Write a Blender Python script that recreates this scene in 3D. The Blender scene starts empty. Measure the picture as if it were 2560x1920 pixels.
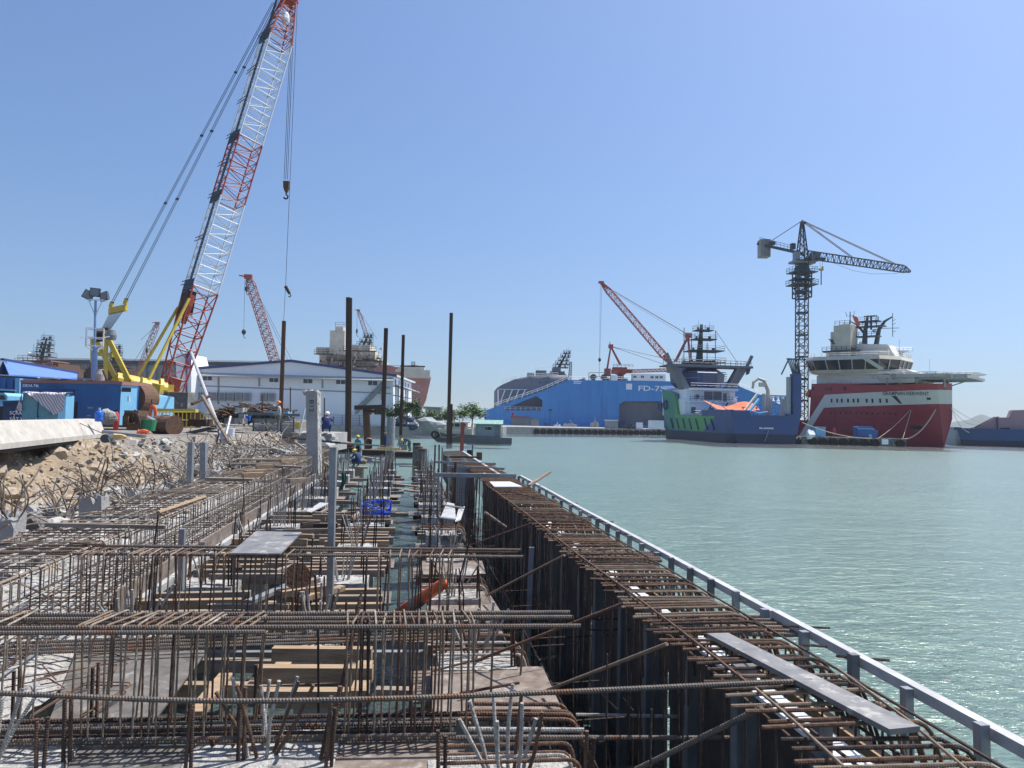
import bpy, math, random
from mathutils import Vector, Matrix, noise
random.seed(7)
SC = bpy.context.scene
COL = SC.collection
R = math.radians
FPX = 1850.0; PHI = R(7.73); PITCH = R(2.7); ROLL = R(1.2); EYE = 3.6
cam_d = bpy.data.cameras.new("camera"); cam = bpy.data.objects.new("camera", cam_d); COL.objects.link(cam)
CM = Matrix.Rotation(-PHI, 4, 'Z') @ Matrix.Rotation(math.pi/2 + PITCH, 4, 'X') @ Matrix.Rotation(ROLL, 4, 'Z')
cam.matrix_world = Matrix.Translation((0, 0, EYE)) @ CM
cam_d.sensor_width = 36; cam_d.lens = 36*FPX/2560; cam_d.clip_end = 20000; cam_d.clip_start = .05
SC.camera = cam
HD = Vector((math.sin(PHI), math.cos(PHI), 0))      # level heading of the viewer
RT = Vector((math.cos(PHI), -math.sin(PHI), 0))
def ray(px, py): return CM.to_3x3() @ Vector(((px-1280)/FPX, -(py-960)/FPX, -1))
def P(px, py, d):                                    # world point at level distance d
    r = ray(px, py); return Vector((0, 0, EYE)) + r*(d/r.dot(HD))
def Z(px, py, z):                                    # world point at height z
    r = ray(px, py); return Vector((0, 0, EYE)) + r*((z-EYE)/r.z)
def Q(px, py, x0):                                   # world point on the plane X = x0
    r = ray(px, py); return Vector((0, 0, EYE)) + r*(x0/r.x)
def F(base, yaw=0): return Matrix.Translation(base) @ Matrix.Rotation(-PHI + R(yaw), 4, 'Z')
ORD = "first second third fourth fifth sixth seventh eighth ninth tenth eleventh twelfth thirteenth fourteenth fifteenth sixteenth".split()

# ---------------------------------------------------------------- materials
MATS = {}
def nd(nt, t, **kw):
    n = nt.nodes.new(t)
    for k, v in kw.items():
        if k in n.inputs.keys(): n.inputs[k].default_value = v
        else: setattr(n, k, v)
    return n
def mat(name, col, col2=None, rough=.7, metal=0., scale=4., bump=0., bscale=None, lo=.35, hi=.65, third=None, tscale=.7, tlo=.55, thi=.62, stretch=None, spec=.5):
    m = bpy.data.materials.new(name); m.use_nodes = True; nt = m.node_tree
    b = nt.nodes["Principled BSDF"]; b.inputs["Roughness"].default_value = rough; b.inputs["Metallic"].default_value = metal
    b.inputs["Specular IOR Level"].default_value = spec
    b.inputs["Base Color"].default_value = (*col, 1)
    L = nt.links.new
    tc = nd(nt, "ShaderNodeTexCoord"); co = tc.outputs["Object"]
    if stretch:
        mp = nd(nt, "ShaderNodeMapping"); mp.inputs["Scale"].default_value = stretch; L(co, mp.inputs["Vector"]); co = mp.outputs[0]
    if col2 is not None:
        n = nd(nt, "ShaderNodeTexNoise", Scale=scale, Detail=6., Roughness=.65); L(co, n.inputs["Vector"])
        mr = nd(nt, "ShaderNodeMapRange"); mr.inputs[1].default_value = lo; mr.inputs[2].default_value = hi; L(n.outputs[0], mr.inputs[0])
        mx = nd(nt, "ShaderNodeMix", data_type='RGBA'); mx.inputs[6].default_value = (*col, 1); mx.inputs[7].default_value = (*col2, 1)
        L(mr.outputs[0], mx.inputs[0]); out = mx.outputs[2]
        if third is not None:
            n3 = nd(nt, "ShaderNodeTexNoise", Scale=tscale, Detail=8., Roughness=.7); L(co, n3.inputs["Vector"])
            m3 = nd(nt, "ShaderNodeMapRange"); m3.inputs[1].default_value = tlo; m3.inputs[2].default_value = thi; L(n3.outputs[0], m3.inputs[0])
            x3 = nd(nt, "ShaderNodeMix", data_type='RGBA'); x3.inputs[7].default_value = (*third, 1); L(out, x3.inputs[6]); L(m3.outputs[0], x3.inputs[0]); out = x3.outputs[2]
        L(out, b.inputs["Base Color"])
    if bump:
        nb = nd(nt, "ShaderNodeTexNoise", Scale=bscale or scale*3, Detail=5.); L(co, nb.inputs["Vector"])
        bp = nd(nt, "ShaderNodeBump", Strength=bump, Distance=.05); L(nb.outputs[0], bp.inputs["Height"]); L(bp.outputs[0], b.inputs["Normal"])
    MATS[name] = m
    return m
mat("rust", (.085, .046, .030), (.155, .083, .048), .85, 0, 9, .4)
mat("rust_dark", (.036, .024, .019), (.075, .042, .029), .85, 0, 9, .4)
mat("rebar_grey", (.10, .092, .085), (.16, .12, .09), .6, .35, 7, .2, third=(.15, .075, .04), tscale=3)
mat("rebar_tan", (.15, .105, .07), (.23, .17, .12), .75, .1, 8, .2)
mat("rebar_pale", (.27, .215, .16), (.17, .125, .09), .8, 0, 9, .2, third=(.38, .35, .31), tscale=4)
mat("rebar_cement", (.42, .41, .39), (.24, .21, .18), .9, 0, 18, .4)
mat("concrete_white", (.52, .51, .48), (.28, .27, .255), .95, 0, 4.5, .9, 25, third=(.15, .14, .13), tscale=6, tlo=.54, thi=.62)
mat("concrete_bed", (.50, .49, .46), (.28, .27, .25), .95, 0, 2.2, .9, 30, third=(.14, .13, .12), tscale=9, tlo=.56, thi=.62)
mat("concrete", (.36, .355, .34), (.25, .245, .235), .9, 0, 1.6, .3, 18)
mat("concrete_dark", (.17, .165, .16), (.09, .088, .085), .95, 0, 3, .9, 12, third=(.34, .33, .31), tscale=1.5)
mat("barrier", (.50, .475, .425), (.37, .345, .305), .9, 0, 2.0, .2, 20, third=(.36, .33, .29), tscale=3.5)
mat("timber", (.40, .29, .18), (.24, .16, .095), .85, 0, 3, .3, 12, stretch=(.6, 6, 6))
mat("timber_grey", (.30, .25, .20), (.17, .13, .10), .9, 0, 3, .3, 12, stretch=(.6, 6, 6))
mat("ply", (.085, .075, .066), (.17, .155, .135), .6, 0, 5, .15, 14, third=(.34, .32, .29), tscale=9, tlo=.57, thi=.70)
mat("ply_brown", (.115, .082, .062), (.23, .195, .165), .8, 0, 6, .1, 14, third=(.33, .30, .27), tscale=11, tlo=.56, thi=.70)
mat("steel_sheet", (.145, .140, .135), (.25, .242, .23), .5, .1, 5, .1, 10, third=(.37, .35, .31), tscale=6)
mat("soldier", (.10, .105, .11), (.15, .155, .16), .7, 0, 4)
mat("galv", (.30, .315, .325), (.21, .222, .232), .5, .3, 6, .05, 10)
mat("galv_white", (.47, .47, .46), (.34, .34, .335), .6, .1, 4, .05, 10, third=(.30, .22, .16), tscale=5, tlo=.62, thi=.72)
mat("sand", (.31, .245, .17), (.21, .165, .115), 1, 0, 1.7, 1.0, 9, third=(.37, .33, .27), tscale=2.5)
mat("stone", (.40, .33, .24), (.27, .215, .15), .95, 0, 2, .8, 8)
mat("ground", (.24, .22, .195), (.14, .128, .115), 1, 0, 1.6, 1., 8, third=(.36, .34, .31), tscale=2.4)
mat("white_paint", (.80, .83, .87), (.72, .75, .79), .5, 0, .25, 0)
mat("cream_paint", (.58, .54, .44), (.46, .43, .35), .6, 0, .5, 0)
mat("cream_white", (.68, .66, .59), (.58, .56, .50), .5, 0, .5)
mat("roof_white", (.66, .70, .76), (.56, .60, .66), .5, 0, .2, 0)
mat("blue_trim", (.02, .045, .16), (.03, .06, .2), .5, 0, .3)
mat("blue_roof", (.10, .19, .55), (.12, .22, .60), .5, 0, .8)
mat("blue_box", (.018, .085, .24), (.025, .12, .33), .5, 0, .9, third=(.06, .07, .09), tscale=1.6, tlo=.62, thi=.75)
mat("blue_dark", (.012, .035, .085), (.02, .05, .12), .55, 0, 1.2)
mat("blue_light", (.16, .40, .60), (.20, .46, .66), .5, 0, 1.2)
mat("teal_cabinet", (.10, .25, .30), (.13, .30, .34), .45, 0, 1.5, third=(.07, .16, .2), tscale=3)
mat("dock_blue", (.045, .225, .53), (.060, .255, .57), .55, 0, .5, third=(.040, .19, .46), tscale=.35, tlo=.52, thi=.62, stretch=(1, 1, .16))
mat("pale_blue_pole", (.16, .28, .48), (.20, .33, .54), .5, 0, 3)
mat("yellow", (.62, .46, .05), (.50, .36, .04), .45, 0, 2)
mat("red_crane", (.42, .075, .045), (.32, .05, .032), .5, 0, 1.5)
mat("white_crane", (.72, .74, .76), (.60, .62, .64), .5, 0, 1.5)
mat("red_far", (.34, .075, .055), (.26, .05, .04), .6, 0, .5)
mat("pink_far", (.34, .16, .14), (.24, .12, .11), .7, 0, .3)
mat("grey_far", (.17, .185, .21), (.13, .145, .17), .6, 0, .2)
mat("slate", (.055, .075, .095), (.04, .055, .07), .6, 0, .6)
mat("navy", (.026, .062, .175), (.034, .075, .20), .45, 0, .3)
mat("dark", (.012, .012, .014), (.02, .02, .022), .6, 0, 2)
mat("form_black", (.040, .034, .030), (.085, .070, .056), .7, 0, 3)
mat("rubber", (.012, .012, .013), None, .8)
mat("glass_dark", (.015, .018, .024), None, .08)
mat("window_glass", (.05, .065, .085), None, .15)
mat("cable", (.025, .026, .03), None, .6)
mat("orange", (.72, .13, .035), (.60, .10, .03), .5, 0, 4)
mat("orange_hat", (.75, .18, .03), None, .4)
mat("yellow_hat", (.75, .62, .08), None, .4)
mat("white_hat", (.75, .75, .74), None, .4)
mat("straw", (.58, .44, .22), None, .9)
mat("skin", (.30, .16, .10), None, .7)
mat("teal_cloth", (.02, .24, .36), None, .9)
mat("navy_cloth", (.02, .035, .12), None, .9)
mat("grey_cloth", (.34, .36, .37), None, .9)
mat("olive_cloth", (.12, .13, .12), None, .9)
mat("red_cloth", (.45, .04, .06), None, .9)
mat("hi_vis", (.55, .75, .12), None, .7)
mat("black_cloth", (.012, .013, .016), None, .9)
mat("skin_pink", (.36, .20, .17), None, .9)
mat("jug_blue", (.03, .14, .55), None, .15)
mat("red_paint", (.62, .03, .03), None, .4)
mat("hose_blue", (.03, .10, .60), None, .4)
mat("green_cloth", (.02, .10, .06), None, .9)
mat("green_bin", (.03, .22, .10), None, .6)
mat("leaf", (.06, .13, .025), (.10, .19, .04), .7, 0, 1.2)
mat("leaf_dark", (.03, .075, .02), (.055, .11, .03), .7, 0, 1.2)
mat("bark", (.12, .09, .06), (.08, .06, .045), .9, 0, 3)
mat("hut_green", (.20, .36, .31), (.26, .42, .36), .6, 0, 2)
mat("hut_wall", (.24, .29, .32), (.18, .22, .25), .6, 0, 1.5, stretch=(6, 6, .6))
mat("barge_steel", (.06, .075, .085), (.10, .11, .115), .6, 0, .8)
mat("tyre", (.013, .013, .014), None, .85)
mat("hill", (.07, .10, .08), (.05, .075, .06), 1, 0, .01)
mat("rope", (.42, .36, .26), None, .9)
mat("lamp_glass", (.16, .19, .21), None, .2)
mat("letter_white", (.75, .77, .78), None, .6)
mat("letter_dark", (.03, .05, .06), None, .6)
mat("pink_panel", (.50, .33, .30), (.44, .29, .27), .7, 0, .3)
mat("shed_grey", (.30, .32, .34), (.24, .26, .28), .7, 0, .5)
mat("tarp_orange", (.75, .16, .05), (.55, .11, .04), .7, 0, 1.2)
mat("peach", (.55, .36, .27), None, .8)

def wood_ends(): pass
# ---------------------------------------------------------------- mesh builder
class MB:
    def __init__(s, xf=None): s.v = []; s.f = []; s.m = []; s.mi = 0; s.xf = xf or Matrix(); s.mats = None
    def put(s, vs, fs):
        o = len(s.v); x = s.xf
        s.v.extend([x @ Vector(p) for p in vs])
        for f in fs: s.f.append([o+i for i in f]); s.m.append(s.mi)
        return s
    def box(s, c, sz, rot=None):
        a, b, d = sz[0]/2, sz[1]/2, sz[2]/2
        vs = [Vector(q) for q in ((-a,-b,-d),(a,-b,-d),(a,b,-d),(-a,b,-d),(-a,-b,d),(a,-b,d),(a,b,d),(-a,b,d))]
        if rot is not None: vs = [rot @ q for q in vs]
        c = Vector(c)
        return s.put([c+q for q in vs], [(0,3,2,1),(4,5,6,7),(0,1,5,4),(1,2,6,5),(2,3,7,6),(3,0,4,7)])
    def b2(s, lo, hi):                                # box from corner to corner
        lo = Vector(lo); hi = Vector(hi); return s.box((lo+hi)/2, hi-lo)
    def beam(s, p0, p1, w, h, up=Vector((0, 0, 1))):   # rectangular bar
        p0 = Vector(p0); p1 = Vector(p1); d = (p1-p0); L = d.length; d.normalize()
        x = d.cross(up)
        if x.length < 1e-4: x = d.cross(Vector((0, 1, 0)))
        x.normalize(); y = x.cross(d)
        vs = []
        for p in (p0, p1):
            for i, j in ((-1,-1),(1,-1),(1,1),(-1,1)): vs.append(p + x*(i*w/2) + y*(j*h/2))
        return s.put(vs, [(0,1,2,3),(7,6,5,4),(0,4,5,1),(1,5,6,2),(2,6,7,3),(3,7,4,0)])
    def tube(s, pts, r, n=6, rib=0, cap=True, closed=False, r1=None):
        pts = [Vector(p) for p in pts]
        if rib:
            out = []
            for a, b in zip(pts, pts[1:]):
                k = max(1, int((b-a).length/(rib/2)))
                out += [a.lerp(b, i/k) for i in range(k)]
            pts = out + [pts[-1]]
        N = len(pts); vs = []; fs = []
        t = (pts[1]-pts[0]).normalized()
        x = t.cross(Vector((0, 0, 1)))
        if x.length < .05: x = t.cross(Vector((0, 1, 0)))
        x.normalize()
        for i, p in enumerate(pts):
            if closed: t2 = (pts[(i+1) % N]-pts[i-1])
            else: t2 = pts[min(i+1, N-1)]-pts[max(i-1, 0)]
            t2.normalize(); x = (x - t2*x.dot(t2)); x.normalize(); y = t2.cross(x)
            rr = r if r1 is None else r + (r1-r)*i/(N-1)
            if rib: rr *= (1.13 if i % 2 else .92)
            for k in range(n):
                a = 2*math.pi*k/n
                q = p + x*(rr*math.cos(a)) + y*(rr*math.sin(a))
                if rib and 0 < i < N-1: q = q + t2*(rib*.55*math.cos(a))
                vs.append(q)
        M = N if closed else N-1
        for i in range(M):
            j = (i+1) % N
            for k in range(n): fs.append((i*n+k, i*n+(k+1) % n, j*n+(k+1) % n, j*n+k))
        if cap and not closed: fs.append(tuple(range(n-1, -1, -1))); fs.append(tuple((N-1)*n+k for k in range(n)))
        return s.put(vs, fs)
    def bar(s, a, b, r, n=6): return s.tube([a, b], r, n)
    def prism(s, poly, off):                          # planar outline and its copy moved by off
        n = len(poly); poly = [Vector(p) for p in poly]; off = Vector(off)
        nrm = Vector((0, 0, 0))
        for i in range(n): nrm += poly[i].cross(poly[(i+1) % n])
        if nrm.dot(off) > 0: poly = poly[::-1]
        vs = poly + [p+off for p in poly]
        fs = [tuple(range(n)), tuple(range(2*n-1, n-1, -1))] + [((i+1) % n, i, n+i, n+(i+1) % n) for i in range(n)]
        return s.put(vs, fs)
    def lathe(s, prof, c=(0, 0, 0), n=16):            # profile of (r, z)
        vs = []; c = Vector(c)
        for r, z in prof:
            for k in range(n): a = 2*math.pi*k/n; vs.append(c+Vector((r*math.cos(a), r*math.sin(a), z)))
        fs = []
        for i in range(len(prof)-1):
            for k in range(n): fs.append((i*n+k, i*n+(k+1) % n, (i+1)*n+(k+1) % n, (i+1)*n+k))
        fs.append(tuple(range(n-1, -1, -1))); fs.append(tuple((len(prof)-1)*n+k for k in range(n)))
        return s.put(vs, fs)
    def lump(s, c, r, seed=0, sub=2, amp=.35, sq=(1, 1, 1), fr=1.3):
        import bmesh
        bm = bmesh.new(); bmesh.ops.create_icosphere(bm, subdivisions=sub, radius=1)
        vs = []; c = Vector(c)
        for v in bm.verts:
            k = 1 + amp*noise.noise(v.co*fr + Vector((seed*3.1, seed*1.7, seed)))*2
            vs.append(c + Vector((v.co.x*k*sq[0]*r, v.co.y*k*sq[1]*r, v.co.z*k*sq[2]*r)))
        fs = [tuple(q.index for q in f.verts) for f in bm.faces]; bm.free()
        return s.put(vs, fs)
    def grid(s, fn, nu, nv):
        vs = [fn(i/nu, j/nv) for j in range(nv+1) for i in range(nu+1)]
        return s.put(vs, [(j*(nu+1)+i, j*(nu+1)+i+1, (j+1)*(nu+1)+i+1, (j+1)*(nu+1)+i) for j in range(nv) for i in range(nu)])

def tag(o, label=None, cat=None, group=None, kind=None):
    if label: o["label"] = label
    if cat: o["category"] = cat
    if group: o["group"] = group
    if kind: o["kind"] = kind
    return o
def thing(name, label, cat, loc, group=None):
    o = bpy.data.objects.new(name, None); o.empty_display_size = .2; COL.objects.link(o); o.location = loc
    return tag(o, label, cat, group)
def wloc(o):
    v = o.location.copy()
    while o.parent: o = o.parent; v += o.location
    return v
def obj(name, mb, m, parent=None, label=None, cat=None, group=None, kind=None, smooth=False, origin=None):
    if parent is not None: org = wloc(parent)
    elif origin is not None: org = Vector(origin)
    else:
        xs = [v.x for v in mb.v]; ys = [v.y for v in mb.v]; zs = [v.z for v in mb.v]
        org = Vector(((min(xs)+max(xs))/2, (min(ys)+max(ys))/2, min(zs)))
    me = bpy.data.meshes.new(name); me.from_pydata([v-org for v in mb.v], [], mb.f); 
    ms = mb.mats or [m]
    for k in ms: me.materials.append(MATS[k] if isinstance(k, str) else k)
    if mb.mats: me.polygons.foreach_set("material_index", mb.m)
    if smooth: me.polygons.foreach_set("use_smooth", [True]*len(me.polygons))
    me.update()
    o = bpy.data.objects.new(name, me); COL.objects.link(o)
    if parent is not None: o.parent = parent
    else: o.location = org
    return tag(o, label, cat, group, kind)
def copy_tree(o, loc=None, parent=None):
    c = o.copy(); COL.objects.link(c)
    if parent is not None: c.parent = parent
    if loc is not None: c.location = loc
    for ch in list(o.children): copy_tree(ch, None, c)
    return c
FONT = None
def text_mesh(txt, size):
    cu = bpy.data.curves.new("lettering", 'FONT'); cu.body = txt; cu.size = size; cu.offset = .012; cu.extrude = 0; cu.resolution_u = 2
    o = bpy.data.objects.new("lettering", cu); COL.objects.link(o)
    dg = bpy.context.evaluated_depsgraph_get(); me = o.evaluated_get(dg).to_mesh()
    vs = [v.co.copy() for v in me.vertices]; fs = [tuple(p.vertices) for p in me.polygons]
    o.evaluated_get(dg).to_mesh_clear(); bpy.data.objects.remove(o); bpy.data.curves.remove(cu)
    w = max(v.x for v in vs)-min(v.x for v in vs); x0 = min(v.x for v in vs)
    for v in vs: v.x -= x0
    return vs, fs, w
def letters(mb, txt, size, fn, width=None):           # fn maps (x, z) of the writing to a point
    vs, fs, w = text_mesh(txt, size); k = (width/w) if width else 1
    return mb.put([fn(v.x*k, v.y) for v in vs], fs)
def rpath(pts, r=.05, k=3):                           # rounded polyline
    pts = [Vector(p) for p in pts]; out = [pts[0]]
    for a, b, c in zip(pts, pts[1:], pts[2:]):
        u = (a-b); v = (c-b); q = min(r, u.length*.45, v.length*.45); u.normalize(); v.normalize()
        p0 = b+u*q; p1 = b+v*q
        for i in range(k+1):
            t = i/k; out.append(p0*(1-t)**2 + b*2*t*(1-t) + p1*t*t)
    return out+[pts[-1]]
def rnd(a, b): return random.uniform(a, b)
# ---------------------------------------------------------------- light, sky, air
SUN_EL, SUN_AZ = R(63), R(7.73 + 60)                 # azimuth clockwise from +Y
w = bpy.data.worlds.new("World"); SC.world = w; w.use_nodes = True
nt = w.node_tree; bg = nt.nodes["Background"]; sk = nt.nodes.new("ShaderNodeTexSky"); sk.sky_type = 'NISHITA'
sk.sun_disc = False; sk.sun_elevation = SUN_EL; sk.sun_rotation = SUN_AZ
sk.air_density = 1.3; sk.dust_density = 2.0; sk.ozone_density = 7.0; sk.altitude = 0
tc = nt.nodes.new("ShaderNodeTexCoord"); ad = nt.nodes.new("ShaderNodeVectorMath"); ad.operation = 'ADD'; ad.inputs[1].default_value = (0, 0, .06)
nm = nt.nodes.new("ShaderNodeVectorMath"); nm.operation = 'NORMALIZE'; nt.links.new(tc.outputs["Generated"], ad.inputs[0]); nt.links.new(ad.outputs[0], nm.inputs[0]); nt.links.new(nm.outputs[0], sk.inputs[0])
tn = nt.nodes.new("ShaderNodeMix"); tn.data_type = 'RGBA'; tn.blend_type = 'MULTIPLY'; tn.inputs[0].default_value = 1; tn.inputs[7].default_value = (.93, .95, 1.03, 1)
nt.links.new(sk.outputs[0], tn.inputs[6]); nt.links.new(tn.outputs[2], bg.inputs[0]); bg.inputs[1].default_value = .116
sd = bpy.data.lights.new("sun", 'SUN'); sd.energy = 5.0; sd.angle = R(.5); sd.color = (1, .955, .89)
so = bpy.data.objects.new("sun", sd); COL.objects.link(so)
sdir = Vector((math.sin(SUN_AZ)*math.cos(SUN_EL), math.cos(SUN_AZ)*math.cos(SUN_EL), math.sin(SUN_EL)))
so.rotation_euler = sdir.to_track_quat('Z', 'Y').to_euler(); so.location = (0, 0, 60)
SC.view_settings.view_transform = 'Standard'; SC.view_settings.look = 'None'; SC.view_settings.exposure = .36; SC.view_settings.gamma = 1
SC.cycles.use_denoising = True; SC.cycles.max_bounces = 6; SC.cycles.diffuse_bounces = 3; SC.cycles.glossy_bounces = 3; SC.cycles.volume_bounces = 0
SC.cycles.sample_clamp_indirect = 4; SC.cycles.sample_clamp_direct = 3

# ---------------------------------------------------------------- water
m = bpy.data.materials.new("sea_water"); m.use_nodes = True; nt = m.node_tree; L = nt.links.new
nt.nodes.remove(nt.nodes["Principled BSDF"]); out = nt.nodes["Material Output"]
tc = nd(nt, "ShaderNodeTexCoord")
mp = nd(nt, "ShaderNodeMapping"); mp.inputs["Scale"].default_value = (.75, 1.5, 1); mp.inputs["Rotation"].default_value = (0, 0, R(-16)); L(tc.outputs["Object"], mp.inputs[0])
h = None
for sc_, st_, dt in ((.30, .9, 2), (1.3, .62, 3), (4.2, .30, 3), (13, .07, 2)):
    n = nd(nt, "ShaderNodeTexNoise", Scale=sc_, Detail=float(dt), Roughness=.55); n.inputs["Distortion"].default_value = .8; L(mp.outputs[0], n.inputs["Vector"])
    mu = nd(nt, "ShaderNodeMath", operation='MULTIPLY'); mu.inputs[1].default_value = st_; L(n.outputs[0], mu.inputs[0])
    if h is None: h = mu
    else:
        ad = nd(nt, "ShaderNodeMath", operation='ADD'); L(h.outputs[0], ad.inputs[0]); L(mu.outputs[0], ad.inputs[1]); h = ad
bp = nd(nt, "ShaderNodeBump", Strength=1., Distance=.22); L(h.outputs[0], bp.inputs["Height"])
fr = nd(nt, "ShaderNodeFresnel", IOR=1.42); L(bp.outputs[0], fr.inputs["Normal"])
gl = nd(nt, "ShaderNodeBsdfGlossy"); gl.inputs["Roughness"].default_value = .21; L(bp.outputs[0], gl.inputs["Normal"])
tr = nd(nt, "ShaderNodeBsdfTransparent"); tr.inputs[0].default_value = (.90, .97, .96, 1)
ms = nd(nt, "ShaderNodeMixShader"); L(fr.outputs[0], ms.inputs[0]); L(tr.outputs[0], ms.inputs[1]); L(gl.outputs[0], ms.inputs[2]); L(ms.outputs[0], out.inputs[0])
MATS["sea_water"] = m
mb = MB(); mb.put([(-6000, -60, 0), (6000, -60, 0), (6000, 8000, 0), (-6000, 8000, 0)], [(0, 1, 2, 3)])
obj("sea_water", mb, "sea_water", kind="structure", origin=(0, 0, 0))
mat("silt", (.168, .236, .205), (.140, .205, .182), 1, 0, .09, 0)
mb = MB(); mb.put([(-6000, -60, -.75), (6000, -60, -.75), (6000, 8000, -.75), (-6000, 8000, -.75)], [(0, 1, 2, 3)]); obj("sea_bed", mb, "silt", kind="structure", origin=(0, 0, -.75))
mat("bed_shade", (.04, .06, .062), (.07, .10, .10), 1, 0, 1.3, 0)  # added dark sheet under the jetty, its colour standing in for shaded water
def shade_pt(a, b):
    x = -6+10.2*a; y = -3+47*b; e = max(0, (x-2.3)/1.3, (y-40)/3)
    return Vector((x, y, -.42-.55*min(1, e)+.10*noise.noise(Vector((x*1.2, y*1.2, 0)))+.05*noise.noise(Vector((x*3.1, y*3.1, 0)))))
mb = MB(); mb.grid(shade_pt, 40, 150); obj("shade_bed", mb, "bed_shade", kind="structure", smooth=True)

# ---------------------------------------------------------------- air
m = bpy.data.materials.new("haze"); m.use_nodes = True; nt = m.node_tree; nt.nodes.remove(nt.nodes["Principled BSDF"])
pv = nd(nt, "ShaderNodeVolumePrincipled", Density=.00016, Anisotropy=0.); pv.inputs["Color"].default_value = (.90, .96, 1, 1)
nt.links.new(pv.outputs[0], nt.nodes["Material Output"].inputs["Volume"]); MATS["haze"] = m
mb = MB(); mb.b2((-6200, -120, -4), (6200, 8200, 62)); obj("haze", mb, "haze", kind="stuff", label="thin bright sea haze over the harbour", cat="haze", origin=(0, 0, 0))

# ---------------------------------------------------------------- land
def flat(p, z): return Vector((p.x, p.y, z))
def land(name, pts, top, m, bottom=-2):
    mb = MB(); mb.prism([flat(Vector(p), bottom) for p in pts], (0, 0, top-bottom)); return obj(name, mb, m, kind="structure")
f0 = P(805, 1085, 143); f1 = P(1110, 1085, 150); f2 = P(1266, 1070, 180); f3 = P(1730, 1075, 212)
land("ground", [(-10.6, -30, 0), (-10.6, 22, 0), (-8.6, 30, 0), (-7.2, 37, 0), (-7.2, 43.2, 0), (-10.5, 45, 0), f0+Vector((-.6, -.4, 0)), f0+Vector((-400, 20, 0)), (-400, -30, 0)], 2.62, "ground")
land("quay_ground", [f0, f1, f2, f3, f3+HD*260, f0+HD*330+RT*-260, f0+RT*-260+HD*4], 1.62, "concrete")
# earth slope with boulders
def slope_pt(a, b):
    y = 3 + 40*b
    ue = -10.7 if y < 22 else (-10.7 + (y-22)/8*2 if y < 30 else (-8.7+(y-30)/7*1.5 if y < 37 else -7.2))
    wd = 3.9 if y < 24 else max(1.6, 3.9-(y-24)*.18)
    x = ue + wd*a
    z = 2.66 - 1.75*(a**.85) + .38*noise.noise(Vector((x*.9, y*.9, 0)))*(.25+a) + .22*noise.noise(Vector((x*2.7, y*2.7, 5)))*(a > .1) + .12*noise.noise(Vector((x*6.5, y*6.5, 9)))*(a > .1)
    if a < .08: z = max(z, 2.63)
    return Vector((x, y, z))
mb = MB(); mb.grid(lambda a, b: slope_pt(a, b*.56), 44, 240); obj("sandy_slope", mb, "sand", kind="structure", smooth=True)
mb = MB(); mb.grid(lambda a, b: slope_pt(a, .56+b*.44), 40, 190); obj("rubble_slope", mb, "ground", kind="structure", smooth=True)
for i in range(90):
    a = rnd(.12, .85); p = slope_pt(a, rnd(.12, .55)); r = rnd(.10, .30)
    mb = MB(); mb.lump(p+Vector((0, 0, r*.2)), r, i, 2, .3, (1, 1.1, .8), 1.1)
    obj("boulder", mb, "stone", label="tan broken boulder lodged in the sandy bank under the concrete beam", cat="boulder", group="boulders in the sandy bank")
for i in range(120):
    a = rnd(.05, .95); p = slope_pt(a, rnd(.5, .98)); r = rnd(.06, .26); mb = MB(); mb.lump(p+Vector((0, 0, r*.2)), r, i+400, 2, .38, (1, 1.15, .75), 1.5)
    obj("concrete_lump", mb, ("concrete_dark", "concrete", "concrete_white", "stone")[i % 4], label="angular grey rubble block lying on the slope below the crane yard", cat="concrete lump", group="rubble blocks on the bank slope")
mb = MB()
for i in range(5000): p = slope_pt(rnd(0, 1), rnd(.05, 1)); mb.lump(p, rnd(.015, .085), i % 50, 1, .3, (1, 1, .7))
obj("gravel", mb, "stone", kind="stuff", label="loose gravel and rubble on the bank slope", cat="gravel")
# hills
mb = MB()
hx = lambda t: 2040 + t*760
def hill_pt(a, b):
    px = hx(a); prof = 1063 - 10*math.sin(a*5+.5) - 26*math.exp(-((px-2465)/60)**2) - 9*noise.noise(Vector((px*.03, 0, 0))) - 3*noise.noise(Vector((px*.11, 3, 0)))
    base = P(px, 1070, 2900+900*b); top = P(px, prof, 3300)
    k = math.sin(math.pi*b); return Vector((base.x, base.y, -3 + max(0, top.z+3)*k))
mb.grid(hill_pt, 90, 10)
obj("hills", mb, "hill", kind="structure", smooth=True)

# ---------------------------------------------------------------- shared structural shapes
def lattice(mb, p0, p1, up, w0, h0, w1, h1, n, rc, rb, k=4):
    p0 = Vector(p0); p1 = Vector(p1); a = (p1-p0).normalized(); x = Vector(up).cross(a).normalized(); y = a.cross(x)
    def sec(t):
        c = p0.lerp(p1, t); w_ = (w0+(w1-w0)*t)/2; h_ = (h0+(h1-h0)*t)/2
        return [c-x*w_-y*h_, c+x*w_-y*h_, c+x*w_+y*h_, c-x*w_+y*h_]
    S = [sec(i/n) for i in range(n+1)]
    for j in range(4):
        mb.bar(S[0][j], S[-1][j], rc, k)
        for i in range(n):
            a_, b_ = (j, (j+1) % 4) if i % 2 else ((j+1) % 4, j)
            mb.bar(S[i][a_], S[i+1][b_], rb, k)
            mb.bar(S[i][j], S[i][(j+1) % 4], rb, k)
    for j in range(4): mb.bar(S[n][j], S[n][(j+1) % 4], rb, k)
    return S
def railing(mb, pts, h=1., r=.03, step=1.5, rails=2):
    pts = [Vector(p) for p in pts]
    for a, b in zip(pts, pts[1:]):
        n = max(1, int((b-a).length/step))
        for i in range(n+1): q = a.lerp(b, i/n); mb.bar(q, q+Vector((0, 0, h)), r, 4)
        for k in range(1, rails+1): z = Vector((0, 0, h*k/rails)); mb.bar(a+z, b+z, r, 4)
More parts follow.
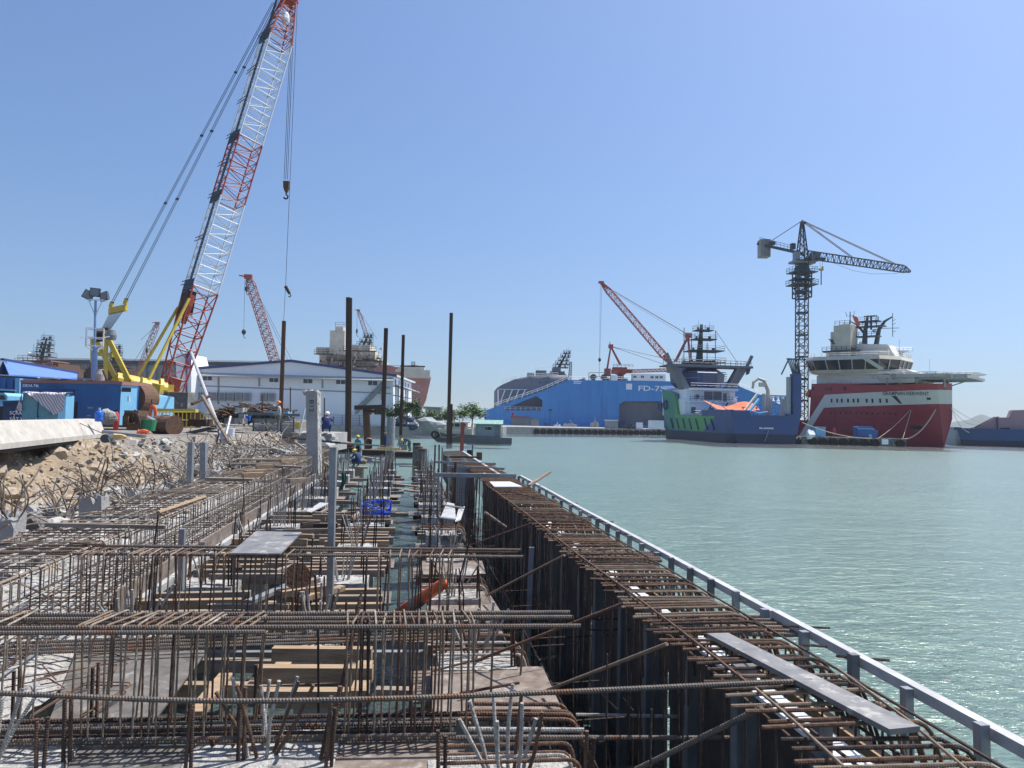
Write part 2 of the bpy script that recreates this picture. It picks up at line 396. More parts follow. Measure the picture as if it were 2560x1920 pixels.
def mast(mb, base, H, plats, r=.45, lean=0, whips=5, s=1, scaf=True):     # stepped ship's mast with platforms (local x, y, z)
    b = Vector(base)
    mb.tube([b, b+Vector((lean*.5, 0, H*.5)), b+Vector((lean, 0, H))], r, 6, r1=r*.35)
    for t, w_ in plats:
        c = b+Vector((lean*t + w_*.12*(1 if lean >= 0 else -1), 0, H*t)); mb.box(c, (w_, w_*.7, .22*s))
        if scaf:
            q = [c+Vector((i*w_/2, j*w_*.35, .1)) for i, j in ((-1, -1), (1, -1), (1, 1), (-1, 1), (-1, -1))]
            railing(mb, q, 1.0*s, .035*s, w_*.5)
        mb.box(c+Vector((w_*.3, 0, .5*s)), (.5*s, .5*s, .7*s)); mb.box(c+Vector((-w_*.33, -.2, .4*s)), (.35*s, .35*s, .6*s))
    for i in range(whips):
        t, w_ = plats[i % len(plats)]; x = rnd(-.5, .5)*w_
        p = b+Vector((lean*t+x, rnd(-.3, .3), H*t)); mb.bar(p, p+Vector((0, 0, rnd(1.2, 2.4)*s)), .035*s, 4)
def windows(parent, pts, fw, fh, dirv, m="window_glass", out=.04):   # framed windows: centre points on a wall whose outward side is dirv
    dirv = Vector(dirv).normalized(); sx = Vector((0, 0, 1)).cross(dirv).normalized()
    for c in pts:
        c = Vector(c); mb = MB()
        for i, (dx, dz, w_, h_) in enumerate(((0, fh/2, fw+.16, .1), (0, -fh/2, fw+.16, .1), (-fw/2, 0, .1, fh), (fw/2, 0, .1, fh), (0, 0, .07, fh))):
            q = c + sx*dx + Vector((0, 0, dz)) + dirv*out
            mb.beam(q-sx*w_/2, q+sx*w_/2, .12, h_)
        f = obj("window", mb, "white_paint", parent)
        g = MB(); g.beam(c-sx*fw/2+dirv*.02, c+sx*fw/2+dirv*.02, .06, fh); obj("pane", g, m, f)
# ================================================================ far left: white hall, sheds, ship being built
PX = lambda pts, d: [P(x, y, d) for x, y in pts]
D = 147
wb = thing("warehouse", "long white gabled warehouse with blue roof edge and stair on its end", "warehouse", flat(P(720, 1066, D), 1.6))
sc = D/FPX
mb = MB(); mb.prism(PX([(466, 926), (727, 905), (983, 941), (983, 1085), (466, 1085)], D), HD*27); obj("wall", mb, "white_paint", wb)
rf = MB(); 
for a, b in (((464, 924), (727, 903)), ((727, 903), (992, 941))):
    q = [P(*a, D-.5), P(*b, D-.5)]; rf.prism([q[0], q[1], q[1]+Vector((0, 0, .35)), q[0]+Vector((0, 0, .35))], HD*28.4)
ro = obj("roof", rf, "roof_white", wb)
tr = MB()
for a, b in (((464, 924), (727, 903)), ((727, 903), (992, 941))):
    q = [P(*a, D-.62), P(*b, D-.62)]; tr.prism([q[0]+Vector((0, 0, -.1)), q[1]+Vector((0, 0, -.1)), q[1]+Vector((0, 0, .36)), q[0]+Vector((0, 0, .36))], HD*.1)
obj("roof_edge", tr, "blue_trim", ro)
cn = MB(); q = [P(470, 937, D-1.4), P(983, 951, D-1.4), P(983, 945, D-.02), P(470, 930, D-.02)]; cn.prism(q, Vector((0, 0, -.22))); obj("canopy", cn, "galv_white", wb)
tl = MB()
for (a, b) in (((466, 962), (978, 983)), ((466, 963.5), (978, 984.5))): tl.beam(P(*a, D-.05), P(*b, D-.05), .08, .1)
for x, y0, y1 in ((546, 937, 1010), (648, 945, 966), (806, 948, 970), (954, 948, 1000)): tl.beam(P(x, y0, D-.08), P(x, y1, D-.08), .12, .3)
obj("wall_trim", tl, "shed_grey", wb)
windows(wb, [P(519, 943.5, D), P(685, 948, D), P(770, 951, D), P(852, 953, D), P(932, 956, D)], 1.9, 1.25, -HD)
for i in range(10):
    x = 497 + i*20.4 - (0 if i < 6 else -1)
    if i in (7,): continue
    v = MB(); c = P(x, 991+i*.25, D); v.box(c-HD*.35, (1.3, .7, 1.7), Matrix.Rotation(-PHI, 3, 'Z'))
    lv = obj("ventilator", v, "galv_white", wb)
    g = MB()
    for k in range(6): g.beam(c-HD*.74-RT*.5+Vector((0, 0, -.6+k*.24)), c-HD*.74+RT*.5+Vector((0, 0, -.6+k*.24)), .06, .12)
    obj("louvre", g, "grey_far", lv)
st = MB(); a, b = P(888, 1034, D-1.2), P(952, 969, D-1.2)
for o in (Vector((0, 0, 0)), HD*.9): st.beam(a+o, b+o, .1, .3); st.bar(a+o+Vector((0, 0, 1)), b+o+Vector((0, 0, 1)), .05, 4); st.bar(a+o+Vector((0, 0, .5)), b+o+Vector((0, 0, .5)), .04, 4)
for i in range(15): q = a.lerp(b, i/14); st.box(q+HD*.45, (.5, .9, .08), Matrix.Rotation(-PHI, 3, 'Z')); 
for i in range(0, 15, 2): q = a.lerp(b, i/14); st.bar(q, q+Vector((0, 0, 1)), .04, 4)
pl = P(962, 969, D-.7); st.box(pl, (2.2, 1.4, .15), Matrix.Rotation(-PHI, 3, 'Z')); obj("staircase", st, "galv", wb)
dr = MB()
for x in (919, 946): dr.box(P(x, 1028, D)-HD*.03, (1.6, .1, 1.3), Matrix.Rotation(-PHI, 3, 'Z'))
obj("shutter", dr, "rust_dark", wb)
# right hand end wall: rows of panes seen edge on
er = P(983, 960, D)
ew = MB()
for k in range(5):
    q = er + HD*(2.5+k*4.6); ew.beam(q+RT*.03+Vector((0, 0, -6)), q+RT*.03+Vector((0, 0, 1)), .25, .12)
for z in (-.3, -2.2, -6.5): ew.beam(er+RT*.04+Vector((0, 0, z)), er+HD*26+RT*.04+Vector((0, 0, z)), .12, .15)
obj("wall_trim", ew, "blue_trim", wb)
aw = MB()
for k, (y0, dd) in enumerate(((3, 1), (10, 4), (17, 6))): aw.prism([er+HD*y0+RT*.1, er+HD*(y0+5)+RT*.1, er+HD*(y0+5)+RT*2.6+Vector((0, 0, -.9)), er+HD*y0+RT*2.6+Vector((0, 0, -.9))], Vector((0, 0, .12)))
obj("awning", aw, "galv_white", wb)
# annex at its left
ax = thing("annex_block", "tall plain white stair block with dark edge beside the warehouse", "building", flat(P(438, 1060, D-4), 2.6))
mb = MB(); mb.prism(PX([(440, 884), (468, 884), (478, 922), (478, 1078), (440, 1078)], D-4), HD*9); obj("wall", mb, "white_paint", ax)
mb = MB(); mb.beam(P(471, 885, D-4.2), P(471, 922, D-4.2), 1.3, .6); mb.beam(P(466, 884, D-4.1), P(466, 1078, D-4.1), .2, .25); obj("corner_trim", mb, "blue_trim", ax)
# yard fence on the quay edge
fn = thing("wire_fence", "grey wire fence along the quay in front of the warehouse", "fence", flat(P(960, 1068, 146), 1.62))
mb = MB(); a, b = flat(P(812, 1060, 145), 1.62), flat(P(1105, 1060, 151), 1.62)
n = 14
for i in range(n+1): q = a.lerp(b, i/n); mb.bar(q, q+Vector((0, 0, 2.1)), .05, 4)
obj("post", mb, "grey_far", fn)
mb = MB()
for z in (.1, .55, 1., 1.5, 2.05): mb.bar(a+Vector((0, 0, z)), b+Vector((0, 0, z)), .025, 4)
for i in range(110): q = a.lerp(b, i/110); mb.bar(q+Vector((0, 0, .1)), q+Vector((0, 0, 2.05)), .012, 3)
obj("mesh_panel", mb, "grey_far", fn)
for i, (x0, x1, h_, mm, lb, ct) in enumerate(((1000, 1040, 1.9, "blue_dark", "dark blue tarpaulin stacked against the quay fence", "tarpaulin"), (880, 930, 1.4, "concrete_dark", "low brown rubbish heap behind the quay fence", "rubbish heap"), (1060, 1098, 1.5, "shed_grey", "grey weathered sheet pile beside the dark pile at the quay", "scrap heap"))):
    mb = MB(); c = flat(P((x0+x1)/2, 1060, 149), 1.6); mb.lump(c+Vector((0, 0, .5)), 1.6, i, 2, .4, ((x1-x0)*.045/1.2, .8, h_/2)); obj("tarpaulin" if i == 0 else "scrap_heap", mb, mm, label=lb, cat=ct)
# small houses by the trees
hs = thing("small_house", "small pale house with flat roof behind the quay trees", "house", flat(P(1082, 1050, 160), 1.6))
mb = MB(); mb.prism(PX([(1063, 1022), (1100, 1022), (1100, 1058), (1063, 1058)], 160), HD*5); obj("wall", mb, "cream_paint", hs)
mb = MB(); mb.prism(PX([(1058, 1016), (1104, 1018), (1104, 1022), (1058, 1022)], 159.5), HD*6); obj("roof", mb, "shed_grey", hs)

# big hall far behind
hl = thing("shipyard_hall", "very long low grey hall with bright roof edge far behind the crane", "hall", flat(P(400, 1050, 235), 1.6))
mb = MB(); mb.prism(PX([(95, 905), (705, 915), (705, 1060), (95, 1052)], 235), HD*50); obj("wall", mb, "shed_grey", hl)
mb = MB(); mb.prism(PX([(90, 894), (712, 903), (712, 906.5), (90, 898)], 233), HD*55); obj("roof", mb, "white_crane", hl)
mb = MB(); mb.prism(PX([(92, 898), (660, 906), (660, 914), (92, 909)], 234), HD*1); obj("fascia", mb, "slate", hl)
mb = MB()
for x in range(150, 460, 24): mb.beam(P(x, 912, 234.5), P(x+1, 950, 234.5), .5, .3)
obj("wall_trim", mb, "grey_far", hl)

# blue roofed building at far left
bh = thing("blue_roof_shed", "blue corrugated workshop with a long sloping bright blue roof", "shed", flat(P(80, 1030, 62), 2.6))
d0, d1 = 58, 82
A, B_ = P(8, 901, d0), P(192, 933, d1); C_, E_ = P(20, 930, d0-3), P(190, 944, d1-3)
mb = MB(); mb.prism([P(-70, 905, d0-2), P(10, 901, d0), P(26, 938, d0-4), P(26, 1060, d0-4), P(-70, 1060, d0-6)], HD*.25)
mb2 = MB(); mb2.put([P(8, 900.5, d0), P(193, 932.5, d1), P(193, 945, d1-4), P(78, 942, d0+2), P(24, 940, d0-6)], [(0, 1, 2, 3, 4)])
mb2.prism([P(8, 900.5, d0), P(193, 932.5, d1), P(193, 947, d1-4), P(26, 936, d0-5)], Vector((0, 0, -.18)))
obj("wall", mb, "blue_dark", bh); obj("roof", mb2, "blue_roof", bh)
mb = MB(); mb.beam(P(6, 899.5, d0), P(194, 932, d1), .3, .25); obj("ridge", mb, "blue_trim", bh)
mb = MB(); mb.prism([P(130, 943, d1-8), P(190, 943, d1-4), P(190, 990, d1-4), P(130, 990, d1-8)], HD*3); obj("lean_to", mb, "blue_dark", bh)

# ship with scaffolded mast (left)
def scaffold_ship(name, label, x0, x1, ytop, ybase, mx, mtop, d, m1, m2, seed):
    random.seed(seed)
    t = thing(name, label, "ship", flat(P((x0+x1)/2, 1000, d), 1.7)); s = d/FPX
    cx = (x0+x1)/2; Bp = P(cx, ybase, d); W = (x1-x0)*s; Hh = (ybase-ytop)*s
    mb = MB(F(Bp)); mb.box((0, 6, -3), (W*1.0, 12, 8)); mb.box((0, 6, 1+Hh*.1), (W*.94, 10, Hh*.35)); obj("hull", mb, m1, t)
    mb = MB(F(Bp)); 
    for k in range(4): mb.box((rnd(-.05, .05)*W, 5, Hh*(.1+.22*k)), (W*(1-.13*k), 11-k, .28))
    for k in range(26):
        x = rnd(-.48, .48)*W; z0 = rnd(-.2, .3)*Hh; mb.box((x, -.3, z0+.6), (rnd(.5, 2), .3, rnd(.2, 1.1)))
    obj("superstructure", mb, m2, t)
    mb = MB(F(Bp))
    for k in range(4):
        z = Hh*(.12+.22*k); w_ = W*(1-.13*k)/2; railing(mb, [(-w_, -.4, z), (w_, -.4, z)], 1.1, .05, 1.1)
    for k in range(14): x = rnd(-.5, .5)*W; mb.bar((x, -.6, -1), (x, -.6, Hh*rnd(.3, 1.)), .05, 4)
    obj("scaffold", mb, "rust_dark", t)
    mb = MB(F(P(mx, ytop+2, d))); Hm = (ytop-mtop)*s
    mast(mb, (0, 4, 0), Hm, ((.12, Hm*.85), (.34, Hm*.62), (.52, Hm*.55), (.68, Hm*.55), (.92, Hm*.42)), Hm*.09, Hm*.22, 8)
    for k in range(7): x = rnd(-.4, .5)*Hm; mb.bar((x, 3, 0), (x+rnd(.1, .3), 3, Hm*rnd(.6, 1.1)), .05, 4)
    obj("mast", mb, "slate", t)
    if seed == 3:
        mb = MB(F(P(55, ytop, d))); mb.lump((0, 3, 1), .55, 1, 2, .05); mb.lump((.9, 3, .7), .4, 1, 2, .05); obj("radome", mb, "white_crane", t)
    return t
scaffold_ship("ship", "unfinished rust red ship with scaffolded mast rising behind the blue roof", 22, 142, 893, 925, 78, 838, 190, "rust", "pink_far", 3)
scaffold_ship("ship", "dark unfinished ship seen between the yellow crane legs", 205, 312, 905, 940, 262, 862, 205, "rust_dark", "rust", 5)

# cream ship on the slip behind the warehouse
random.seed(11); d = 200; s = d/FPX
cs = thing("ship", "unfinished cream and rust ship rising behind the white warehouse roof", "ship", flat(P(900, 1040, d), 1.7))
def hull_mesh(mb, st, nz=8, p=1.5):                   # stations (x, deck half breadth, waterline half breadth, bottom, deck)
    def ring(q):
        x, hd, hw, z0, z1 = q; out = []
        for k in range(nz+1):
            t = k/nz; out.append((x + 0, hw + (hd-hw)*t**p, z0+(z1-z0)*t))
        return out
    A = [ring(q) for q in st]; n = len(st); vs = []; fs = []
    for r_ in A: vs += [(x, y, z) for x, y, z in r_] + [(x, -y, z) for x, y, z in r_]
    w_ = 2*(nz+1)
    for i in range(n-1):
        for k in range(nz):
            a = i*w_+k; b = (i+1)*w_+k; fs.append((a, b, b+1, a+1))
            a += nz+1; b += nz+1; fs.append((a, a+1, b+1, b))
        a = i*w_; b = (i+1)*w_
        fs.append((a+nz, b+nz, b+nz+nz+1, a+nz+nz+1)); fs.append((a, a+nz+1, b+nz+1, b))
    for i in (0, n-1): fs.append([i*w_+k for k in range(nz+1)] + [i*w_+nz+1+k for k in range(nz, -1, -1)])
    return mb.put(vs, fs)
mb = MB(F(P(1076, 1000, d), 176))                     # bow at the right, x runs aft
zt = (1000-943)*s
hull_mesh(mb, [(0, .4, .1, 6, zt), (1.2, 2.4, .2, 0, zt+.2), (3, 4.2, 1, -4, zt+.8), (6, 6, 3, -6, zt+1.7), (10, 7.5, 5.5, -6, zt+2.6), (13, 8, 7.5, -6, zt+2.2), (13.3, 8, 8, -6, zt+.6), (34, 8, 8, -6, zt-.6)])
obj("hull", mb, "pink_far", cs)
def pbx(mb, x0, y0, x1, y1, d, t, off=0):             # box standing at distance d whose front spans the given picture rectangle
    c = P((x0+x1)/2, (y0+y1)/2, d); s_ = d/FPX
    return mb.box(c+HD*(t/2+off), ((x1-x0)*s_, t, (y1-y0)*s_), Matrix.Rotation(-PHI, 3, 'Z'))
mb = MB()
for q in ((815, 900, 958, 930), (822, 884, 905, 902), (790, 868, 830, 886), (798, 884, 822, 925), (862, 878, 938, 896), (880, 862, 925, 880), (875, 918, 1040, 928)): pbx(mb, *q, d+rnd(-1, 1), 9)
for k in range(46):
    x = rnd(788, 955); y = rnd(868, 922) if x > 830 else rnd(872, 905); w_ = rnd(2, 9); pbx(mb, x, y, x+w_, y+rnd(2, 8), d-rnd(.6, 2.4), 1.2)
obj("superstructure", mb, "cream_paint", cs)
mb = MB()
for k in range(26): x = rnd(792, 955); y = rnd(872, 915); pbx(mb, x, y, x+rnd(1.5, 4), y+rnd(2, 4), d-2.6, .2)
obj("opening", mb, "slate", cs)
mb = MB(); pbx(mb, 824, 826, 861, 886, d-1, 5); pbx(mb, 838, 816, 858, 828, d-1, 3); obj("funnel_tower", mb, "cream_paint", cs)
mb = MB()
for q in ((785, 884, 832, 886), (815, 900, 955, 902), (812, 915, 962, 917), (858, 876, 940, 878), (1000, 914, 1062, 917)): pbx(mb, *q, d-1.6, 1)
for x0, x1, y in ((785, 832, 884), (815, 955, 900), (812, 960, 915), (858, 940, 876), (960, 1045, 924), (838, 860, 816)): railing(mb, [P(x0, y, d-2), P(x1, y, d-2)], 1.1, .045, 1.2)
for k in range(22): x = rnd(785, 960); y = rnd(870, 905); mb.bar(P(x, y, d-2), P(x, y+rnd(10, 26), d-2), .05, 4)
obj("scaffold", mb, "rust_dark", cs)
mb = MB(F(P(893, 882, d)))
mast(mb, (0, 3, 0), 5.2, ((.2, 4.6), (.42, 4), (.62, 3.4), (.88, 2.6)), .55, 2.2, 8)
obj("mast", mb, "slate", cs)
mb = MB(); lattice(mb, P(1033, 928, d), P(1033, 905, d), (1, 0, 0), .9, .9, .9, .9, 3, .08, .05); obj("scaffold", mb, "slate", cs)
mb = MB()
for q in ((983, 918, 1060, 930), (1010, 925, 1075, 945)): pbx(mb, *q, d-6, .6)
obj("bulwark", mb, "cream_paint", cs)
mb = MB()
for k in range(7): railing(mb, [P(985+k*4, 975+k*5, d-9), P(1052-k*3, 975+k*5, d-9)], 1., .05, 1.1); 
for k in range(8): mb.bar(P(988+k*8, 965, d-9), P(990+k*7, 1040, d-9), .06, 4)
obj("scaffold", mb, "grey_far", cs)

# lattice boom cranes behind the hall
def boom_crane(label, tip, base, d0, d1, wpx, m, back, hooks, n=22, cat="crane", m2=None, mid=None):
    t = thing("crawler_crane", label, cat, flat(P(*base, d0), 2.6)); s_ = d0/FPX
    a, b = P(*base, d0), P(*tip, d1); w_ = wpx*s_
    mb = MB(); lattice(mb, a, a.lerp(b, .93), HD, w_, w_*.85, w_*.9, w_*.8, n, w_*.05, w_*.033); lattice(mb, a.lerp(b, .93), b, HD, w_*.9, w_*.8, w_*.35, w_*.3, 3, w_*.05, w_*.035); obj("boom", mb, m, t)
    mb = MB(); mb.box(b, (w_*.9, w_*.6, w_*.5)); mb.bar(b, b-RT*w_*1.1+Vector((0, 0, w_*.15)), w_*.1, 5); obj("boom_head", mb, m2 or m, t)
    mb = MB()
    for q in back: mb.bar(b+RT*.2, P(*q, d0), .045, 4)
    for (x, y0, y1) in hooks: mb.bar(P(x, y0, d1), P(x-(y1-y0)*.02, y1, d1), .035, 4)
    obj("cable", mb, "cable", t)
    mb = MB()
    for (x, y0, y1) in hooks:
        c = P(x-(y1-y0)*.02, y1, d1); mb.lathe([(.05, .0), (w_*.25, .5), (w_*.25, 1.1), (.05, 1.6)], c, 8); mb.tube([c, c+Vector((.05, 0, -.5)), c+Vector((.3, 0, -.8)), c+Vector((.45, 0, -.5))], .08, 5)
    obj("hook_block", mb, "dark", t)
    mb = MB(); mb.xf = F(flat(a, 2.6)+Vector((0, 0, 0))); mb.box((0, 0, 2.4), (3.4, 5, 2.2)); mb.box((-1.6, 0, .7), (.9, 6, 1.2)); mb.box((1.6, 0, .7), (.9, 6, 1.2)); obj("crane_body", mb, "red_far", t)
    return t
boom_crane("thin pink lattice crane boom leaning left with dangling hooks behind the hall", (621, 692), (694, 925), 184, 184, 21, "pink_far", [(735, 912), (722, 905)], [(617, 700, 730), (612, 700, 838)], 26, m2="red_far")
boom_crane("small grey and pink lattice crane boom leaning right behind the yellow crane", (394, 808), (338, 955), 190, 190, 12, "pink_far", [(352, 850), (300, 960)], [(367, 850, 884)], 18)
boom_crane("slim pale lattice crane boom above the cream ship", (896, 776), (948, 935), 212, 212, 9, "pink_far", [(942, 847), (930, 860)], [(893, 780, 835)], 22)

# ================================================================ trees on the quay
def leaf_tree(px, ybase, d, h, wd, label, dark, seed, n=1500):
    random.seed(seed); b = flat(P(px, ybase, d), 1.6); t = thing("tree", label, "tree", b)
    mb = MB(); limbs = []
    mb.tube([b, b+Vector((.1, 0, h*.3)), b+Vector((.05, .1, h*.6))], h*.035, 7, r1=h*.02)
    for k in range(7):
        a = rnd(0, 6.28); z = rnd(.3, .6)*h; e = b+Vector((math.cos(a)*wd*rnd(.25, .42), math.sin(a)*wd*.35, z+h*rnd(.12, .36))); s0 = b+Vector((.05, .05, z))
        mb.tube([s0, s0.lerp(e, .5)+Vector((0, 0, .2)), e], h*.016, 5, r1=h*.005); limbs.append(e)
    obj("trunk", mb, "bark", t)
    cl = limbs + [b+Vector((rnd(-.4, .4)*wd, rnd(-.3, .3)*wd, h*rnd(.5, .95))) for _ in range(14)]
    mb = MB(); mb.mats = ["leaf", "leaf_dark"]
    for i in range(n):
        c = random.choice(cl); r_ = wd*.15
        p = c+Vector((random.gauss(0, r_*.6), random.gauss(0, r_*.6), random.gauss(0, r_*.38)))
        u = Vector((rnd(-1, 1), rnd(-1, 1), rnd(-.4, .4))).normalized(); v = u.cross(Vector((rnd(-.5, .5), rnd(-.5, .5), 1))).normalized(); q = rnd(.2, .42)
        mb.mi = 1 if random.random() < (.7 if dark else .35) else 0
        mb.put([p-u*q, p-v*q*.45, p+u*q, p+v*q*.45], [(0, 1, 2, 3)])
    obj("crown", mb, "leaf", t)
leaf_tree(1016, 1062, 143, 5.6, 5.2, "bushy dark green tree at the quay edge beside the warehouse", True, 1)
leaf_tree(985, 1060, 144, 3.6, 4.6, "low round dark green tree beside the warehouse corner", True, 2, 1100)
leaf_tree(1135, 1062, 156, 3.6, 6.5, "wide low bright green tree left of the floating dock", False, 3)
leaf_tree(1180, 1062, 160, 4.9, 6.0, "taller bright green tree with open top beside the floating dock", False, 4)
leaf_tree(1058, 1062, 155, 3.0, 5.0, "spreading low green tree before the small pale house", False, 5, 1100)
leaf_tree(1095, 1062, 158, 2.8, 4.5, "low green bush tree left of the dark steel pile", False, 6, 1000)

# ================================================================ floating dock
d = 228; s = d/FPX
fd = thing("floating_dock", "huge bright blue floating dock with white numbering and sloping ends", "floating dock", flat(P(1560, 1070, d), 0))
zt = 0
mb = MB()
# wing wall built as panels round its two openings
for poly in ([(1211, 1018), (1216, 1025), (1356, 978), (1356, 1000), (1340, 990), (1260, 1022), (1260, 1080), (1211, 1080)],
             [(1356, 978), (1422, 950), (1548, 951), (1548, 1075), (1356, 1075)],
             [(1260, 1026), (1356, 1026), (1356, 1078), (1260, 1078)],
             [(1548, 951), (1664, 953), (1664, 1003), (1560, 1003), (1548, 1011)],
             [(1664, 953), (1822, 956), (1822, 1100), (1664, 1100)],
             [(1822, 956), (1898, 986), (1898, 1100), (1822, 1100)],
             [(1898, 986), (1962, 1017), (1962, 1028), (1945, 1022), (1898, 1006)],
             [(1898, 1025), (1930, 1040), (1950, 1034), (1950, 1100), (1898, 1100)]):
    mb.prism(PX(poly, d), HD*4)
obj("wing_wall", mb, "dock_blue", fd)
mb = MB(); mb.prism(PX([(1205, 1058), (1960, 1068), (1960, 1085), (1205, 1080)], d-2), HD*40); obj("pontoon", mb, "dock_blue", fd)
mb = MB()
for poly in ([(1260, 1000), (1420, 951), (1830, 957), (1960, 1017), (1960, 1075), (1260, 1075)],): mb.prism(PX(poly, d+36), HD*4)
obj("far_wing_wall", mb, "dock_blue", fd)
mb = MB()
for a, b in (((1262, 1026), (1354, 1027)), ((1422, 950), (1660, 952)), ((1216, 1024), (1356, 977)), ((1356, 977), (1420, 949)), ((1822, 955), (1898, 985))):
    railing(mb, [P(*a, d), P(*b, d)], 1.1, .05, 1.6)
obj("railing", mb, "white_paint", fd)
mb = MB(); letters(mb, "FD-750", 1, lambda x, z: P(1596, 976.5, d)+RT*x+Vector((0, 0, z*2.2))-HD*.04, 9.9); obj("lettering", mb, "letter_white", fd)
mb = MB(); pbx(mb, 1565, 959, 1580, 974, d, .1, -.12); obj("marking", mb, "letter_white", fd)
mb = MB()
for x0, y, x1 in ((1434, 953, 1455), (1434, 957, 1452)): pbx(mb, x0, y, x1, y+2.2, d, .05, -.06)
obj("marking", mb, "letter_white", fd)
mb = MB()
for x, y0, y1 in ((1425, 955, 1070), (1415, 1010, 1072)): mb.beam(P(x, y0, d-.05), P(x, y1, d-.05), .1, .25)
for a, b in (((1424, 999), (1546, 1000)), ((1360, 978), (1420, 978)), ((1546, 1000), (1546, 1055))): mb.beam(P(*a, d-.05), P(*b, d-.05), .1, .12)
for k in range(9): mb.beam(P(1440+k*13, 953, d-.03), P(1440+k*13, 998 if k < 12 else 1070, d-.03), .06, .1)
for k in range(7): mb.beam(P(1672+k*22, 958, d-.03), P(1672+k*22, 1095, d-.03), .06, .1)
for y in (966, 1020, 1045): mb.beam(P(1424, y, d-.03), P(1546, y+1, d-.03), .06, .1)
obj("weld_rib", mb, "dock_blue", fd)
# framework of the open right hand end
mb = MB(); q0, q1 = P(1900, 988, d+20), P(1965, 990, d+20); mb.beam(q0, q1, .4, .35)
for i in range(6):
    x = 1902+i*12.5; mb.beam(P(x, 990, d+20), P(x, 1060, d+20), .4, .4)
    if i < 5: mb.tube([P(x+3, 1000, d+20), P(x+4, 993, d+20), P(x+9, 993, d+20), P(x+10, 1000, d+20)], .16, 4)
for k in range(3): mb.beam(P(1898, 1008+k*14, d+20), P(1962, 1030+k*14, d+20), .4, .4)
obj("end_frame", mb, "dock_blue", fd)
# deck house, reels and stores on the wing wall
mb = MB(); pbx(mb, 1583, 935, 1664, 952, d, 4); pbx(mb, 1528, 938, 1544, 951, d, 3); obj("deck_house", mb, "white_paint", fd)
windows(fd, [P(1587, 942, d), P(1606, 942, d), P(1630, 943, d), P(1642, 943, d), P(1653, 943, d)], 1., .8, -HD)
mb = MB()
for x in (1483, 1510): mb.xf = F(P(x, 943, d+1)) @ Matrix.Rotation(math.pi/2, 4, 'X'); mb.lathe([(.1, -.7), (.95, -.7), (.95, -.5), (.4, -.5), (.4, .5), (.95, .5), (.95, .7), (.1, .7)], (0, 0, 0), 16)
mb.xf = Matrix(); railing(mb, [P(1472, 951, d), P(1514, 951, d)], 2.4, .09, 2.6); obj("cable_reel", mb, "slate", fd)
mb = MB()
for k in range(16): x = rnd(1436, 1660); pbx(mb, x, rnd(944, 949), x+rnd(3, 9), 952, d+rnd(0, 3), 1)
obj("deck_gear", mb, "grey_far", fd)

# hull docked inside
dd = d+15.5
gh = thing("ship", "grey unpainted offshore ship sitting high inside the blue floating dock", "ship", flat(P(1400, 1050, dd), 2))
mb = MB(F(P(1234, 1060, dd), -4)); s2 = dd/FPX
hull_mesh(mb, [(0, .6, .2, 1, 10.8), (1.2, 3.5, 1, 0, 11.8), (3.2, 6, 3, -1, 12.8), (7, 8, 5.5, -1, 14.4), (12, 9, 8, -1, 15.4), (18, 9, 9, -1, 15.8), (24, 9, 9, -1, 16), (25.5, 9, 9, -1, 8.8), (58, 9, 9, -1, 8.8), (62, 8, 6, 1, 8.8)], 8, .8)
obj("hull", mb, "grey_far", gh, smooth=True)
mb = MB()
for x0, y0, x1, y1 in ((1262, 975, 1247, 1018), (1281, 974, 1266, 1012), (1297, 974, 1284, 1006), (1313, 974, 1303, 998), (1245, 975, 1245, 1015)): mb.beam(P(x0, y0, dd-9.6), P(x1, y1, dd-9.4), .16, .3)
mb.beam(P(1244, 973, dd-9.8), P(1318, 974, dd-9.8), .14, .15)
obj("pillar", mb, "white_paint", gh)
mb = MB()
for q in ((1318, 932, 1336, 944), (1340, 926, 1366, 944), (1365, 934, 1415, 948), (1382, 918, 1402, 936), (1376, 928, 1412, 940)): pbx(mb, *q, dd-1, 6)
obj("superstructure", mb, "grey_far", gh)
mb = MB(); railing(mb, [P(1256, 957, dd-6), P(1290, 949, dd-7), P(1318, 944, dd-7), P(1395, 940, dd-7)], 1.1, .05, 1.5); railing(mb, [P(1338, 924, dd-3), P(1376, 920, dd-3)], 1., .05, 1.2); obj("railing", mb, "white_paint", gh)
mb = MB(F(P(1396, 922, dd)))
mast(mb, (0, 3, 0), 5.8, ((.1, 5), (.3, 4.6), (.5, 3.6), (.72, 3.2), (.92, 2.4)), .6, 2.9, 10); obj("mast", mb, "slate", gh)
mb = MB()
for x, y in ((1327, 953), (1349, 955), (1364, 953)): pbx(mb, x, y, x+2.5, y+3, dd-10.4, .2)
pbx(mb, 1381, 954, 1387, 960, dd-10.4, .2)
obj("porthole", mb, "glass_dark", gh)
mb = MB(); lattice(mb, P(1424, 952, dd), P(1427, 905, dd), RT, 1, 1, .6, .6, 9, .08, .05); obj("scaffold", mb, "rust", gh)

# portal cranes standing on the dock
def dock_crane(label, base, d, legs, boom, hookx):
    t = thing("dock_crane", label, "crane", flat(P(*base, d), P(*base, d).z)); s_ = d/FPX
    bx, by = base
    mb = MB(); c = P(bx, by, d); hgt = legs
    mb.lathe([(1.3, 0), (1.1, hgt*.55), (1.7, hgt*.6), (1.7, hgt*.7)], c+HD*2, 10); obj("pedestal", mb, "red_far", t)
    mb = MB(F(c+Vector((0, 2, hgt*.7)))); mb.box((0, 0, .9), (4.4, 3, 1.8)); mb.box((2.4, 0, .7), (3, 2.6, 1.2)); railing(mb, [(-2.2, -1.5, 1.8), (4, -1.5, 1.8)], .9, .06, 1.1); obj("machinery_house", mb, "red_far", t)
    return t, c+Vector((0, 0, hgt*.7+1.8))+HD*2
t, top = dock_crane("large red dock crane with long boom raised to the left above the dock", (1692, 960), d+2, 5.2, None, None)
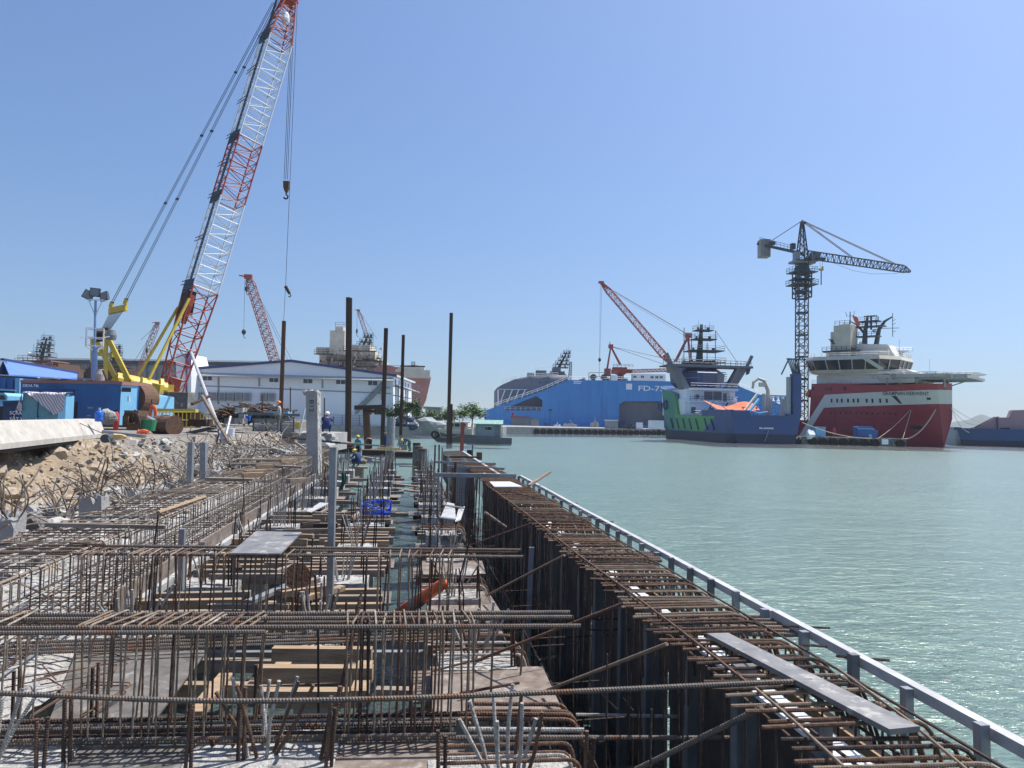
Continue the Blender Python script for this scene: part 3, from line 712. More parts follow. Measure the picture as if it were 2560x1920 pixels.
mb = MB(); a = P(1676, 908, d+2); bt = P(1503, 706, d+2); lattice(mb, a, a.lerp(bt, .12), HD, .9, .8, 1.9, 1.5, 2, .14, .09); lattice(mb, a.lerp(bt, .12), a.lerp(bt, .9), HD, 1.9, 1.5, 1.7, 1.4, 22, .13, .07); lattice(mb, a.lerp(bt, .9), bt, HD, 1.7, 1.4, .6, .6, 4, .13, .08)
mb.bar(a, a.lerp(bt, .1), .5, 6); mb.bar(bt.lerp(a, .06), bt, .45, 6); mb.box(bt, (1.6, 1, .7)); obj("boom", mb, "red_far", t)
mb = MB(); ap = P(1720, 842, d+2)
for o in (-1., 1.): mb.bar(P(1688, 905, d+2)+HD*o, ap+HD*o*.5, .33, 6); mb.bar(P(1726, 902, d+2)+HD*o, ap+HD*o*.5, .2, 6)
for k in range(4): q = P(1688, 905, d+2).lerp(ap, .15+.25*k); mb.bar(q-HD*.9, q+HD*.9, .15, 4)
mb.box(ap+Vector((0, 0, .4)), (1.5, 1.4, 1.6)); railing(mb, [ap+RT*-1.6-HD*.8, ap+RT*1.2-HD*.8], .9, .05, .9); obj("gantry", mb, "red_far", t)
mb = MB()
for o in (-.5, 0, .5): mb.bar(ap+HD*o+RT*-.4+Vector((0, 0, .9)), bt.lerp(a, .03)+HD*o, .045, 4)
mb.bar(ap+RT*-.5, bt.lerp(a, .06), .045, 4)
for o in (-.25, .25): mb.bar(bt+RT*o, P(1499, 903, d+2)+RT*o*.2, .035, 4)
mb.bar(P(1499, 903, d+2), P(1498, 940, d+2), .05, 4)
obj("cable", mb, "cable", t)
mb = MB(); mb.lathe([(.1, 0), (.45, .4), (.45, 1.), (.1, 1.4)], P(1499, 905, d+2), 8); obj("hook_block", mb, "dark", t)
t, top = dock_crane("small red dock crane with lowered boom resting on the dock deck", (1553, 951), d+3, 3.4, None, None)
mb = MB(); ap = P(1527, 866, d+3)
for o in (-.9, .9): mb.bar(P(1551, 912, d+3)+HD*o, ap+HD*o*.3, .26, 6); mb.bar(P(1518, 922, d+3)+HD*o, ap+HD*o*.3, .2, 6)
mb.box(ap, (1.3, 1.2, 1.2)); mb.bar(ap, ap+RT*-.4+Vector((0, 0, 1.4)), .12, 5); obj("gantry", mb, "red_far", t)
mb = MB(); lattice(mb, P(1566, 928, d+3), P(1672, 925, d+3), (0, 0, 1), 1.1, .9, 1.1, .9, 20, .1, .06); obj("boom", mb, "red_far", t)
mb = MB()
for o in (-.4, .2): mb.bar(ap+HD*o, P(1665, 897, d+3)+HD*o, .04, 4); mb.bar(ap+HD*o, P(1672, 915, d+3)+HD*o, .04, 4)
obj("cable", mb, "cable", t)
mb = MB(); pbx(mb, 1512, 921, 1527, 940, d+1, 2); pbx(mb, 1530, 924, 1548, 934, d+1, 2); obj("counterweight", mb, "red_far", t)

# quay face with tyre fenders
mb = MB(); a = flat(f2, 0); b = flat(f3, 0); dv = (b-a).normalized(); nv = Vector((dv.y, -dv.x, 0))
tlab = "black tyre fender hung on the quay wall below the blue floating dock"
mb.lathe([(.25, -.2), (.75, -.24), (.95, 0), (.75, .24), (.25, .2)], (0, 0, 0), 14)
src = obj("tyre_fender", mb, "tyre", label=tlab, cat="tyre", group="tyre fenders under the floating dock", origin=(0, 0, 0))
rot = nv.to_track_quat('Z', 'Y').to_euler()
first = True; Lq = (b-a).length
for i in range(22):
    q = a + dv*(Lq*.14 + i*2.02) + nv*.3 + Vector((0, 0, .55))
    o = src if first else copy_tree(src); first = False; o.location = q; o.rotation_euler = rot
# clutter on that quay
def sbox(name, x0, y0, x1, y1, d, t, m, label, cat, roofm=None, group=None):
    T = thing(name, label, cat, P((x0+x1)/2, y1, d), group)
    mb = MB(); pbx(mb, x0, y0, x1, y1, d, t); obj("body" if roofm is None else "wall", mb, m, T)
    if roofm: mb = MB(); pbx(mb, x0-1, y0-2.2, x1+1, y0, d-.3, t+.6); obj("roof", mb, roofm, T)
    return T
T = sbox("site_cabin", 1277, 1043, 1323, 1064, 186, 4, "grey_far", "long grey site cabin with red roof edge on the dock quay", "cabin", "red_far")
T = sbox("site_cabin", 1326, 1048, 1347, 1064, 188, 3, "shed_grey", "small pale grey shed beside the red roofed cabin", "cabin", "grey_far")
T = sbox("shipping_container", 1518, 1052, 1545, 1071, 200, 5, "shed_grey", "pale grey container on the dock quay", "container", "white_paint")
T = sbox("shipping_container", 1545, 1051, 1562, 1072, 201, 5, "blue_dark", "dark blue container beside the pale one on the dock quay", "container")
T = sbox("shipping_container", 1627, 1051, 1660, 1072, 205, 4, "white_paint", "white slatted container on the quay under the dock opening", "container")
T = sbox("ibc_tank", 1592, 1056, 1607, 1072, 204, 1.4, "white_paint", "white caged liquid tank on the dock quay", "tank")
for i, (x0, y0, x1, y1, mm, lb, nm, ct) in enumerate(((1385, 1060, 1402, 1066, "white_paint", "low white boat cover heap on the quay left of the truck", "tarpaulin", "tarpaulin"), (1410, 1054, 1442, 1067, "galv_white", "heap of grey machinery on the quay in front of the blue wall", "machinery", "machinery"), (1478, 1048, 1497, 1068, "galv_white", "pale generator set with exhaust on the dock quay", "generator", "generator"), (1359, 1056, 1376, 1064, "blue_box", "small bright blue skip on the dock quay", "skip", "skip"), (1565, 1058, 1590, 1072, "slate", "dark scrap steel heap between containers on the quay", "scrap_heap", "scrap heap"))):
    T = thing(nm, lb, ct, P((x0+x1)/2, y1, 196)); random.seed(40+i)
    mb = MB(); pbx(mb, x0, (y0+y1)/2, x1, y1, 196, 2)
    for k in range(12): x = rnd(x0, x1-4); h_ = rnd(.2, .9); pbx(mb, x, y1-(y1-y0)*h_, x+rnd(2, 6), y1, 195.5+rnd(0, 1.5), .8)
    mb.bar(P((x0+x1)/2, y0, 196), P((x0+x1)/2, y0-4, 196), .1, 4)
    obj("body", mb, mm, T)
mb = MB(); mb.bar(P(1374, 1062, 190), P(1376, 1025, 190), .08, 5); mb.box(P(1376, 1025, 190), (.9, .4, .4)); obj("lamp_post", mb, "slate", label="slim dark lamp post on the quay in front of the dock", cat="lamp post")
mb = MB(); mb.bar(P(1279, 1046, 184), P(1280, 1030, 184), .05, 5); mb.prism([P(1280, 1031, 184), P(1285, 1034, 184), P(1283, 1041, 184), P(1280, 1039, 184)], HD*.03); obj("flag", mb, "red_cloth", label="small red flag on a short pole above the grey cabin", cat="flag")
# ================================================================ red and white ship at the right
def stripe_mat():
    m = bpy.data.materials.new("hull_red_white"); m.use_nodes = True; nt = m.node_tree; L = nt.links.new; b = nt.nodes["Principled BSDF"]; b.inputs["Roughness"].default_value = .4
    tc = nd(nt, "ShaderNodeTexCoord"); sp = nd(nt, "ShaderNodeSeparateXYZ"); L(tc.outputs["Object"], sp.inputs[0])
    return m, nt, L, b, sp
def mth(nt, op, a, b=None):
    n = nt.nodes.new("ShaderNodeMath"); n.operation = op
    for i, q in enumerate((a, b)):
        if q is None: continue
        if isinstance(q, (int, float)): n.inputs[i].default_value = q
        else: nt.links.new(q, n.inputs[i])
    return n.outputs[0]
def mixc(nt, f, a, b):
    n = nd(nt, "ShaderNodeMix", data_type='RGBA')
    for i, q in ((6, a), (7, b)):
        if isinstance(q, tuple): n.inputs[i].default_value = (*q, 1)
        else: nt.links.new(q, n.inputs[i])
    nt.links.new(f, n.inputs[0]); return n.outputs[2]
def local_obj(name, mb, m, parent, xf):               # mesh kept in the ship's own axes so its painted bands follow the hull
    me = bpy.data.meshes.new(name); me.from_pydata(mb.v, [], mb.f); me.materials.append(m); me.update()
    o = bpy.data.objects.new(name, me); COL.objects.link(o); o.parent = parent; o.matrix_local = Matrix.Translation(-wloc(parent)) @ xf
    return o
random.seed(21)
d = 146; YAW = 136
B0 = flat(P(2368, 1117, d), 0); XF = F(B0, YAW)       # x aft from the stem, y to starboard (towards the viewer), z up
gs = thing("ship", "large dark red and white offshore ship moored bow to the right with landing deck", "ship", B0)
ST = [(-.9, .25, .05, 5.4, 12.4), (-.3, 2.6, .1, 3.0, 12.3), (.6, 4.6, .3, -.6, 12.2), (2, 6.1, .8, -1, 12.1), (4, 7.2, 1.9, -1, 12), (7, 8.0, 3.8, -1, 11.9), (11, 8.8, 6.2, -1, 11.9), (15, 9.1, 8.2, -1, 12.1), (18, 9.2, 9.0, -1, 12.3), (23, 9.2, 9.2, -1, 12.3), (23.5, 9.2, 9.2, -1, 4.6), (44, 9.2, 9.2, -1, 4.6)]
mb = MB(); hull_mesh(mb, ST, 10, 1.25)
m, nt, L, b, sp = stripe_mat(); X, Zc = sp.outputs[0], sp.outputs[2]
lo = mth(nt, 'ADD', mth(nt, 'MULTIPLY', X, -.05), 8.3); hi = mth(nt, 'ADD', mth(nt, 'MULTIPLY', X, -.052), 11.0)
band = mth(nt, 'MULTIPLY', mth(nt, 'MULTIPLY', mth(nt, 'GREATER_THAN', Zc, lo), mth(nt, 'LESS_THAN', Zc, hi)), mth(nt, 'LESS_THAN', X, mth(nt, 'ADD', mth(nt, 'MULTIPLY', mth(nt, 'SUBTRACT', 9.75, Zc), .62), 20.4)))
dg = mth(nt, 'SUBTRACT', X, mth(nt, 'MULTIPLY', mth(nt, 'SUBTRACT', 9.75, Zc), .62))
diag = mth(nt, 'MULTIPLY', mth(nt, 'MULTIPLY', mth(nt, 'GREATER_THAN', dg, 18.9), mth(nt, 'LESS_THAN', dg, 20.4)), mth(nt, 'LESS_THAN', Zc, hi))
white = mth(nt, 'MAXIMUM', band, diag)
nz = nd(nt, "ShaderNodeTexNoise", Scale=.35, Detail=5.); L(nt.nodes["Texture Coordinate"].outputs["Object"], nz.inputs["Vector"])
red = mixc(nt, nz.outputs[0], (.24, .018, .036), (.29, .025, .045)); red = mixc(nt, mth(nt, 'GREATER_THAN', Zc, hi), red, (.31, .034, .05))
L(mixc(nt, white, red, (.55, .55, .50)), b.inputs["Base Color"])
local_obj("hull", mb, m, gs, XF)
def hb(x, z):
    for q0, q1 in zip(ST, ST[1:]):
        if q0[0] <= x <= q1[0]:
            t = (x-q0[0])/(q1[0]-q0[0]); A_ = [q0[i]+(q1[i]-q0[i])*t for i in range(5)]
            k = max(0, min(1, (z-A_[3])/(A_[4]-A_[3]))); return A_[2]+(A_[1]-A_[2])*k**1.25
    return 9.2
def gsp(name, fill, m, smooth=False, up=None):        # up: part of the accommodation, set back and scaled to the deck
    mb = MB(); fill(mb)
    if name in ("superstructure", "bridge_window", "bridge_roof", "funnel_tower", "railing", "mast", "radome", "flag", "aerial"):
        mb.v = [Vector((v.x+(-6 if name in ("funnel_tower", "flag", "aerial") else -1 if name in ("mast", "radome") else -4)*(v.z > 12.2), v.y, v.z if v.z < 12.3 else 12.3+(v.z-12.3)*.79)) for v in mb.v]
    mb.v = [XF @ v for v in mb.v]; return obj(name, mb, m, gs, smooth=smooth)
def onhull(x, z, o=.05): return Vector((x, hb(x, z)+o, z))
def fx(mb): letters(mb, "GRAMPIAN DERWENT", 1, lambda x, z: onhull(9.4-x, 9.85+z*1.0), 7.6)
gsp("lettering", fx, "letter_dark")
for x, z, a_, b_ in [(x*.74, 8.75, .17, .40) for x in (25.5, 24, 22.8, 21.2, 19.8, 18.7, 16.6, 15.2, 13.4, 11.9)]+[(x*.72, 11.2, .26, .36) for x in (31.5, 27.8, 26.5, 22.6)]+[(19-k*.95, 6.2, .14, .17) for k in range(13)]:
    gsp("porthole", lambda mb: mb.put([onhull(x+a_, z-b_), onhull(x-a_, z-b_), onhull(x-a_, z+b_), onhull(x+a_, z+b_)], [(0, 1, 2, 3)]), "glass_dark")
def fx(mb):
    mb.put([onhull(7.9, 9.7, .08), onhull(7.1, 9.7, .08), onhull(6.3, 8.2, .08), onhull(6.7, 8.2, .08)], [(0, 1, 2, 3)]); mb.put([onhull(2.3, 9, .06), onhull(1.7, 9, .06), onhull(1.7, 9.45, .06), onhull(2.3, 9.45, .06)], [(0, 3, 2, 1)])
    mb.put([onhull(5.4, 3.2, .06), onhull(3.6, 3.2, .06), onhull(3.6, 3.9, .06), onhull(5.4, 3.9, .06)], [(0, 1, 2, 3)])
gsp("anchor_pocket", fx, "dark")
def fx(mb):                                           # accommodation block, bridge deck
    mb.b2((8, -6.5, 12.31), (27, 6.5, 14.6)); mb.b2((10, -7.2, 14.6), (26.5, 7.2, 15.3)); mb.prism([(6.5, -5, 14.0), (10, -5, 15.9), (20, -5, 15.9), (20, -5, 14.0)], (0, 10, 0))
    mb.b2((13.5, -4, 19.4), (26, 4, 21.2)); mb.prism([(12.5, -3, 19.4), (14, -3, 22.6), (20, -3, 23.2), (21, -3, 19.4)], (0, 6, 0))
gsp("superstructure", fx, "cream_white")
BR = [(20+(x-20)*.86, y*.88) for x, y in ((10, -5), (10, 4), (13, 9.2), (27.5, 11.2), (30, 9), (30, -9), (26, -11), (13, -9))]
def ring(z, k, cx=20): return [(cx+(x-cx)*k, y*k, z) for x, y in BR]
def fx(mb): mb.put(ring(15.8, .93)+ring(18.4, 1.0), [(i, (i+1) % 8, 8+(i+1) % 8, 8+i) for i in range(8)][::1] + [tuple(range(8)), tuple(range(15, 7, -1))])
gsp("bridge_window", fx, "glass_dark")
def fx(mb):
    mb.put(ring(18.4, 1.03)+ring(19.35, .99), [(i, (i+1) % 8, 8+(i+1) % 8, 8+i) for i in range(8)] + [tuple(range(8)), tuple(range(15, 7, -1))])
    mb.put(ring(15.0, .9)+ring(15.85, .96), [(i, (i+1) % 8, 8+(i+1) % 8, 8+i) for i in range(8)] + [tuple(range(8)), tuple(range(15, 7, -1))])
    a, c = ring(15.8, .94), ring(18.4, 1.012)
    for i in range(8):
        j = (i+1) % 8; n = max(1, int((Vector(a[j])-Vector(a[i])).length/2.3))
        for k in range(n+1): mb.beam(Vector(a[i]).lerp(Vector(a[j]), k/n), Vector(c[i]).lerp(Vector(c[j]), k/n), .14, .14)
    mb.beam((16, 10.1, 18.4), (13.0, 9.2, 15.6), .5, .8)
gsp("bridge_roof", fx, "cream_paint")
def fx(mb): mb.b2((22.4, 1.4, 19), (25.8, 5.6, 28)); mb.b2((25.4, 1.9, 19), (26.6, 5.2, 26.4)); mb.b2((22.8, 2, 28), (25, 5, 28.3))
gsp("funnel_tower", fx, "cream_paint")
def fx(mb):
    railing(mb, [(22.6, 5.5, 28.1), (25.6, 5.5, 28.1)], 1.1, .05, 1); mb.bar((23, 4, 28), (23, 4, 31.6), .1, 5); mb.bar((22.2, 4, 30.6), (23.8, 4, 30.6), .06, 4)
    for k in (-.7, 0, .7): mb.bar((23+k, 4, 30.6), (23+k*1.3, 4, 31.8), .05, 4)
gsp("aerial", fx, "slate")
def fx(mb):
    pass
    for p in ((10, 9, 19.3), (6, 4, 14.6), (29, 8, 19.3), (31, 7, 14.6)): mb.bar(p, Vector(p)+Vector((0, 0, 3.6)), .04, 4)
    railing(mb, [Vector(q) for q in ring(19.3, .97)]+[Vector(ring(19.3, .97)[0])], 1.0, .04, 1.3)
    railing(mb, [(31, 6.6, 14.6), (22, 6.6, 14.6)], 1., .04, 1.2); railing(mb, [(27, 8.9, 12.3), (20, 8.9, 12.3), (14, 8.6, 12.3)], .9, .04, 1.2)
    for k in range(6): mb.bar((13+rnd(-.8, .8), -2+rnd(-.5, .5), 19.2), (13+rnd(-.8, .8), -2, 19.3+rnd(1.5, 3.6)), .05, 4)
    for y in (-1, 1.): mb.bar((13.5, y, 19.2), (13.5, y, 21.6), .06, 4)
    railing(mb, [(14.2, -2.2, 21.4), (11.4, -4.4, 21.4)], 1., .05, .8); mb.b2((11.4, -4.4, 21.1), (14.2, -1.4, 21.4)); mb.prism([(14.5, -3, 19.2), (14, -3, 21.1), (12.4, -3, 21.1), (13.6, -3, 19.2)], (0, 1, 0))
gsp("railing", fx, "white_crane")
def fx(mb):
    mb.tube([(15.8, 2, 22.5), (15.6, 2, 27), (15.2, 2, 30.2)], .6, 7, r1=.25); mb.tube([(14.2, 0, 22.5), (13.6, 0, 27), (12.4, 0, 29.2), (11, 0, 30.2)], .55, 7, r1=.18); mb.tube([(15.8, 2, 26), (17.4, 2, 28.5), (18.8, 2, 29.6)], .3, 6, r1=.12)
    mb.tube([(14.8, 1, 27), (14.8, 1, 30.8)], .2, 6); mb.b2((13.8, .4, 30.5), (16, 1.7, 30.7))
    for z, x0, x1 in ((25, 13, 19.4), (27.6, 12, 20), (29, 13, 17)): mb.b2((x0, .2, z), (x1, 2.4, z+.3)); railing(mb, [(x0, 2.4, z+.3), (x1, 2.4, z+.3)], 1., .05, 1.2)
    mb.bar((10.6, 1, 24.8), (10.6, 1, 31), .07, 5); mb.bar((9.4, 1, 27), (13, 1, 27.2), .08, 5)
    for z in (26, 28, 29): mb.bar((10.6, 1, z), (10, 1, z+.3), .06, 4)
    for k in range(6): x = rnd(12.5, 18); mb.bar((x, 1.5, rnd(27, 29)), (x, 1.5, rnd(29.6, 31)), .05, 4)
    for k in range(3): mb.beam((21.8-k*.3, 5.5, 24.4-k*.5), (16.6, 4.5, 21.6-k*.2), .5, .28)
    mb.b2((16, 2, 20.9), (23, 6.2, 21.3)); railing(mb, [(16, 6.2, 21.3), (23, 6.2, 21.3)], 1., .05, 1)
gsp("mast", fx, "slate")
for c_, r_ in (((14, 1.4, 26.6), .5), ((16.2, 3, 23.4), .35)): gsp("radome", lambda mb: mb.lump(c_, r_, 1, 2, .03), "white_crane", True)
HDK = [(8.9*math.cos(a)+3.4, 8.7*math.sin(a)) for a in [R(22.5+45*k) for k in range(8)]]
def fx(mb): mb.prism([(x, y, 13.3) for x, y in HDK], (0, 0, .65))
gsp("helicopter_deck", fx, "galv_white")
def fx(mb):
    n = 8
    for i in range(n):
        p, q = Vector((*HDK[i], 13.9)), Vector((*HDK[(i+1) % n], 13.9)); po, qo = [Vector((3.4+(HDK[j % n][0]-3.4)*1.15, HDK[j % n][1]*1.15, 14.2)) for j in (i, i+1)]
        mb.bar(po, qo, .07, 4)
        for k in range(6): t = k/5; mb.bar(p.lerp(q, t), po.lerp(qo, t), .05, 4)
        for k in (1, 2): mb.bar(p.lerp(po, k/3), q.lerp(qo, k/3), .035, 4)
    for k in range(7): x = -8+k*2.6; mb.beam((x+3, -7, 13.3), (x+3, 7, 13.3), .18, .5)
    for y in (-6, -2, 2, 6): mb.beam((-5, y, 13.2), (10.5, y, 13.2), .18, .6)
    for x, y in ((-.2, 2.6), (3.8, 6), (7.5, 4.5), (9, 6.5)): mb.bar((x, y, 11.6), (x, y, 13.4), .25, 8)
    mb.beam((.2, -1.2, 11.5), (.2, -1.2, 14.6), .5, .5); mb.bar((-4, -3, 13.4), (1, -2.5, 11.6), .12, 5); mb.bar((11.5, 8, 13.4), (6, 7.4, 12.2), .14, 5)
gsp("deck_support", fx, "galv_white")
def fx(mb): mb.prism([(22.6, 4, 30.7), (21.6, 4, 30.2), (20.9, 4, 28), (21.4, 4, 27.6), (22.2, 4, 29.2)], (0, .03, 0))
gsp("flag", fx, "tarp_orange")
def fx(mb): mb.prism([(24.5, 6, 9.5), (23.8, 6, 11.2), (24.4, 6, 11.2), (25, 6, 10)], (0, 1.5, 0))
gsp("lifeboat", fx, "tarp_orange")
def ropeline(label, pts, r=.05, m="rope", sag=1.2, name="mooring_rope"):
    a, b = Vector(pts[0]), Vector(pts[1]); mb = MB()
    mb.tube([a.lerp(b, t/14)-Vector((0, 0, sag*4*(t/14)*(1-t/14))) for t in range(15)], r, 5); obj(name, mb, m, label=label, cat="rope")
W = lambda x, y, z: XF @ Vector((x, y, z))
ropeline("thick sagging tan rope from the red bow down to the pier end", (W(1.2, hb(1.2, 7.2)+.1, 7.2), P(2253, 1098, 137)), .13, sag=1.6)
ropeline("thin straight rope hanging from the red ship's side to the pier", (W(5, hb(5, 7), 7), P(2257, 1096, 137)), .06, sag=.1)
ropeline("thin brown rope slanting from the red ship's side to the blue skip", (W(5.2, hb(5.2, 7), 7), P(2195, 1096, 138)), .06, sag=.4)
ropeline("long grey rope from the blue stern down along the pier edge", (P(2005, 1056, 134), P(2180, 1096, 136)), .07, sag=.7)
for i, (lb, q, sg) in enumerate((("upper thin rope from the red bow towards the navy ship", (P(2378, 1017, 144), P(2452, 1057, 150)), .3), ("sagging thin rope from the red bow to the navy ship's stern", (P(2377, 1019, 144), P(2423, 1081, 148)), 1.), ("lower thin rope from the red bow towards the navy ship", (P(2378, 1020, 144), P(2450, 1060, 150)), 1.2))): ropeline(lb, q, .045, sag=sg)

# pier with tyres
pA, pB = flat(P(1962, 1112, 140), 0), flat(P(2266, 1118, 136.5), 0)
land("pier", [pA, pB, pB+HD*5, pA+HD*5], 1.45, "concrete_dark", -1.5)
random.seed(9)
dv = (pB-pA).normalized(); nv = Vector((dv.y, -dv.x, 0)); rot = nv.to_track_quat('Z', 'Y').to_euler()
mb = MB(); mb.lathe([(.25, -.25), (.7, -.3), (.88, -.1), (.88, .1), (.7, .3), (.25, .25)], (0, 0, 0), 16)
src = obj("tyre_fender", mb, "tyre", label="black tyre fender hung along the pier before the red ship", cat="tyre", group="tyre fenders on the pier before the red ship", origin=(0, 0, 0))
first = True
for px in (1985, 1998, 2038, 2062, 2088, 2112, 2137, 2162, 2186, 2246):
    q = flat(P(px, 1112, 137.5), .5); o = src if first else copy_tree(src); first = False
    t = (q-pA).dot(dv); o.location = flat(pA+dv*t, .62)+nv*.25; o.rotation_euler = rot
mb = MB(); pbx(mb, 2205, 1098, 2221, 1111, 135.9, .1); obj("notice_board", mb, "letter_white", label="small white notice board fixed to the pier face between tyres", cat="notice board")
T = sbox("container_kiosk", 2040, 1069, 2064, 1093, 140, 2.2, "blue_light", "small bright blue kiosk with pale roof on the pier", "kiosk", "pale_blue_pole")
T = thing("skip_container", "large blue skip container with sloped lid on the pier", "skip", P(2164, 1095, 139))
mb = MB(); mb.prism(PX([(2144, 1068), (2148, 1066), (2180, 1066), (2186, 1073), (2196, 1076), (2192, 1095), (2146, 1095)], 139), HD*2); obj("body", mb, "blue_box", T)
mb = MB(); pbx(mb, 2172, 1086, 2180, 1095, 138.9, .1); pbx(mb, 2144, 1071, 2186, 1073, 138.8, .3); obj("door", mb, "blue_light", T)
mb = MB(); mb.lump(P(2026, 1086, 139), .8, 3, 2, .4); obj("sack_pile", mb, "white_paint", label="white sack heap beside the blue kiosk on the pier", cat="sacks")
for i in range(14):
    x = rnd(1990, 2250); mb = MB(); mb.lump(P(x, 1095.5, 139), rnd(.12, .3), i, 1, .4); obj("debris_lump", mb, "stone", label="small tan rubbish lump lying on the pier", cat="rubbish", group="rubbish lumps on the pier")

# ================================================================ blue and green ship (stern towards the viewer)
def stern_ship(xf, t, B, Ls, navy, green, post=1):
    mb = MB(); hb_ = B/2
    st = [(0, hb_, hb_-1.3, -.2, 5.0), (.05, hb_, hb_-1.2, -.6, 5.0), (3, hb_, hb_-.4, -1.5, 5.0), (14, hb_, hb_, -1.5, 5.0), (14.6, hb_+.02, hb_, -1.5, 5.3), (Ls*.62, hb_, hb_, -1.5, 5.3), (Ls*.66, hb_, hb_, -1.5, 10), (Ls*.85, hb_, hb_*.8, -1.5, 11.5), (Ls, hb_*.55, 1, -1.5, 12.5)]
    if not green: st = st[:6]
    mb2 = MB(); hull_mesh(mb2, st, 8, .8); mb2.v = [Vector((v.y, v.x, v.z)) for v in mb2.v]; mb2.f = [f[::-1] for f in mb2.f]
    m, nt, L, b, sp = stripe_mat(); X, Y, Zc = sp.outputs[0], sp.outputs[1], sp.outputs[2]
    base = mixc(nt, mth(nt, 'GREATER_THAN', Zc, 1.75), (.012, .022, .06), (.028, .068, .19))
    if green:
        side = mth(nt, 'LESS_THAN', X, -hb_+.6)
        g = mth(nt, 'MULTIPLY', mth(nt, 'MULTIPLY', side, mth(nt, 'GREATER_THAN', Zc, 1.95)), mth(nt, 'GREATER_THAN', Y, mth(nt, 'ADD', mth(nt, 'MULTIPLY', mth(nt, 'SUBTRACT', 5.2, Zc), 1.9), 7.0)))
        gc = mixc(nt, mth(nt, 'GREATER_THAN', Y, Ls*.66), (.075, .30, .085), (.022, .23, .14))
        base = mixc(nt, g, base, gc)
    L(base, b.inputs["Base Color"]); local_obj("hull", mb2, m, t, xf)
    return mb
random.seed(31)
sb = flat(P(1916, 1108, 138), 0); SX = F(sb, 8.5); Bm, Ls = 13.6, 44
ss = thing("ship", "navy and bright green offshore ship seen from its stern with scaffolded mast", "ship", sb)
stern_ship(SX, ss, Bm, Ls, 1, True)
def ssp(name, fill, m, par=None, smooth=False): mb = MB(SX); fill(mb); return obj(name, mb, m, par or ss, smooth=smooth)
def fx(mb):
    pass
for y in [15.5+k*3.6 for k in range(5)]+[8, 11]: ssp("hull_rib", lambda mb: mb.beam((-Bm/2-.06, y+1.5, 4.4), (-Bm/2-.06, y, 2.3), .25, .35), "navy")
def fx(mb):                                           # stern gateway post at the right corner
    x = Bm/2; mb.b2((x-1.5, -.12, 4.9), (x+.12, 1.2, 13.2)); mb.b2((x-2.6, -.1, 4.9), (x-1.5, 1.0, 5.6))
    mb.b2((-Bm/2, -.14, 5.0), (-Bm/2+3.4, .5, 6.1)); mb.b2((-Bm/2-.1, 0, 5), (-Bm/2+.3, 14, 6.2))
    mb.b2((-Bm/2+3.4, -.13, 4.8), (x-2.6, .3, 5.25))
ssp("bulwark", fx, "navy")
def fx(mb):
    x = Bm/2
    for k in range(7): mb.beam((x-1.4+k*.24, .3, 13.2), (x-2.3+k*.36, .6, 16.), .12, .2)
    mb.beam((x-2.5, .5, 16), (x, .5, 16), .3, .25); mb.beam((x-3.6, .5, 13), (x-2.1, .5, 16), .2, .2)
ssp("stern_gantry", fx, "slate")
def fx(mb):
    mb.b2((-5.6, 24, 5.2), (6.0, 40, 8.2)); mb.b2((-5.8, 25, 8.2), (5.6, 40, 11.0)); mb.prism([(-6.2, 24.6, 5.2), (-6.2, 24.6, 8.6), (-4.6, 24.6, 11), (-3.6, 24.6, 11), (-5, 24.6, 5.2)], (0, 12, 0)); mb.prism([(6.6, 24.6, 5.2), (5.9, 24.6, 8.6), (4.8, 24.6, 11), (3.8, 24.6, 11), (5.2, 24.6, 5.2)], (0, 12, 0))
    mb.b2((-6, 23.2, 8.1), (6.2, 25, 8.35)); mb.b2((-5.2, 23, 10.7), (5.4, 25, 11.2))
ssp("superstructure", fx, "white_paint")
def fx(mb): pass
if 1:
    for x0, x1, z0, z1 in ((-1.6, .3, 8.7, 10.5), (.5, 2.4, 8.7, 10.5), (-4.4, -3.7, 9, 9.8), (-3.5, -2.8, 9, 9.8), (2.8, 3.6, 8.4, 10.2), (-5, -4, 5.7, 7), (2.6, 3.6, 5.7, 7), (-.6, .2, 5.9, 6.9)): ssp("doorway", lambda mb: mb.b2((x0, 23.9 if z0 < 8 else 24.9, z0), (x1, 24.6 if z0 < 8 else 25.5, z1)), "grey_far")
def fx(mb):
    for z, y in ((8.35, 23.3), (11.2, 23.2), (5.2, 21)): railing(mb, [(-5.5, y, z), (5.5, y, z)], 1.0, .05, 1.3)
    for x in (2.8, 5.2): railing(mb, [(x, 14, 5.2), (x, 21, 5.2)], 1.8, .09, 1.2)
    for x in (-2, 1.5): mb.beam((x, 22.8, 5.4), (x+1.6, 23.2, 8.2), .3, .12)
ssp("railing", fx, "navy")
def fx(mb):
    oc = [(math.cos(a)*6.0, 33+math.sin(a)*6.4) for a in [R(22.5+45*k) for k in range(8)]]; q = lambda z, k: [(x*k, 33+(y-33)*k, z) for x, y in oc]
    A_ = q(11.6, .8)+q(12.6, .98)+q(14.8, 1.02)+q(16.0, .72); F_ = [(8*r_+i, 8*r_+(i+1) % 8, 8*r_+8+(i+1) % 8, 8*r_+8+i) for r_ in range(3) for i in range(8)]
    mb.put(A_, F_+[tuple(range(31, 23, -1)), tuple(range(8))])
br = ssp("wheelhouse", fx, "navy")
def fx(mb):
    for k in range(7): mb.beam((-1.2, 26.75-.03*k, 12.0+k*.42), (4.4, 26.75-.03*k, 12.0+k*.42), .1, .14)
    mb.beam((-5.6, 27.8, 13.6), (-2.2, 26.5, 13.6), .1, .2); mb.beam((-4.6, 27, 14.9), (-1, 26.4, 15.1), .1, .12); mb.beam((0, 26.3, 15.1), (4.2, 26.6, 14.9), .1, .14)
ssp("window_blind", fx, "grey_far", br)
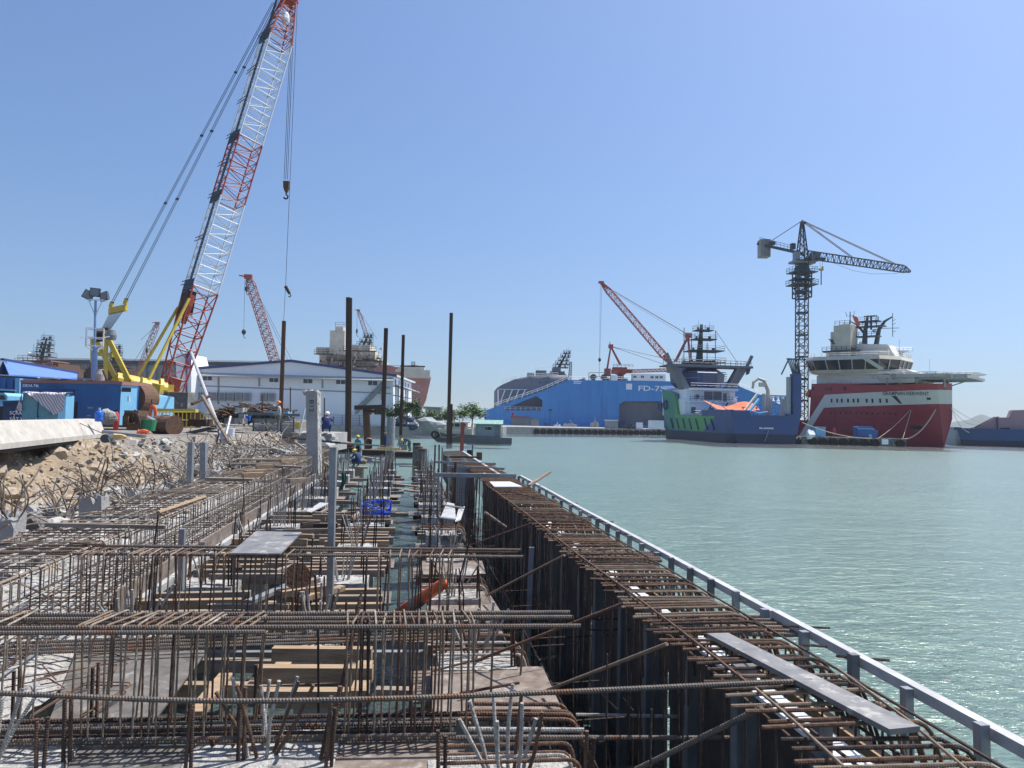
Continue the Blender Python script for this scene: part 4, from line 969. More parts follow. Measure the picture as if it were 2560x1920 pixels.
def fx(mb):
    for s_ in (-1, 1):
        mb.prism([(s_*7.4, 26, 16.2), (s_*9.2, 26, 16.2), (s_*5.8, 26, 10.9), (s_*4.2, 26, 10.9)], (0, 3, 0))
        mb.beam((s_*8.7, 26, 16.2), (s_*10, 26, 18.8), .5, .6)
    mb.beam((-10, 25.8, 16.2), (10, 25.8, 16.2), .8, .5)
ssp("wing_strut", fx, "grey_far")
def fx(mb): railing(mb, [(-9.6, 25.6, 16.4), (9.6, 25.6, 16.4)], 1.1, .06, 1.2); railing(mb, [(-9.6, 29, 16.4), (9.6, 29, 16.4)], 1.4, .05, 1.6); mb.beam((-10, 29, 16.1), (10, 29, 16.1), 3, .3); mb.prism([(8.6, 25.7, 14.5), (9.2, 25.7, 14.7), (9.6, 25.7, 15.9), (8.8, 25.7, 15.9)], (0, .5, 0))
ssp("wing_deck", fx, "slate")
def fx(mb):
    mast(mb, (.4, 33, 16), 10.4, ((.14, 8.4), (.40, 7.8), (.66, 5.2), (.86, 4.0)), .95, .6, 12)
    for x in (-3.6, -1.8, 2, 4): mb.bar((x, 32, 16), (x, 32, 16+rnd(5, 10)), .09, 4)
    mb.bar((4, 32, 25), (8.4, 30, 17.6), .05, 4); mb.box((-2.6, 32, 17), (2.4, 1.5, 1.4)); mb.box((2.2, 32, 17), (1.6, 1.5, 1.8))
ssp("mast", fx, "slate")
def fx(mb):
    mb.grid(lambda a, b: Vector((-3.6+9.2*a-1.5*b*(1-a), 13.5+4*b, 6.5+1.4*b+.5*math.sin(a*7+b*2)*b-.3*math.sin(a*3.14)+.12*noise.noise(Vector((a*9, b*6, 2))))), 26, 8)
ssp("tarpaulin", fx, "tarp_orange", smooth=True)
def fx(mb):
    mb.tube([(2.0, 5, 5.2), (2.0, 5, 9.5)], .35, 7); mb.b2((2.9, 4.5, 5.2), (3.5, 6, 8.4)); mb.b2((5.0, 3, 5.2), (5.6, 4, 8.6)); mb.b2((3.8, 2.4, 5.2), (6.2, 3.2, 6.2))
    for z in (7, 8, 9): mb.beam((2.4, 3, z), (5.8, 3, z), .12, .1)
    mb.b2((4.5, .6, 5.2), (5.2, 1.1, 12.6))
ssp("deck_machinery", fx, "galv_white")
def fx(mb): mb.tube([(4.6, 8, 8), (4.4, 8, 10.4), (3.6, 8, 12.2), (2.4, 8, 12.6), (1.4, 8, 11.9), (1.2, 8, 10.6)], .42, 7, r1=.25); mb.tube([(4.6, 8, 5), (4.6, 8, 9)], .5, 7); mb.box((3.2, 8, 11.4), (1.2, .6, .8)); mb.beam((-3, 4, 5.3), (1.6, 7, 9.4), .35, .4)
ssp("deck_crane", fx, "cream_paint")
def fx(mb): mb.beam((-2.4, 3, 5.4), (1, 5, 8.4), .4, .4); mb.tube([(-4.5, 2, 5.5), (-2, 3, 6.2), (0, 3, 5.7), (2, 3.4, 6.0)], .12, 6); mb.tube([(-6, 16, 6), (-4, 14, 8), (-2, 11, 6)], .1, 5)
ssp("hose", fx, "blue_light")
def fx(mb):
    for k in range(9): mb.b2((-1.5+k*.32, -.2, 2.7), (-1.28+k*.32, -.16, 3.0 if k != 2 else 2.85))
ssp("lettering", fx, "letter_white")
def fx(mb):
    for k, y in enumerate((30, 33.5)): mb.xf = SX @ Matrix.Translation((-Bm/2-.05+.9*0, y+5, 7.6-k*.4)) @ Matrix.Rotation(math.pi/2, 4, 'Y'); mb.tube([(1.0*math.cos(a), 1.0*math.sin(a), 0) for a in [2*math.pi*i/20 for i in range(20)]], .2, 6, closed=True)
ssp("emblem", fx, "navy")
ropeline("slack pale rope hanging down the navy stern", (SX @ Vector((.3, -.25, 2.5)), SX @ Vector((-.5, -.3, .4))), .05, sag=.1)

# navy ship at the right edge
random.seed(33)
nb = flat(P(2494, 1115, 152), 0); NX = F(nb, -24) @ Matrix.Diagonal((1.06, 1, .72, 1))
ns = thing("ship", "navy ship with pink wheelhouse panels cut off by the right picture edge", "ship", nb)
stern_ship(NX, ns, 13.6, 40, 1, False)
def nsp(name, fill, m): mb = MB(NX); fill(mb); return obj(name, mb, m, ns)
def fx(mb): x = 6.9; mb.b2((x-1.4, -.12, 4.4), (x+.4, 1.2, 10.2)); mb.b2((-7.2, .5, 4.6), (-6, 12, 5.3))
nsp("bulwark", fx, "navy")
def fx(mb):
    x = 6.9
    for k in range(6): mb.beam((x-1.4+k*.4, .3, 9.6), (x-.6+k*.18, .6, 12.2), .13, .2)
    mb.beam((x-2, .5, 9.6), (x-.6, .5, 12.2), .2, .25); mb.beam((x-.9, .5, 12.1), (x+.9, .5, 12.1), .25, .25); mb.bar((x-.6, .5, 12), (x-.6, .5, 13.6), .12, 5)
nsp("stern_gantry", fx, "slate")
def fx(mb): mb.prism([(-4.2, 6, 4.6), (-3, 6, 5.2), (.6, 6, 8.4), (2.9, 6, 8.5), (3.4, 6, 10.6), (6.3, 6, 10.8), (6.3, 6, 4.6)], (0, 3, 0))
nsp("wheelhouse_panel", fx, "pink_panel")
def fx(mb):
    mb.tube([(-4.4, 5.8, 4.7), (-3, 5.8, 5.4), (.4, 5.8, 8.5), (1.2, 5.8, 8.6)], .14, 5); mb.beam((.9, 5.8, 4.7), (.9, 5.8, 8.6), .2, .2)
    mb.b2((-5.4, 5.7, 4.7), (-4, 5.9, 5.1)); mb.b2((1.4, 5.9, 4.7), (3, 6.1, 5.4))
    for k in range(6): mb.b2((-1.2+k*.22, -.2, 2.6), (-1.04+k*.22, -.14, 2.85))
nsp("panel_trim", fx, "slate")

# ================================================================ dark tower crane
random.seed(41); d = 176; s = d/FPX
bx_ = P(2004, 1090, d); t = thing("tower_crane", "dark grey tower crane with short jib and concrete counterweight behind the navy stern", "tower crane", flat(bx_, 1.5))
a, top = flat(P(2004, 1085, d), 1.5), flat(P(2007, 645, d), 0); top = Vector((a.x, a.y, P(2007, 648, d).z))
mb = MB(); lattice(mb, a, top, HD, 2.2, 2.2, 2.2, 2.2, 26, .16, .08)
for k in range(8): z = a.z+(top.z-a.z)*(k+.5)/8; mb.box((a.x, a.y, z), (2.3, 2.3, .3))
zc = lambda y: P(2007, y, d).z
lattice(mb, Vector((a.x, a.y, zc(745))), Vector((a.x, a.y, zc(680))), HD, 3.3, 3.3, 3.3, 3.3, 5, .18, .1)
obj("mast", mb, "slate", t)
mb = MB()
for y, w_ in ((682, 5.6), (699, 4.6), (713, 5.8)):
    c = Vector((a.x, a.y, zc(y))); mb.box(c, (w_, w_*.8, .22)); q = [c+Vector((i*w_/2, j*w_*.4, .1)) for i, j in ((-1, -1), (1, -1), (1, 1), (-1, 1), (-1, -1))]
    if y != 699: railing(mb, q, 1.1, .05, 1.2)
mb.lathe([(2.0, 0), (1.5, 1.6), (1.2, 2.4), (1.7, 2.5), (2.6, 2.6)], (a.x, a.y, zc(680)), 12); obj("platform", mb, "slate", t)
cz = zc(650); jd = (P(2275, 678, d-4)-Vector((a.x, a.y, zc(627)))); 
mb = MB(); A0 = Vector((a.x, a.y, zc(648))); lattice(mb, A0, Vector((a.x, a.y, zc(556))), HD, 2.2, 2.2, .5, .5, 8, .16, .08); mb.tube([Vector((a.x, a.y, zc(556))), Vector((a.x, a.y, zc(549)))], .35, 6, r1=.05); obj("apex_frame", mb, "slate", t)
mb = MB(); j0 = Vector((a.x, a.y, zc(636)))+RT*1; j1 = P(2258, 672, d-16); lattice(mb, j0, j1, (0, 0, 1), 1.5, 1.9, 1.4, 1.5, 30, .1, .06); lattice(mb, j1, P(2276, 679, d-17), (0, 0, 1), 1.4, 1.5, .3, .3, 3, .1, .06); obj("jib", mb, "slate", t)
mb = MB(); k0 = Vector((a.x, a.y, zc(634))); k1 = P(1897, 610, d+10); mb.beam(k0, k1, 1.5, .7); c = P(1930, 616, d+6)
railing(mb, [k0+RT*-2+Vector((0, 0, .4))-HD*.8, k1+Vector((0, 0, .4))-HD*.8], 1.1, .05, 1.2); mb.box(c+Vector((0, 0, .8)), (1.4, 1, .8)); mb.box(P(1982, 616, d+2), (1., 1, 1.4)); obj("counter_jib", mb, "slate", t)
mb = MB(); cw = P(1910, 622, d+9)
for k in range(5): mb.box(cw+RT*(k-2)*.5, (.46, 2.6, 4.4), Matrix.Rotation(-PHI, 3, 'Z'))
obj("counterweight", mb, "concrete", t)
mb = MB(); mb.box(Vector((a.x, a.y, zc(644)))+RT*2.6-HD*1.2, (1.9, 1.6, 2.1), Matrix.Rotation(-PHI, 3, 'Z')); mb.box(Vector((a.x, a.y, zc(645)))-RT*1.6-HD*.6, (1.2, 1.6, 2.4), Matrix.Rotation(-PHI, 3, 'Z')); mb.box(Vector((a.x, a.y, zc(657))), (5.6, 2.6, .5)); obj("cab", mb, "shed_grey", t)
mb = MB(); tp = Vector((a.x, a.y, zc(552)))
for o in (-.3, .3): mb.bar(tp+HD*o, P(1924, 605, d+7)+HD*o, .09, 4); mb.bar(tp+HD*o, P(2130, 643, d-8)+HD*o, .09, 4); mb.bar(tp+HD*o, P(2240, 661, d-15)+HD*o, .09, 4)
q = [P(2078, 655, d-6), P(2130, 676, d-9), P(2180, 685, d-12), P(2240, 684, d-15), P(2262, 677, d-16)]; mb.tube(q, .03, 4)
for o in (-.35, .35): mb.bar(P(2053, 650, d-4)+RT*o, P(2053, 668, d-4)+RT*o*.6, .03, 4)
obj("cable", mb, "cable", t)
mb = MB(); h_ = P(2053, 674, d-4); mb.box(h_, (1.0, .4, .5)); mb.box(h_+RT*.3+Vector((0, 0, .4)), (.3, .35, .7)); obj("hook_block", mb, "yellow", t)
mb = MB(); mb.bar(h_-Vector((0, 0, .2)), P(2053, 712, d-4), .13, 5); mb.box(P(2052, 648, d-4), (1.6, 1.6, .5)); obj("hook", mb, "slate", t)

# ================================================================ hut barge and tug near the piles
random.seed(51); d = 108; s = d/FPX
bg_ = flat(P(1222, 1106, d), 0); t = thing("hut_barge", "flat steel barge carrying a grey hut with green corrugated roof", "barge", bg_)
mb = MB(F(bg_)); hull_mesh(mb, [(-3.4, 1.6, 1.6, .3, .95), (-3.1, 1.6, 1.6, -.3, 1.0), (3.2, 1.6, 1.6, -.3, .85), (3.35, 1.6, 1.6, 0, .85)], 3, 1); obj("hull", mb, "barge_steel", t)
hx0 = F(bg_)
mb = MB(hx0); mb.b2((-1.9, -1.0, .9), (1.75, 1.1, 2.95)); hw = obj("wall", mb, "hut_wall", t)
mb = MB(hx0)
for i in range(13): x = -2.2+i*.34; mb.beam((x, -1.5, 2.78), (x, .15, 3.35), .34 if i % 2 else .3, .06 if i % 2 else .1)
mb.prism([(-2.3, .1, 3.32), (2.1, .1, 3.30), (1.95, 1.4, 2.9), (-2.3, 1.4, 2.9)], (0, 0, .06)); obj("roof", mb, "hut_green", t)
mb = MB(hx0); mb.b2((-.5, -1.06, 1.9), (.35, -.95, 2.4)); wd = obj("window", mb, "glass_dark", t)
mb = MB(hx0); mb.b2((-.6, -1.12, 2.4), (.45, -1.0, 2.52)); mb.b2((-.6, -1.1, 1.86), (.45, -1.0, 1.92)); mb.b2((-.3, -1.09, 1.9), (-.25, -1.0, 2.42)); obj("frame", mb, "galv_white", wd)
mb = MB(hx0); mb.b2((.85, -1.07, .95), (1.55, -1.0, 2.6)); obj("door", mb, "grey_far", t)
mb = MB(hx0)
for x in (-2.1, -1.95, 1.9): mb.bar((x, -1.3, .9), (x, -1.3, 2.85), .05, 5)
mb.b2((-3.2, -1.5, 1.0), (-2.2, -.6, 1.15)); railing(mb, [(1.9, 1, .9), (1.9, -1.3, .9)], .9, .03, .8); obj("post", mb, "barge_steel", t)
tg = flat(P(1138, 1098, 113), 0); t = thing("tug_boat", "small cream workboat with tyre fender and dark wheelhouse windows by the tall pile", "boat", tg)
hx1 = F(tg, 8)
mb = MB(hx1); hull_mesh(mb, [(-3.2, .3, .1, .2, 1.5), (-2.6, 1.1, .6, -.2, 1.35), (-1.2, 1.5, 1.2, -.3, 1.1), (3, 1.5, 1.3, -.3, 1.0), (3.6, 1.3, 1.1, 0, 1.0)], 4, 1); obj("hull", mb, "barge_steel", t)
mb = MB(hx1); hull_mesh(mb, [(-2.6, 1.0, .9, 1.3, 1.9), (2.4, 1.4, 1.4, 1., 2.0)], 2, 1); mb.b2((-1.4, -1.0, 2.0), (1.8, 1.0, 2.85)); mb.b2((-1.7, -1.2, 2.85), (2.1, 1.2, 2.98)); obj("cabin", mb, "cream_paint", t)
mb = MB(hx1); 
for x in (-1.1, -.2, .7): mb.b2((x, -1.04, 2.25), (x+.75, -.98, 2.72))
obj("window", mb, "glass_dark", t)
mb = MB(hx1); mb.tube([(-3.0+.05*math.sin(a), -.9+.12, .9+.55*math.cos(a)) if False else Vector((-3.1+.5*math.sin(a), -1.0, 1.0+.5*math.cos(a))) for a in [2*math.pi*i/16 for i in range(16)]], .17, 6, closed=True); obj("tyre", mb, "tyre", t)
mb = MB(hx1); mb.tube([(-2.6, -1.2, 1.5), (-2.2, -1.4, .7), (-1, -1.5, .5), (.6, -1.5, 1.)], .06, 5); obj("mooring_line", mb, "rope", t)
# ================================================================ crawler crane on the bank
random.seed(61)
cr = thing("crawler_crane", "huge crawler crane with red and white lattice boom and yellow back frame", "crane", flat(P(360, 1060, 47), 2.62))
foot, tipp = P(424, 985, 47.5), P(727, -14, 52)
ax_ = (tipp-foot).normalized(); hdg = R(46); cw_ = (RT*math.cos(hdg) - HD*math.sin(hdg)).normalized()   # sideways of the crane
def bsec(t0, t1): return foot.lerp(tipp, t0), foot.lerp(tipp, t1)
upv = ax_.cross(cw_).normalized()
def boomsec(t0, t1, w0, w1, n, m, rc=.055, rb=.028):
    mb = MB(); a, b = bsec(t0, t1); lattice(mb, a, b, upv, w0, w0, w1, w1, n, rc, rb, 5); return obj("boom_section", mb, m, cr)
SW = 1.66
boomsec(.0, .235, 1.1, SW, 7, "red_crane", .06, .034); boomsec(.238, .45, SW, SW, 9, "white_crane"); boomsec(.452, .60, SW, SW, 7, "red_crane"); boomsec(.602, .865, SW, SW, 11, "white_crane"); boomsec(.867, .985, SW, .75, 7, "red_crane", .055, .03)
mb = MB(); lo_, hi_ = bsec(.02, .985); off = -upv*.80 if (-upv).dot(HD) < 0 else upv*.80
def rear(t, k=1.): return foot.lerp(tipp, t) + rv*k
rv = (upv if upv.dot(HD) < 0 else -upv)*.83
for i in range(40):
    t0 = .22+i*.0187; 
    if t0 < .96: mb.beam(rear(t0)+cw_*.0, rear(t0+.0187), .34, .05, rv)
for t0 in (.24, .452, .602, .867): mb.beam(rear(t0)-cw_*.8, rear(t0)+cw_*.8, .7, .12, rv)
for t0 in (.24, .345, .45, .53, .60, .69, .77, .865):
    for o in (0, .008): mb.bar(rear(t0+o, 1.25)-cw_*.85, rear(t0+o, 1.25)+cw_*.85, .035, 4)
obj("walkway", mb, "slate", cr)
mb = MB(); mb.beam(foot.lerp(tipp, .0), foot.lerp(tipp, .035), .9, .7, upv); 
for s_ in (-1, 1): mb.prism([rear(.215)+cw_*s_*.85, rear(.19)+cw_*s_*.85, rear(.15)+cw_*s_*.6, rear(.20)+cw_*s_*.55], rv*-.4)
obj("boom_foot", mb, "red_crane", cr)
mb = MB(); mb.beam(rear(.175, .6)-cw_*0, rear(.225, .8), 1.15, .5, rv); obj("winch_guard", mb, "rust_dark", cr)
mb = MB(); mb.beam(foot.lerp(tipp, .975), tipp, .9, .8, upv); mb.box(tipp, (1., .8, .9)); mb.lathe([(.1, -.15), (.6, -.15), (.6, .15), (.1, .15)], tipp, 12); obj("boom_head", mb, "red_crane", cr)
mb = MB(); mb.lump(foot.lerp(tipp, .925)+cw_*.45, .42, 3, 2, .25, (.6, .6, 1.3)); obj("sack", mb, "white_paint", cr)
# back frame
apx = P(268, 836, 45); bas1, bas2 = P(318, 946, 45.2), P(294, 950, 46.6)
mb = MB(); hwv = cw_*.75
mb.beam(P(270, 845, 44.6), P(322, 950, 44.8), .27, .26); mb.beam(P(240, 850, 46), P(292, 950, 46.2), .25, .24)
mb.beam(P(265, 838, 44.6), P(264, 952, 44.4), .19, .2); mb.beam(P(231, 843, 46), P(231, 905, 45.8), .2, .2)
mb.beam(P(262, 850, 44.6), P(272, 828, 44.6), .32, .28); mb.beam(P(246, 885, 45.6), P(285, 888, 44.9), .3, .25)
gx = obj("back_frame", mb, "yellow", cr)
mb = MB()
for k in range(5): c = P(246+k*4.4, 838-k*.6, 45.3-k*.12); mb.xf = Matrix.Translation(c) @ Matrix.Rotation(-PHI, 4, 'Z') @ Matrix.Rotation(math.pi/2, 4, 'Y'); mb.lathe([(.1, -.06), (.42, -.06), (.36, 0), (.42, .06), (.1, .06)], (0, 0, 0), 14)
mb.xf = Matrix(); obj("pulley", mb, "rust_dark", cr)
mb = MB(); b0, b1 = P(271, 770, 45.6), P(314, 760, 44.8); mb.prism([b0, b1, b1+Vector((0, 0, -.38)), b0+Vector((.0, 0, -.38))], HD*.3)
for q in (b0.lerp(b1, .12), b0.lerp(b1, .95)): mb.beam(q+Vector((0, 0, 0)), q+Vector((.08, 0, .3)), .16, .2)
bri = obj("bridle", mb, "yellow", cr)
mb = MB(); p0, p1 = b0.lerp(b1, .12)+Vector((.08, 0, .3)), b0.lerp(b1, .95)+Vector((.08, 0, .3))
e0, e1 = rear(.965)-cw_*.5, rear(.965)+cw_*.5
for p, e in ((p0, e0), (p1, e1)):
    for o in (-.06, .06): mb.bar(p+RT*o, e+RT*o, .019, 4)
    for t in (.0, .30, .52, .74): q = p.lerp(e, t); mb.box(q, (.2, .1, .11)); 
for k in range(9):
    q = b0.lerp(b1, .1+.8*k/8)+Vector((0, 0, -.36)); mb.bar(q, P(250+k*2.4, 832, 45.2-k*.07), .018, 4)
obj("pendant_cable", mb, "cable", cr)
mb = MB()
for a, b in ((P(341, 947, 46), rear(.19)-cw_*.75), (P(372, 949, 45.2), rear(.205)+cw_*.8)): mb.beam(a, b, .14, .14)
obj("backstop", mb, "yellow", cr)
mb = MB(); c = P(350, 965, 46); dvv = (P(398, 975, 46.6)-P(300, 956, 45.2)).normalized()
mb.tube([c-dvv*1.4, c-dvv*1.2, c+dvv*1.1, c+dvv*1.5], .56, 16); mb.tube([c+dvv*1.0, c+dvv*1.2], .75, 16); obj("winch_drum", mb, "yellow", cr, smooth=False)
mb = MB(); mb.prism([P(278, 948, 45), P(290, 938, 45), P(302, 937, 45), P(316, 941, 45), P(328, 949, 45), P(328, 956, 45), P(278, 956, 45)], HD*.5); mb.prism([P(380, 957, 45), P(402, 962, 45), P(398, 985, 45), P(384, 982, 45)], HD*.5); obj("frame_plate", mb, "yellow", cr)
mb = MB(); mb.xf = F(flat(P(352, 1060, 47), 2.62), 42); mb.box((0, 0, 1.75), (5.6, 2.8, 1.0)); mb.box((-.4, 0, 2.4), (3.8, 2.6, .6)); obj("crane_body", mb, "yellow", cr)
mb = MB(); mb.xf = F(flat(P(352, 1060, 47), 2.62), 42)
for y in (-2.1, 2.1): mb.prism([(-3.2, y-.45, .5), (-2.8, y-.45, 0), (2.8, y-.45, 0), (3.2, y-.45, .5), (2.8, y-.45, 1.0), (-2.8, y-.45, 1.0)], (0, .9, 0))
obj("crawler_track", mb, "rust_dark", cr)
mb = MB(); mb.lathe([(.6, -.02), (.9, 0), (.9, 1.6), (.6, 1.62)], (0, 0, 0), 28); q = P(321, 996, 39.3); mb.v = [Matrix.Translation(q) @ Matrix.Rotation(-PHI, 4, 'Z') @ Matrix.Rotation(-math.pi/2, 4, 'X') @ v for v in mb.v]; obj("tank", mb, "rust", label="rusty round tank end behind the generator container", cat="tank")
mb = MB(); q = P(450, 1004, 46); mb.box(q, (1.4, 1.8, 1.1)); mb.lump(P(420, 1000, 45.5), .7, 2, 2, .3, (1.3, 1, .6)); obj("machinery_cover", mb, "concrete_dark", cr)
# hoist lines, main hook, whip line ball
ht = tipp + RT*.25
hook = P(715, 452, 51.6)
mb = MB(); 
for o in (-.14, -.02, .1): mb.bar(ht+RT*(o*.8-.05), hook+RT*o+Vector((0, 0, .1)), .018, 4)
obj("hoist_cable", mb, "cable", cr)
hb_ = thing("hook_block", "rusty tapered hook block hanging below the big crane boom", "hook block", hook)
mb = MB(); mb.prism([hook+RT*-.21, hook+RT*.21, hook+RT*.19+Vector((0, 0, -.45)), hook+RT*.08+Vector((0, 0, -.75)), hook+RT*-.08+Vector((0, 0, -.75)), hook+RT*-.19+Vector((0, 0, -.45))], HD*.3); obj("cheek_plate", mb, "rust", hb_)
mb = MB(); hc = hook+Vector((0, 0, -.75))+HD*.15; mb.tube([hc, hc+Vector((0, 0, -.18)), hc+RT*.13+Vector((0, 0, -.3)), hc+RT*.1+Vector((0, 0, -.46)), hc+RT*-.06+Vector((0, 0, -.5)), hc+RT*-.17+Vector((0, 0, -.4))], .06, 7); obj("hook", mb, "dark", hb_)
ball = P(714, 716, 51.6)
wl = thing("overhaul_weight", "small rusty overhaul weight with hook tilted on the crane's whip line", "crane weight", ball)
mb = MB(); e = P(724, 734, 51.6); mb.tube([ball, ball.lerp(e, .1), ball.lerp(e, .8), e], .13, 9, r1=.1); mb.tube([e, e+RT*.1+Vector((0, 0, -.12)), e+RT*.02+Vector((0, 0, -.25)), e+RT*-.08+Vector((0, 0, -.18))], .04, 6); obj("weight", mb, "rust_dark", wl)
mb = MB(); mb.bar(ht+RT*.25, ball, .016, 4); mb.bar(ball, P(709, 803, 51.6), .014, 4); obj("whip_cable", mb, "cable", wl)

# ================================================================ steel piles
def hpile(label, xt, yt, xb, yb, d, wpx, m="rust_dark", dp=.9, group=None, cat="steel pile", z0=None, two=True):
    a, b = P(xb, yb, d), P(xt, yt, d)
    if z0 is not None: a = a + (b-a)*((z0-a.z)/(b.z-a.z))
    w_ = wpx*d/FPX; mb = MB(); fl = w_*.12
    mb.beam(a, b, w_, fl, HD)
    o = HD*w_*dp; mb.beam(a+o, b+o, w_, fl, HD); mb.beam(a+o*.5, b+o*.5, fl, w_*dp, HD)
    return obj("steel_pile", mb, m, label=label, cat=cat, group=group)
hpile("tallest dark double steel pile standing on the workers' raft", 870.5, 743, 868, 1105, 74, 11, z0=-1.5, dp=1.1)
mb = MB(); mb.beam(P(874.5, 1105, 74.5), P(877, 745, 74.5), .25, .3, HD); obj("steel_pile", mb, "rust_dark", label="thinner dark steel pile pressed against the tallest pile", cat="steel pile")
hpile("second tallest slim brown steel pile rising left of the grey pipe pile", 964.5, 820, 955.5, 1095, 78, 9, z0=-1.5)
hpile("slim brown steel pile right of the grey pipe pile with a small platform", 1008, 837, 1001, 1098, 80, 7, z0=-1.5)
hpile("brown steel pile standing beside the small cream workboat", 1128, 782, 1120, 1098, 104, 8, z0=-1.5)
hpile("short dark steel pile beside the tall one at the workboat", 1128.5, 1010, 1127, 1098, 104.6, 6, z0=-1.5)
hpile("brown steel pile hanging from the crane behind the orange hatted worker", 709, 802, 700, 1056, 51.6, 8, "rust", z0=2.6)
hpile("orange rust steel pile under a short cross beam", 914, 1022, 919, 1130, 71, 15, "rust", z0=-1.5)
mb = MB(); mb.beam(P(886, 1019, 70), P(963, 1017, 70.5), .55, .4); mb.box(P(925, 1028, 70.6), (1.3, .5, .3)); obj("cross_beam", mb, "rust_dark", label="rust brown cross beam laid on top of the orange rust pile", cat="steel beam")
hpile("red brown steel post standing at the far end of the rebar cages", 1157, 1056, 1153, 1152, 47, 9, "red_far", z0=-1)
def pipe_pile(label, x, yt, d, r, m="concrete", rim=None, z0=-1.5, cat="pipe pile"):
    t_ = P(x, yt, d); b = flat(t_, z0); T = thing("pipe_pile", label, cat, b)
    mb = MB(); mb.lathe([(r, 0), (r, t_.z-z0), (r*.86, t_.z-z0), (r*.86, t_.z-z0-.3)], b, 18); obj("shaft", mb, m, T, smooth=False)
    if rim: mb = MB(); mb.lathe([(r*1.03, 0), (r*1.03, .14)], t_-Vector((0, 0, .15)), 18); obj("rim", mb, rim, T)
    return T, t_
T, tp = pipe_pile("tall grey pipe pile clamped with yellow timber beside the channel", 978, 1045, 52, .29, "galv")
mb = MB(); q = flat(tp, 1.35); mb.beam(q-RT*.85-HD*.3, q+RT*.75-HD*.3, .12, .14); mb.beam(q-RT*.8+HD*.3, q+RT*.7+HD*.3, .12, .14); mb.box(q+RT*-.05-HD*.38, (.5, .12, .3)); obj("clamp", mb, "straw", T)
mb = MB(); mb.lathe([(.34, 0), (.34, .16)], flat(tp, 1.02), 18); mb.lathe([(.31, -2), (.31, 1.0)], flat(tp, 0), 18); obj("collar", mb, "concrete_dark", T)
pipe_pile("rust rimmed short pipe pile, the nearest of the three", 1057.5, 1122, 46.5, .27, "concrete_dark", "rust")
pipe_pile("rust rimmed short pipe pile between its two neighbours", 1047, 1116, 49, .27, "concrete_dark", "rust")
pipe_pile("dark short pipe pile at the back of the three", 1042, 1107, 51.5, .27, "concrete_dark", "rust_dark")
# rafts under the workers
def raft(label, x0, x1, y, d, ln, m="timber_grey"):
    a, b = flat(P(x0, y, d), 0), flat(P(x1, y, d), 0); T = thing("raft", label, "raft", (a+b)/2)
    mb = MB(); u = (b-a).normalized(); 
    for k in range(5): mb.beam(a+HD*(k*ln/5)+Vector((0, 0, .42)), b+HD*(k*ln/5)+Vector((0, 0, .42)), ln/5-.05, .06)
    obj("deck", mb, m, T)
    mb = MB(); L_ = (b-a).length; mb.prism([a+Vector((0, 0, -.2)), b+Vector((0, 0, -.2)), b+Vector((0, 0, .38)), a+Vector((0, 0, .38))], HD*ln); obj("float", mb, "dark", T)
    return T
raft("dark raft under the tallest steel pile", 845, 888, 1127, 73, 3, "rust_dark")
raft("long dark raft carrying two of the workers beside the pipe pile", 905, 985, 1129, 69, 3, "rust")
raft("dark raft carrying a machine and the bending worker", 985, 1036, 1131, 67, 2.5, "timber_grey")
T = thing("pile_clamp_machine", "grey machine with struts on the raft beside the bending worker", "machine", flat(P(1008, 1126, 67.5), .45))
mb = MB(F(flat(P(1008, 1126, 67.5), .45))); mb.box((0, 0, .35), (.75, .6, .5)); mb.box((-.1, 0, .95), (.5, .5, .5)); mb.beam((-.8, 0, 1.35), (.9, 0, 1.4), .15, .1)
for x in (-.5, 0, .4): mb.bar((x, -.2, .5), (x+.2, -.2, 1.3), .05, 5); mb.bar((x+.2, .2, .5), (x-.1, .2, 1.3), .05, 5)
obj("body", mb, "galv", T)
mb = MB(F(flat(P(862, 1123, 73), .45))); mb.lump((0, .6, .3), .55, 2, 2, .3, (1.4, .8, .5)); obj("sack_pile", mb, "pink_far", label="pinkish rope and sack heap on the raft by the tallest pile", cat="sacks")

# ================================================================ things on the left bank
GZ = 2.62
gb = lambda x, d: flat(P(x, 1060, d), GZ)
# generator house: dark blue container with red roof edge
d = 38; T = thing("generator_container", "long dark blue generator container with faded red roof edge and lettering", "container", gb(200, d))
mb = MB(); c0, c1 = P(50, 1000, d), P(301, 1000, d-.6); zt = P(170, 959, d).z
q = lambda p, z: Vector((p.x, p.y, z))
mb.prism([q(c0, GZ+.25), q(c1, GZ+.25), q(c1, zt), q(c0, zt)], HD*2.6); obj("body", mb, "blue_box", T)
e0, e1 = c1, P(342, 1000, d+.9)
mb = MB(); mb.prism([q(e0, GZ+.25), q(e1, GZ+.25), q(e1, zt), q(e0, zt)], -RT*.06+HD*.04); obj("end_panel", mb, "blue_light", T)
mb = MB(); mb.prism([q(c0, zt)-HD*.05, q(c1, zt)-HD*.05+RT*.03, q(c1, zt+.14)-HD*.05+RT*.03, q(c0, zt+.14)-HD*.05], HD*2.8); mb.prism([q(e0, zt-.02)+RT*.06-HD*.03, q(e1, zt-.02)+RT*.06, q(e1, zt+.15)+RT*.06, q(e0, zt+.15)+RT*.06-HD*.03], -RT*.2); obj("roof", mb, "pink_far", T)
mb = MB()
f_ = lambda x, y, o=.03: P(x, y, d-.3)-HD*o
for x0, y0, x1, y1 in ((100, 974, 155, 1044), (186, 975, 222, 1045), (224, 977, 278, 1018), (160, 975, 184, 1020)):
    for a, b in (((x0, y0), (x1, y0)), ((x1, y0), (x1, y1)), ((x0, y1), (x1, y1)), ((x0, y0), (x0, y1))): mb.beam(f_(*a), f_(*b), .035, .04)
obj("door_frame", mb, "blue_dark", T)
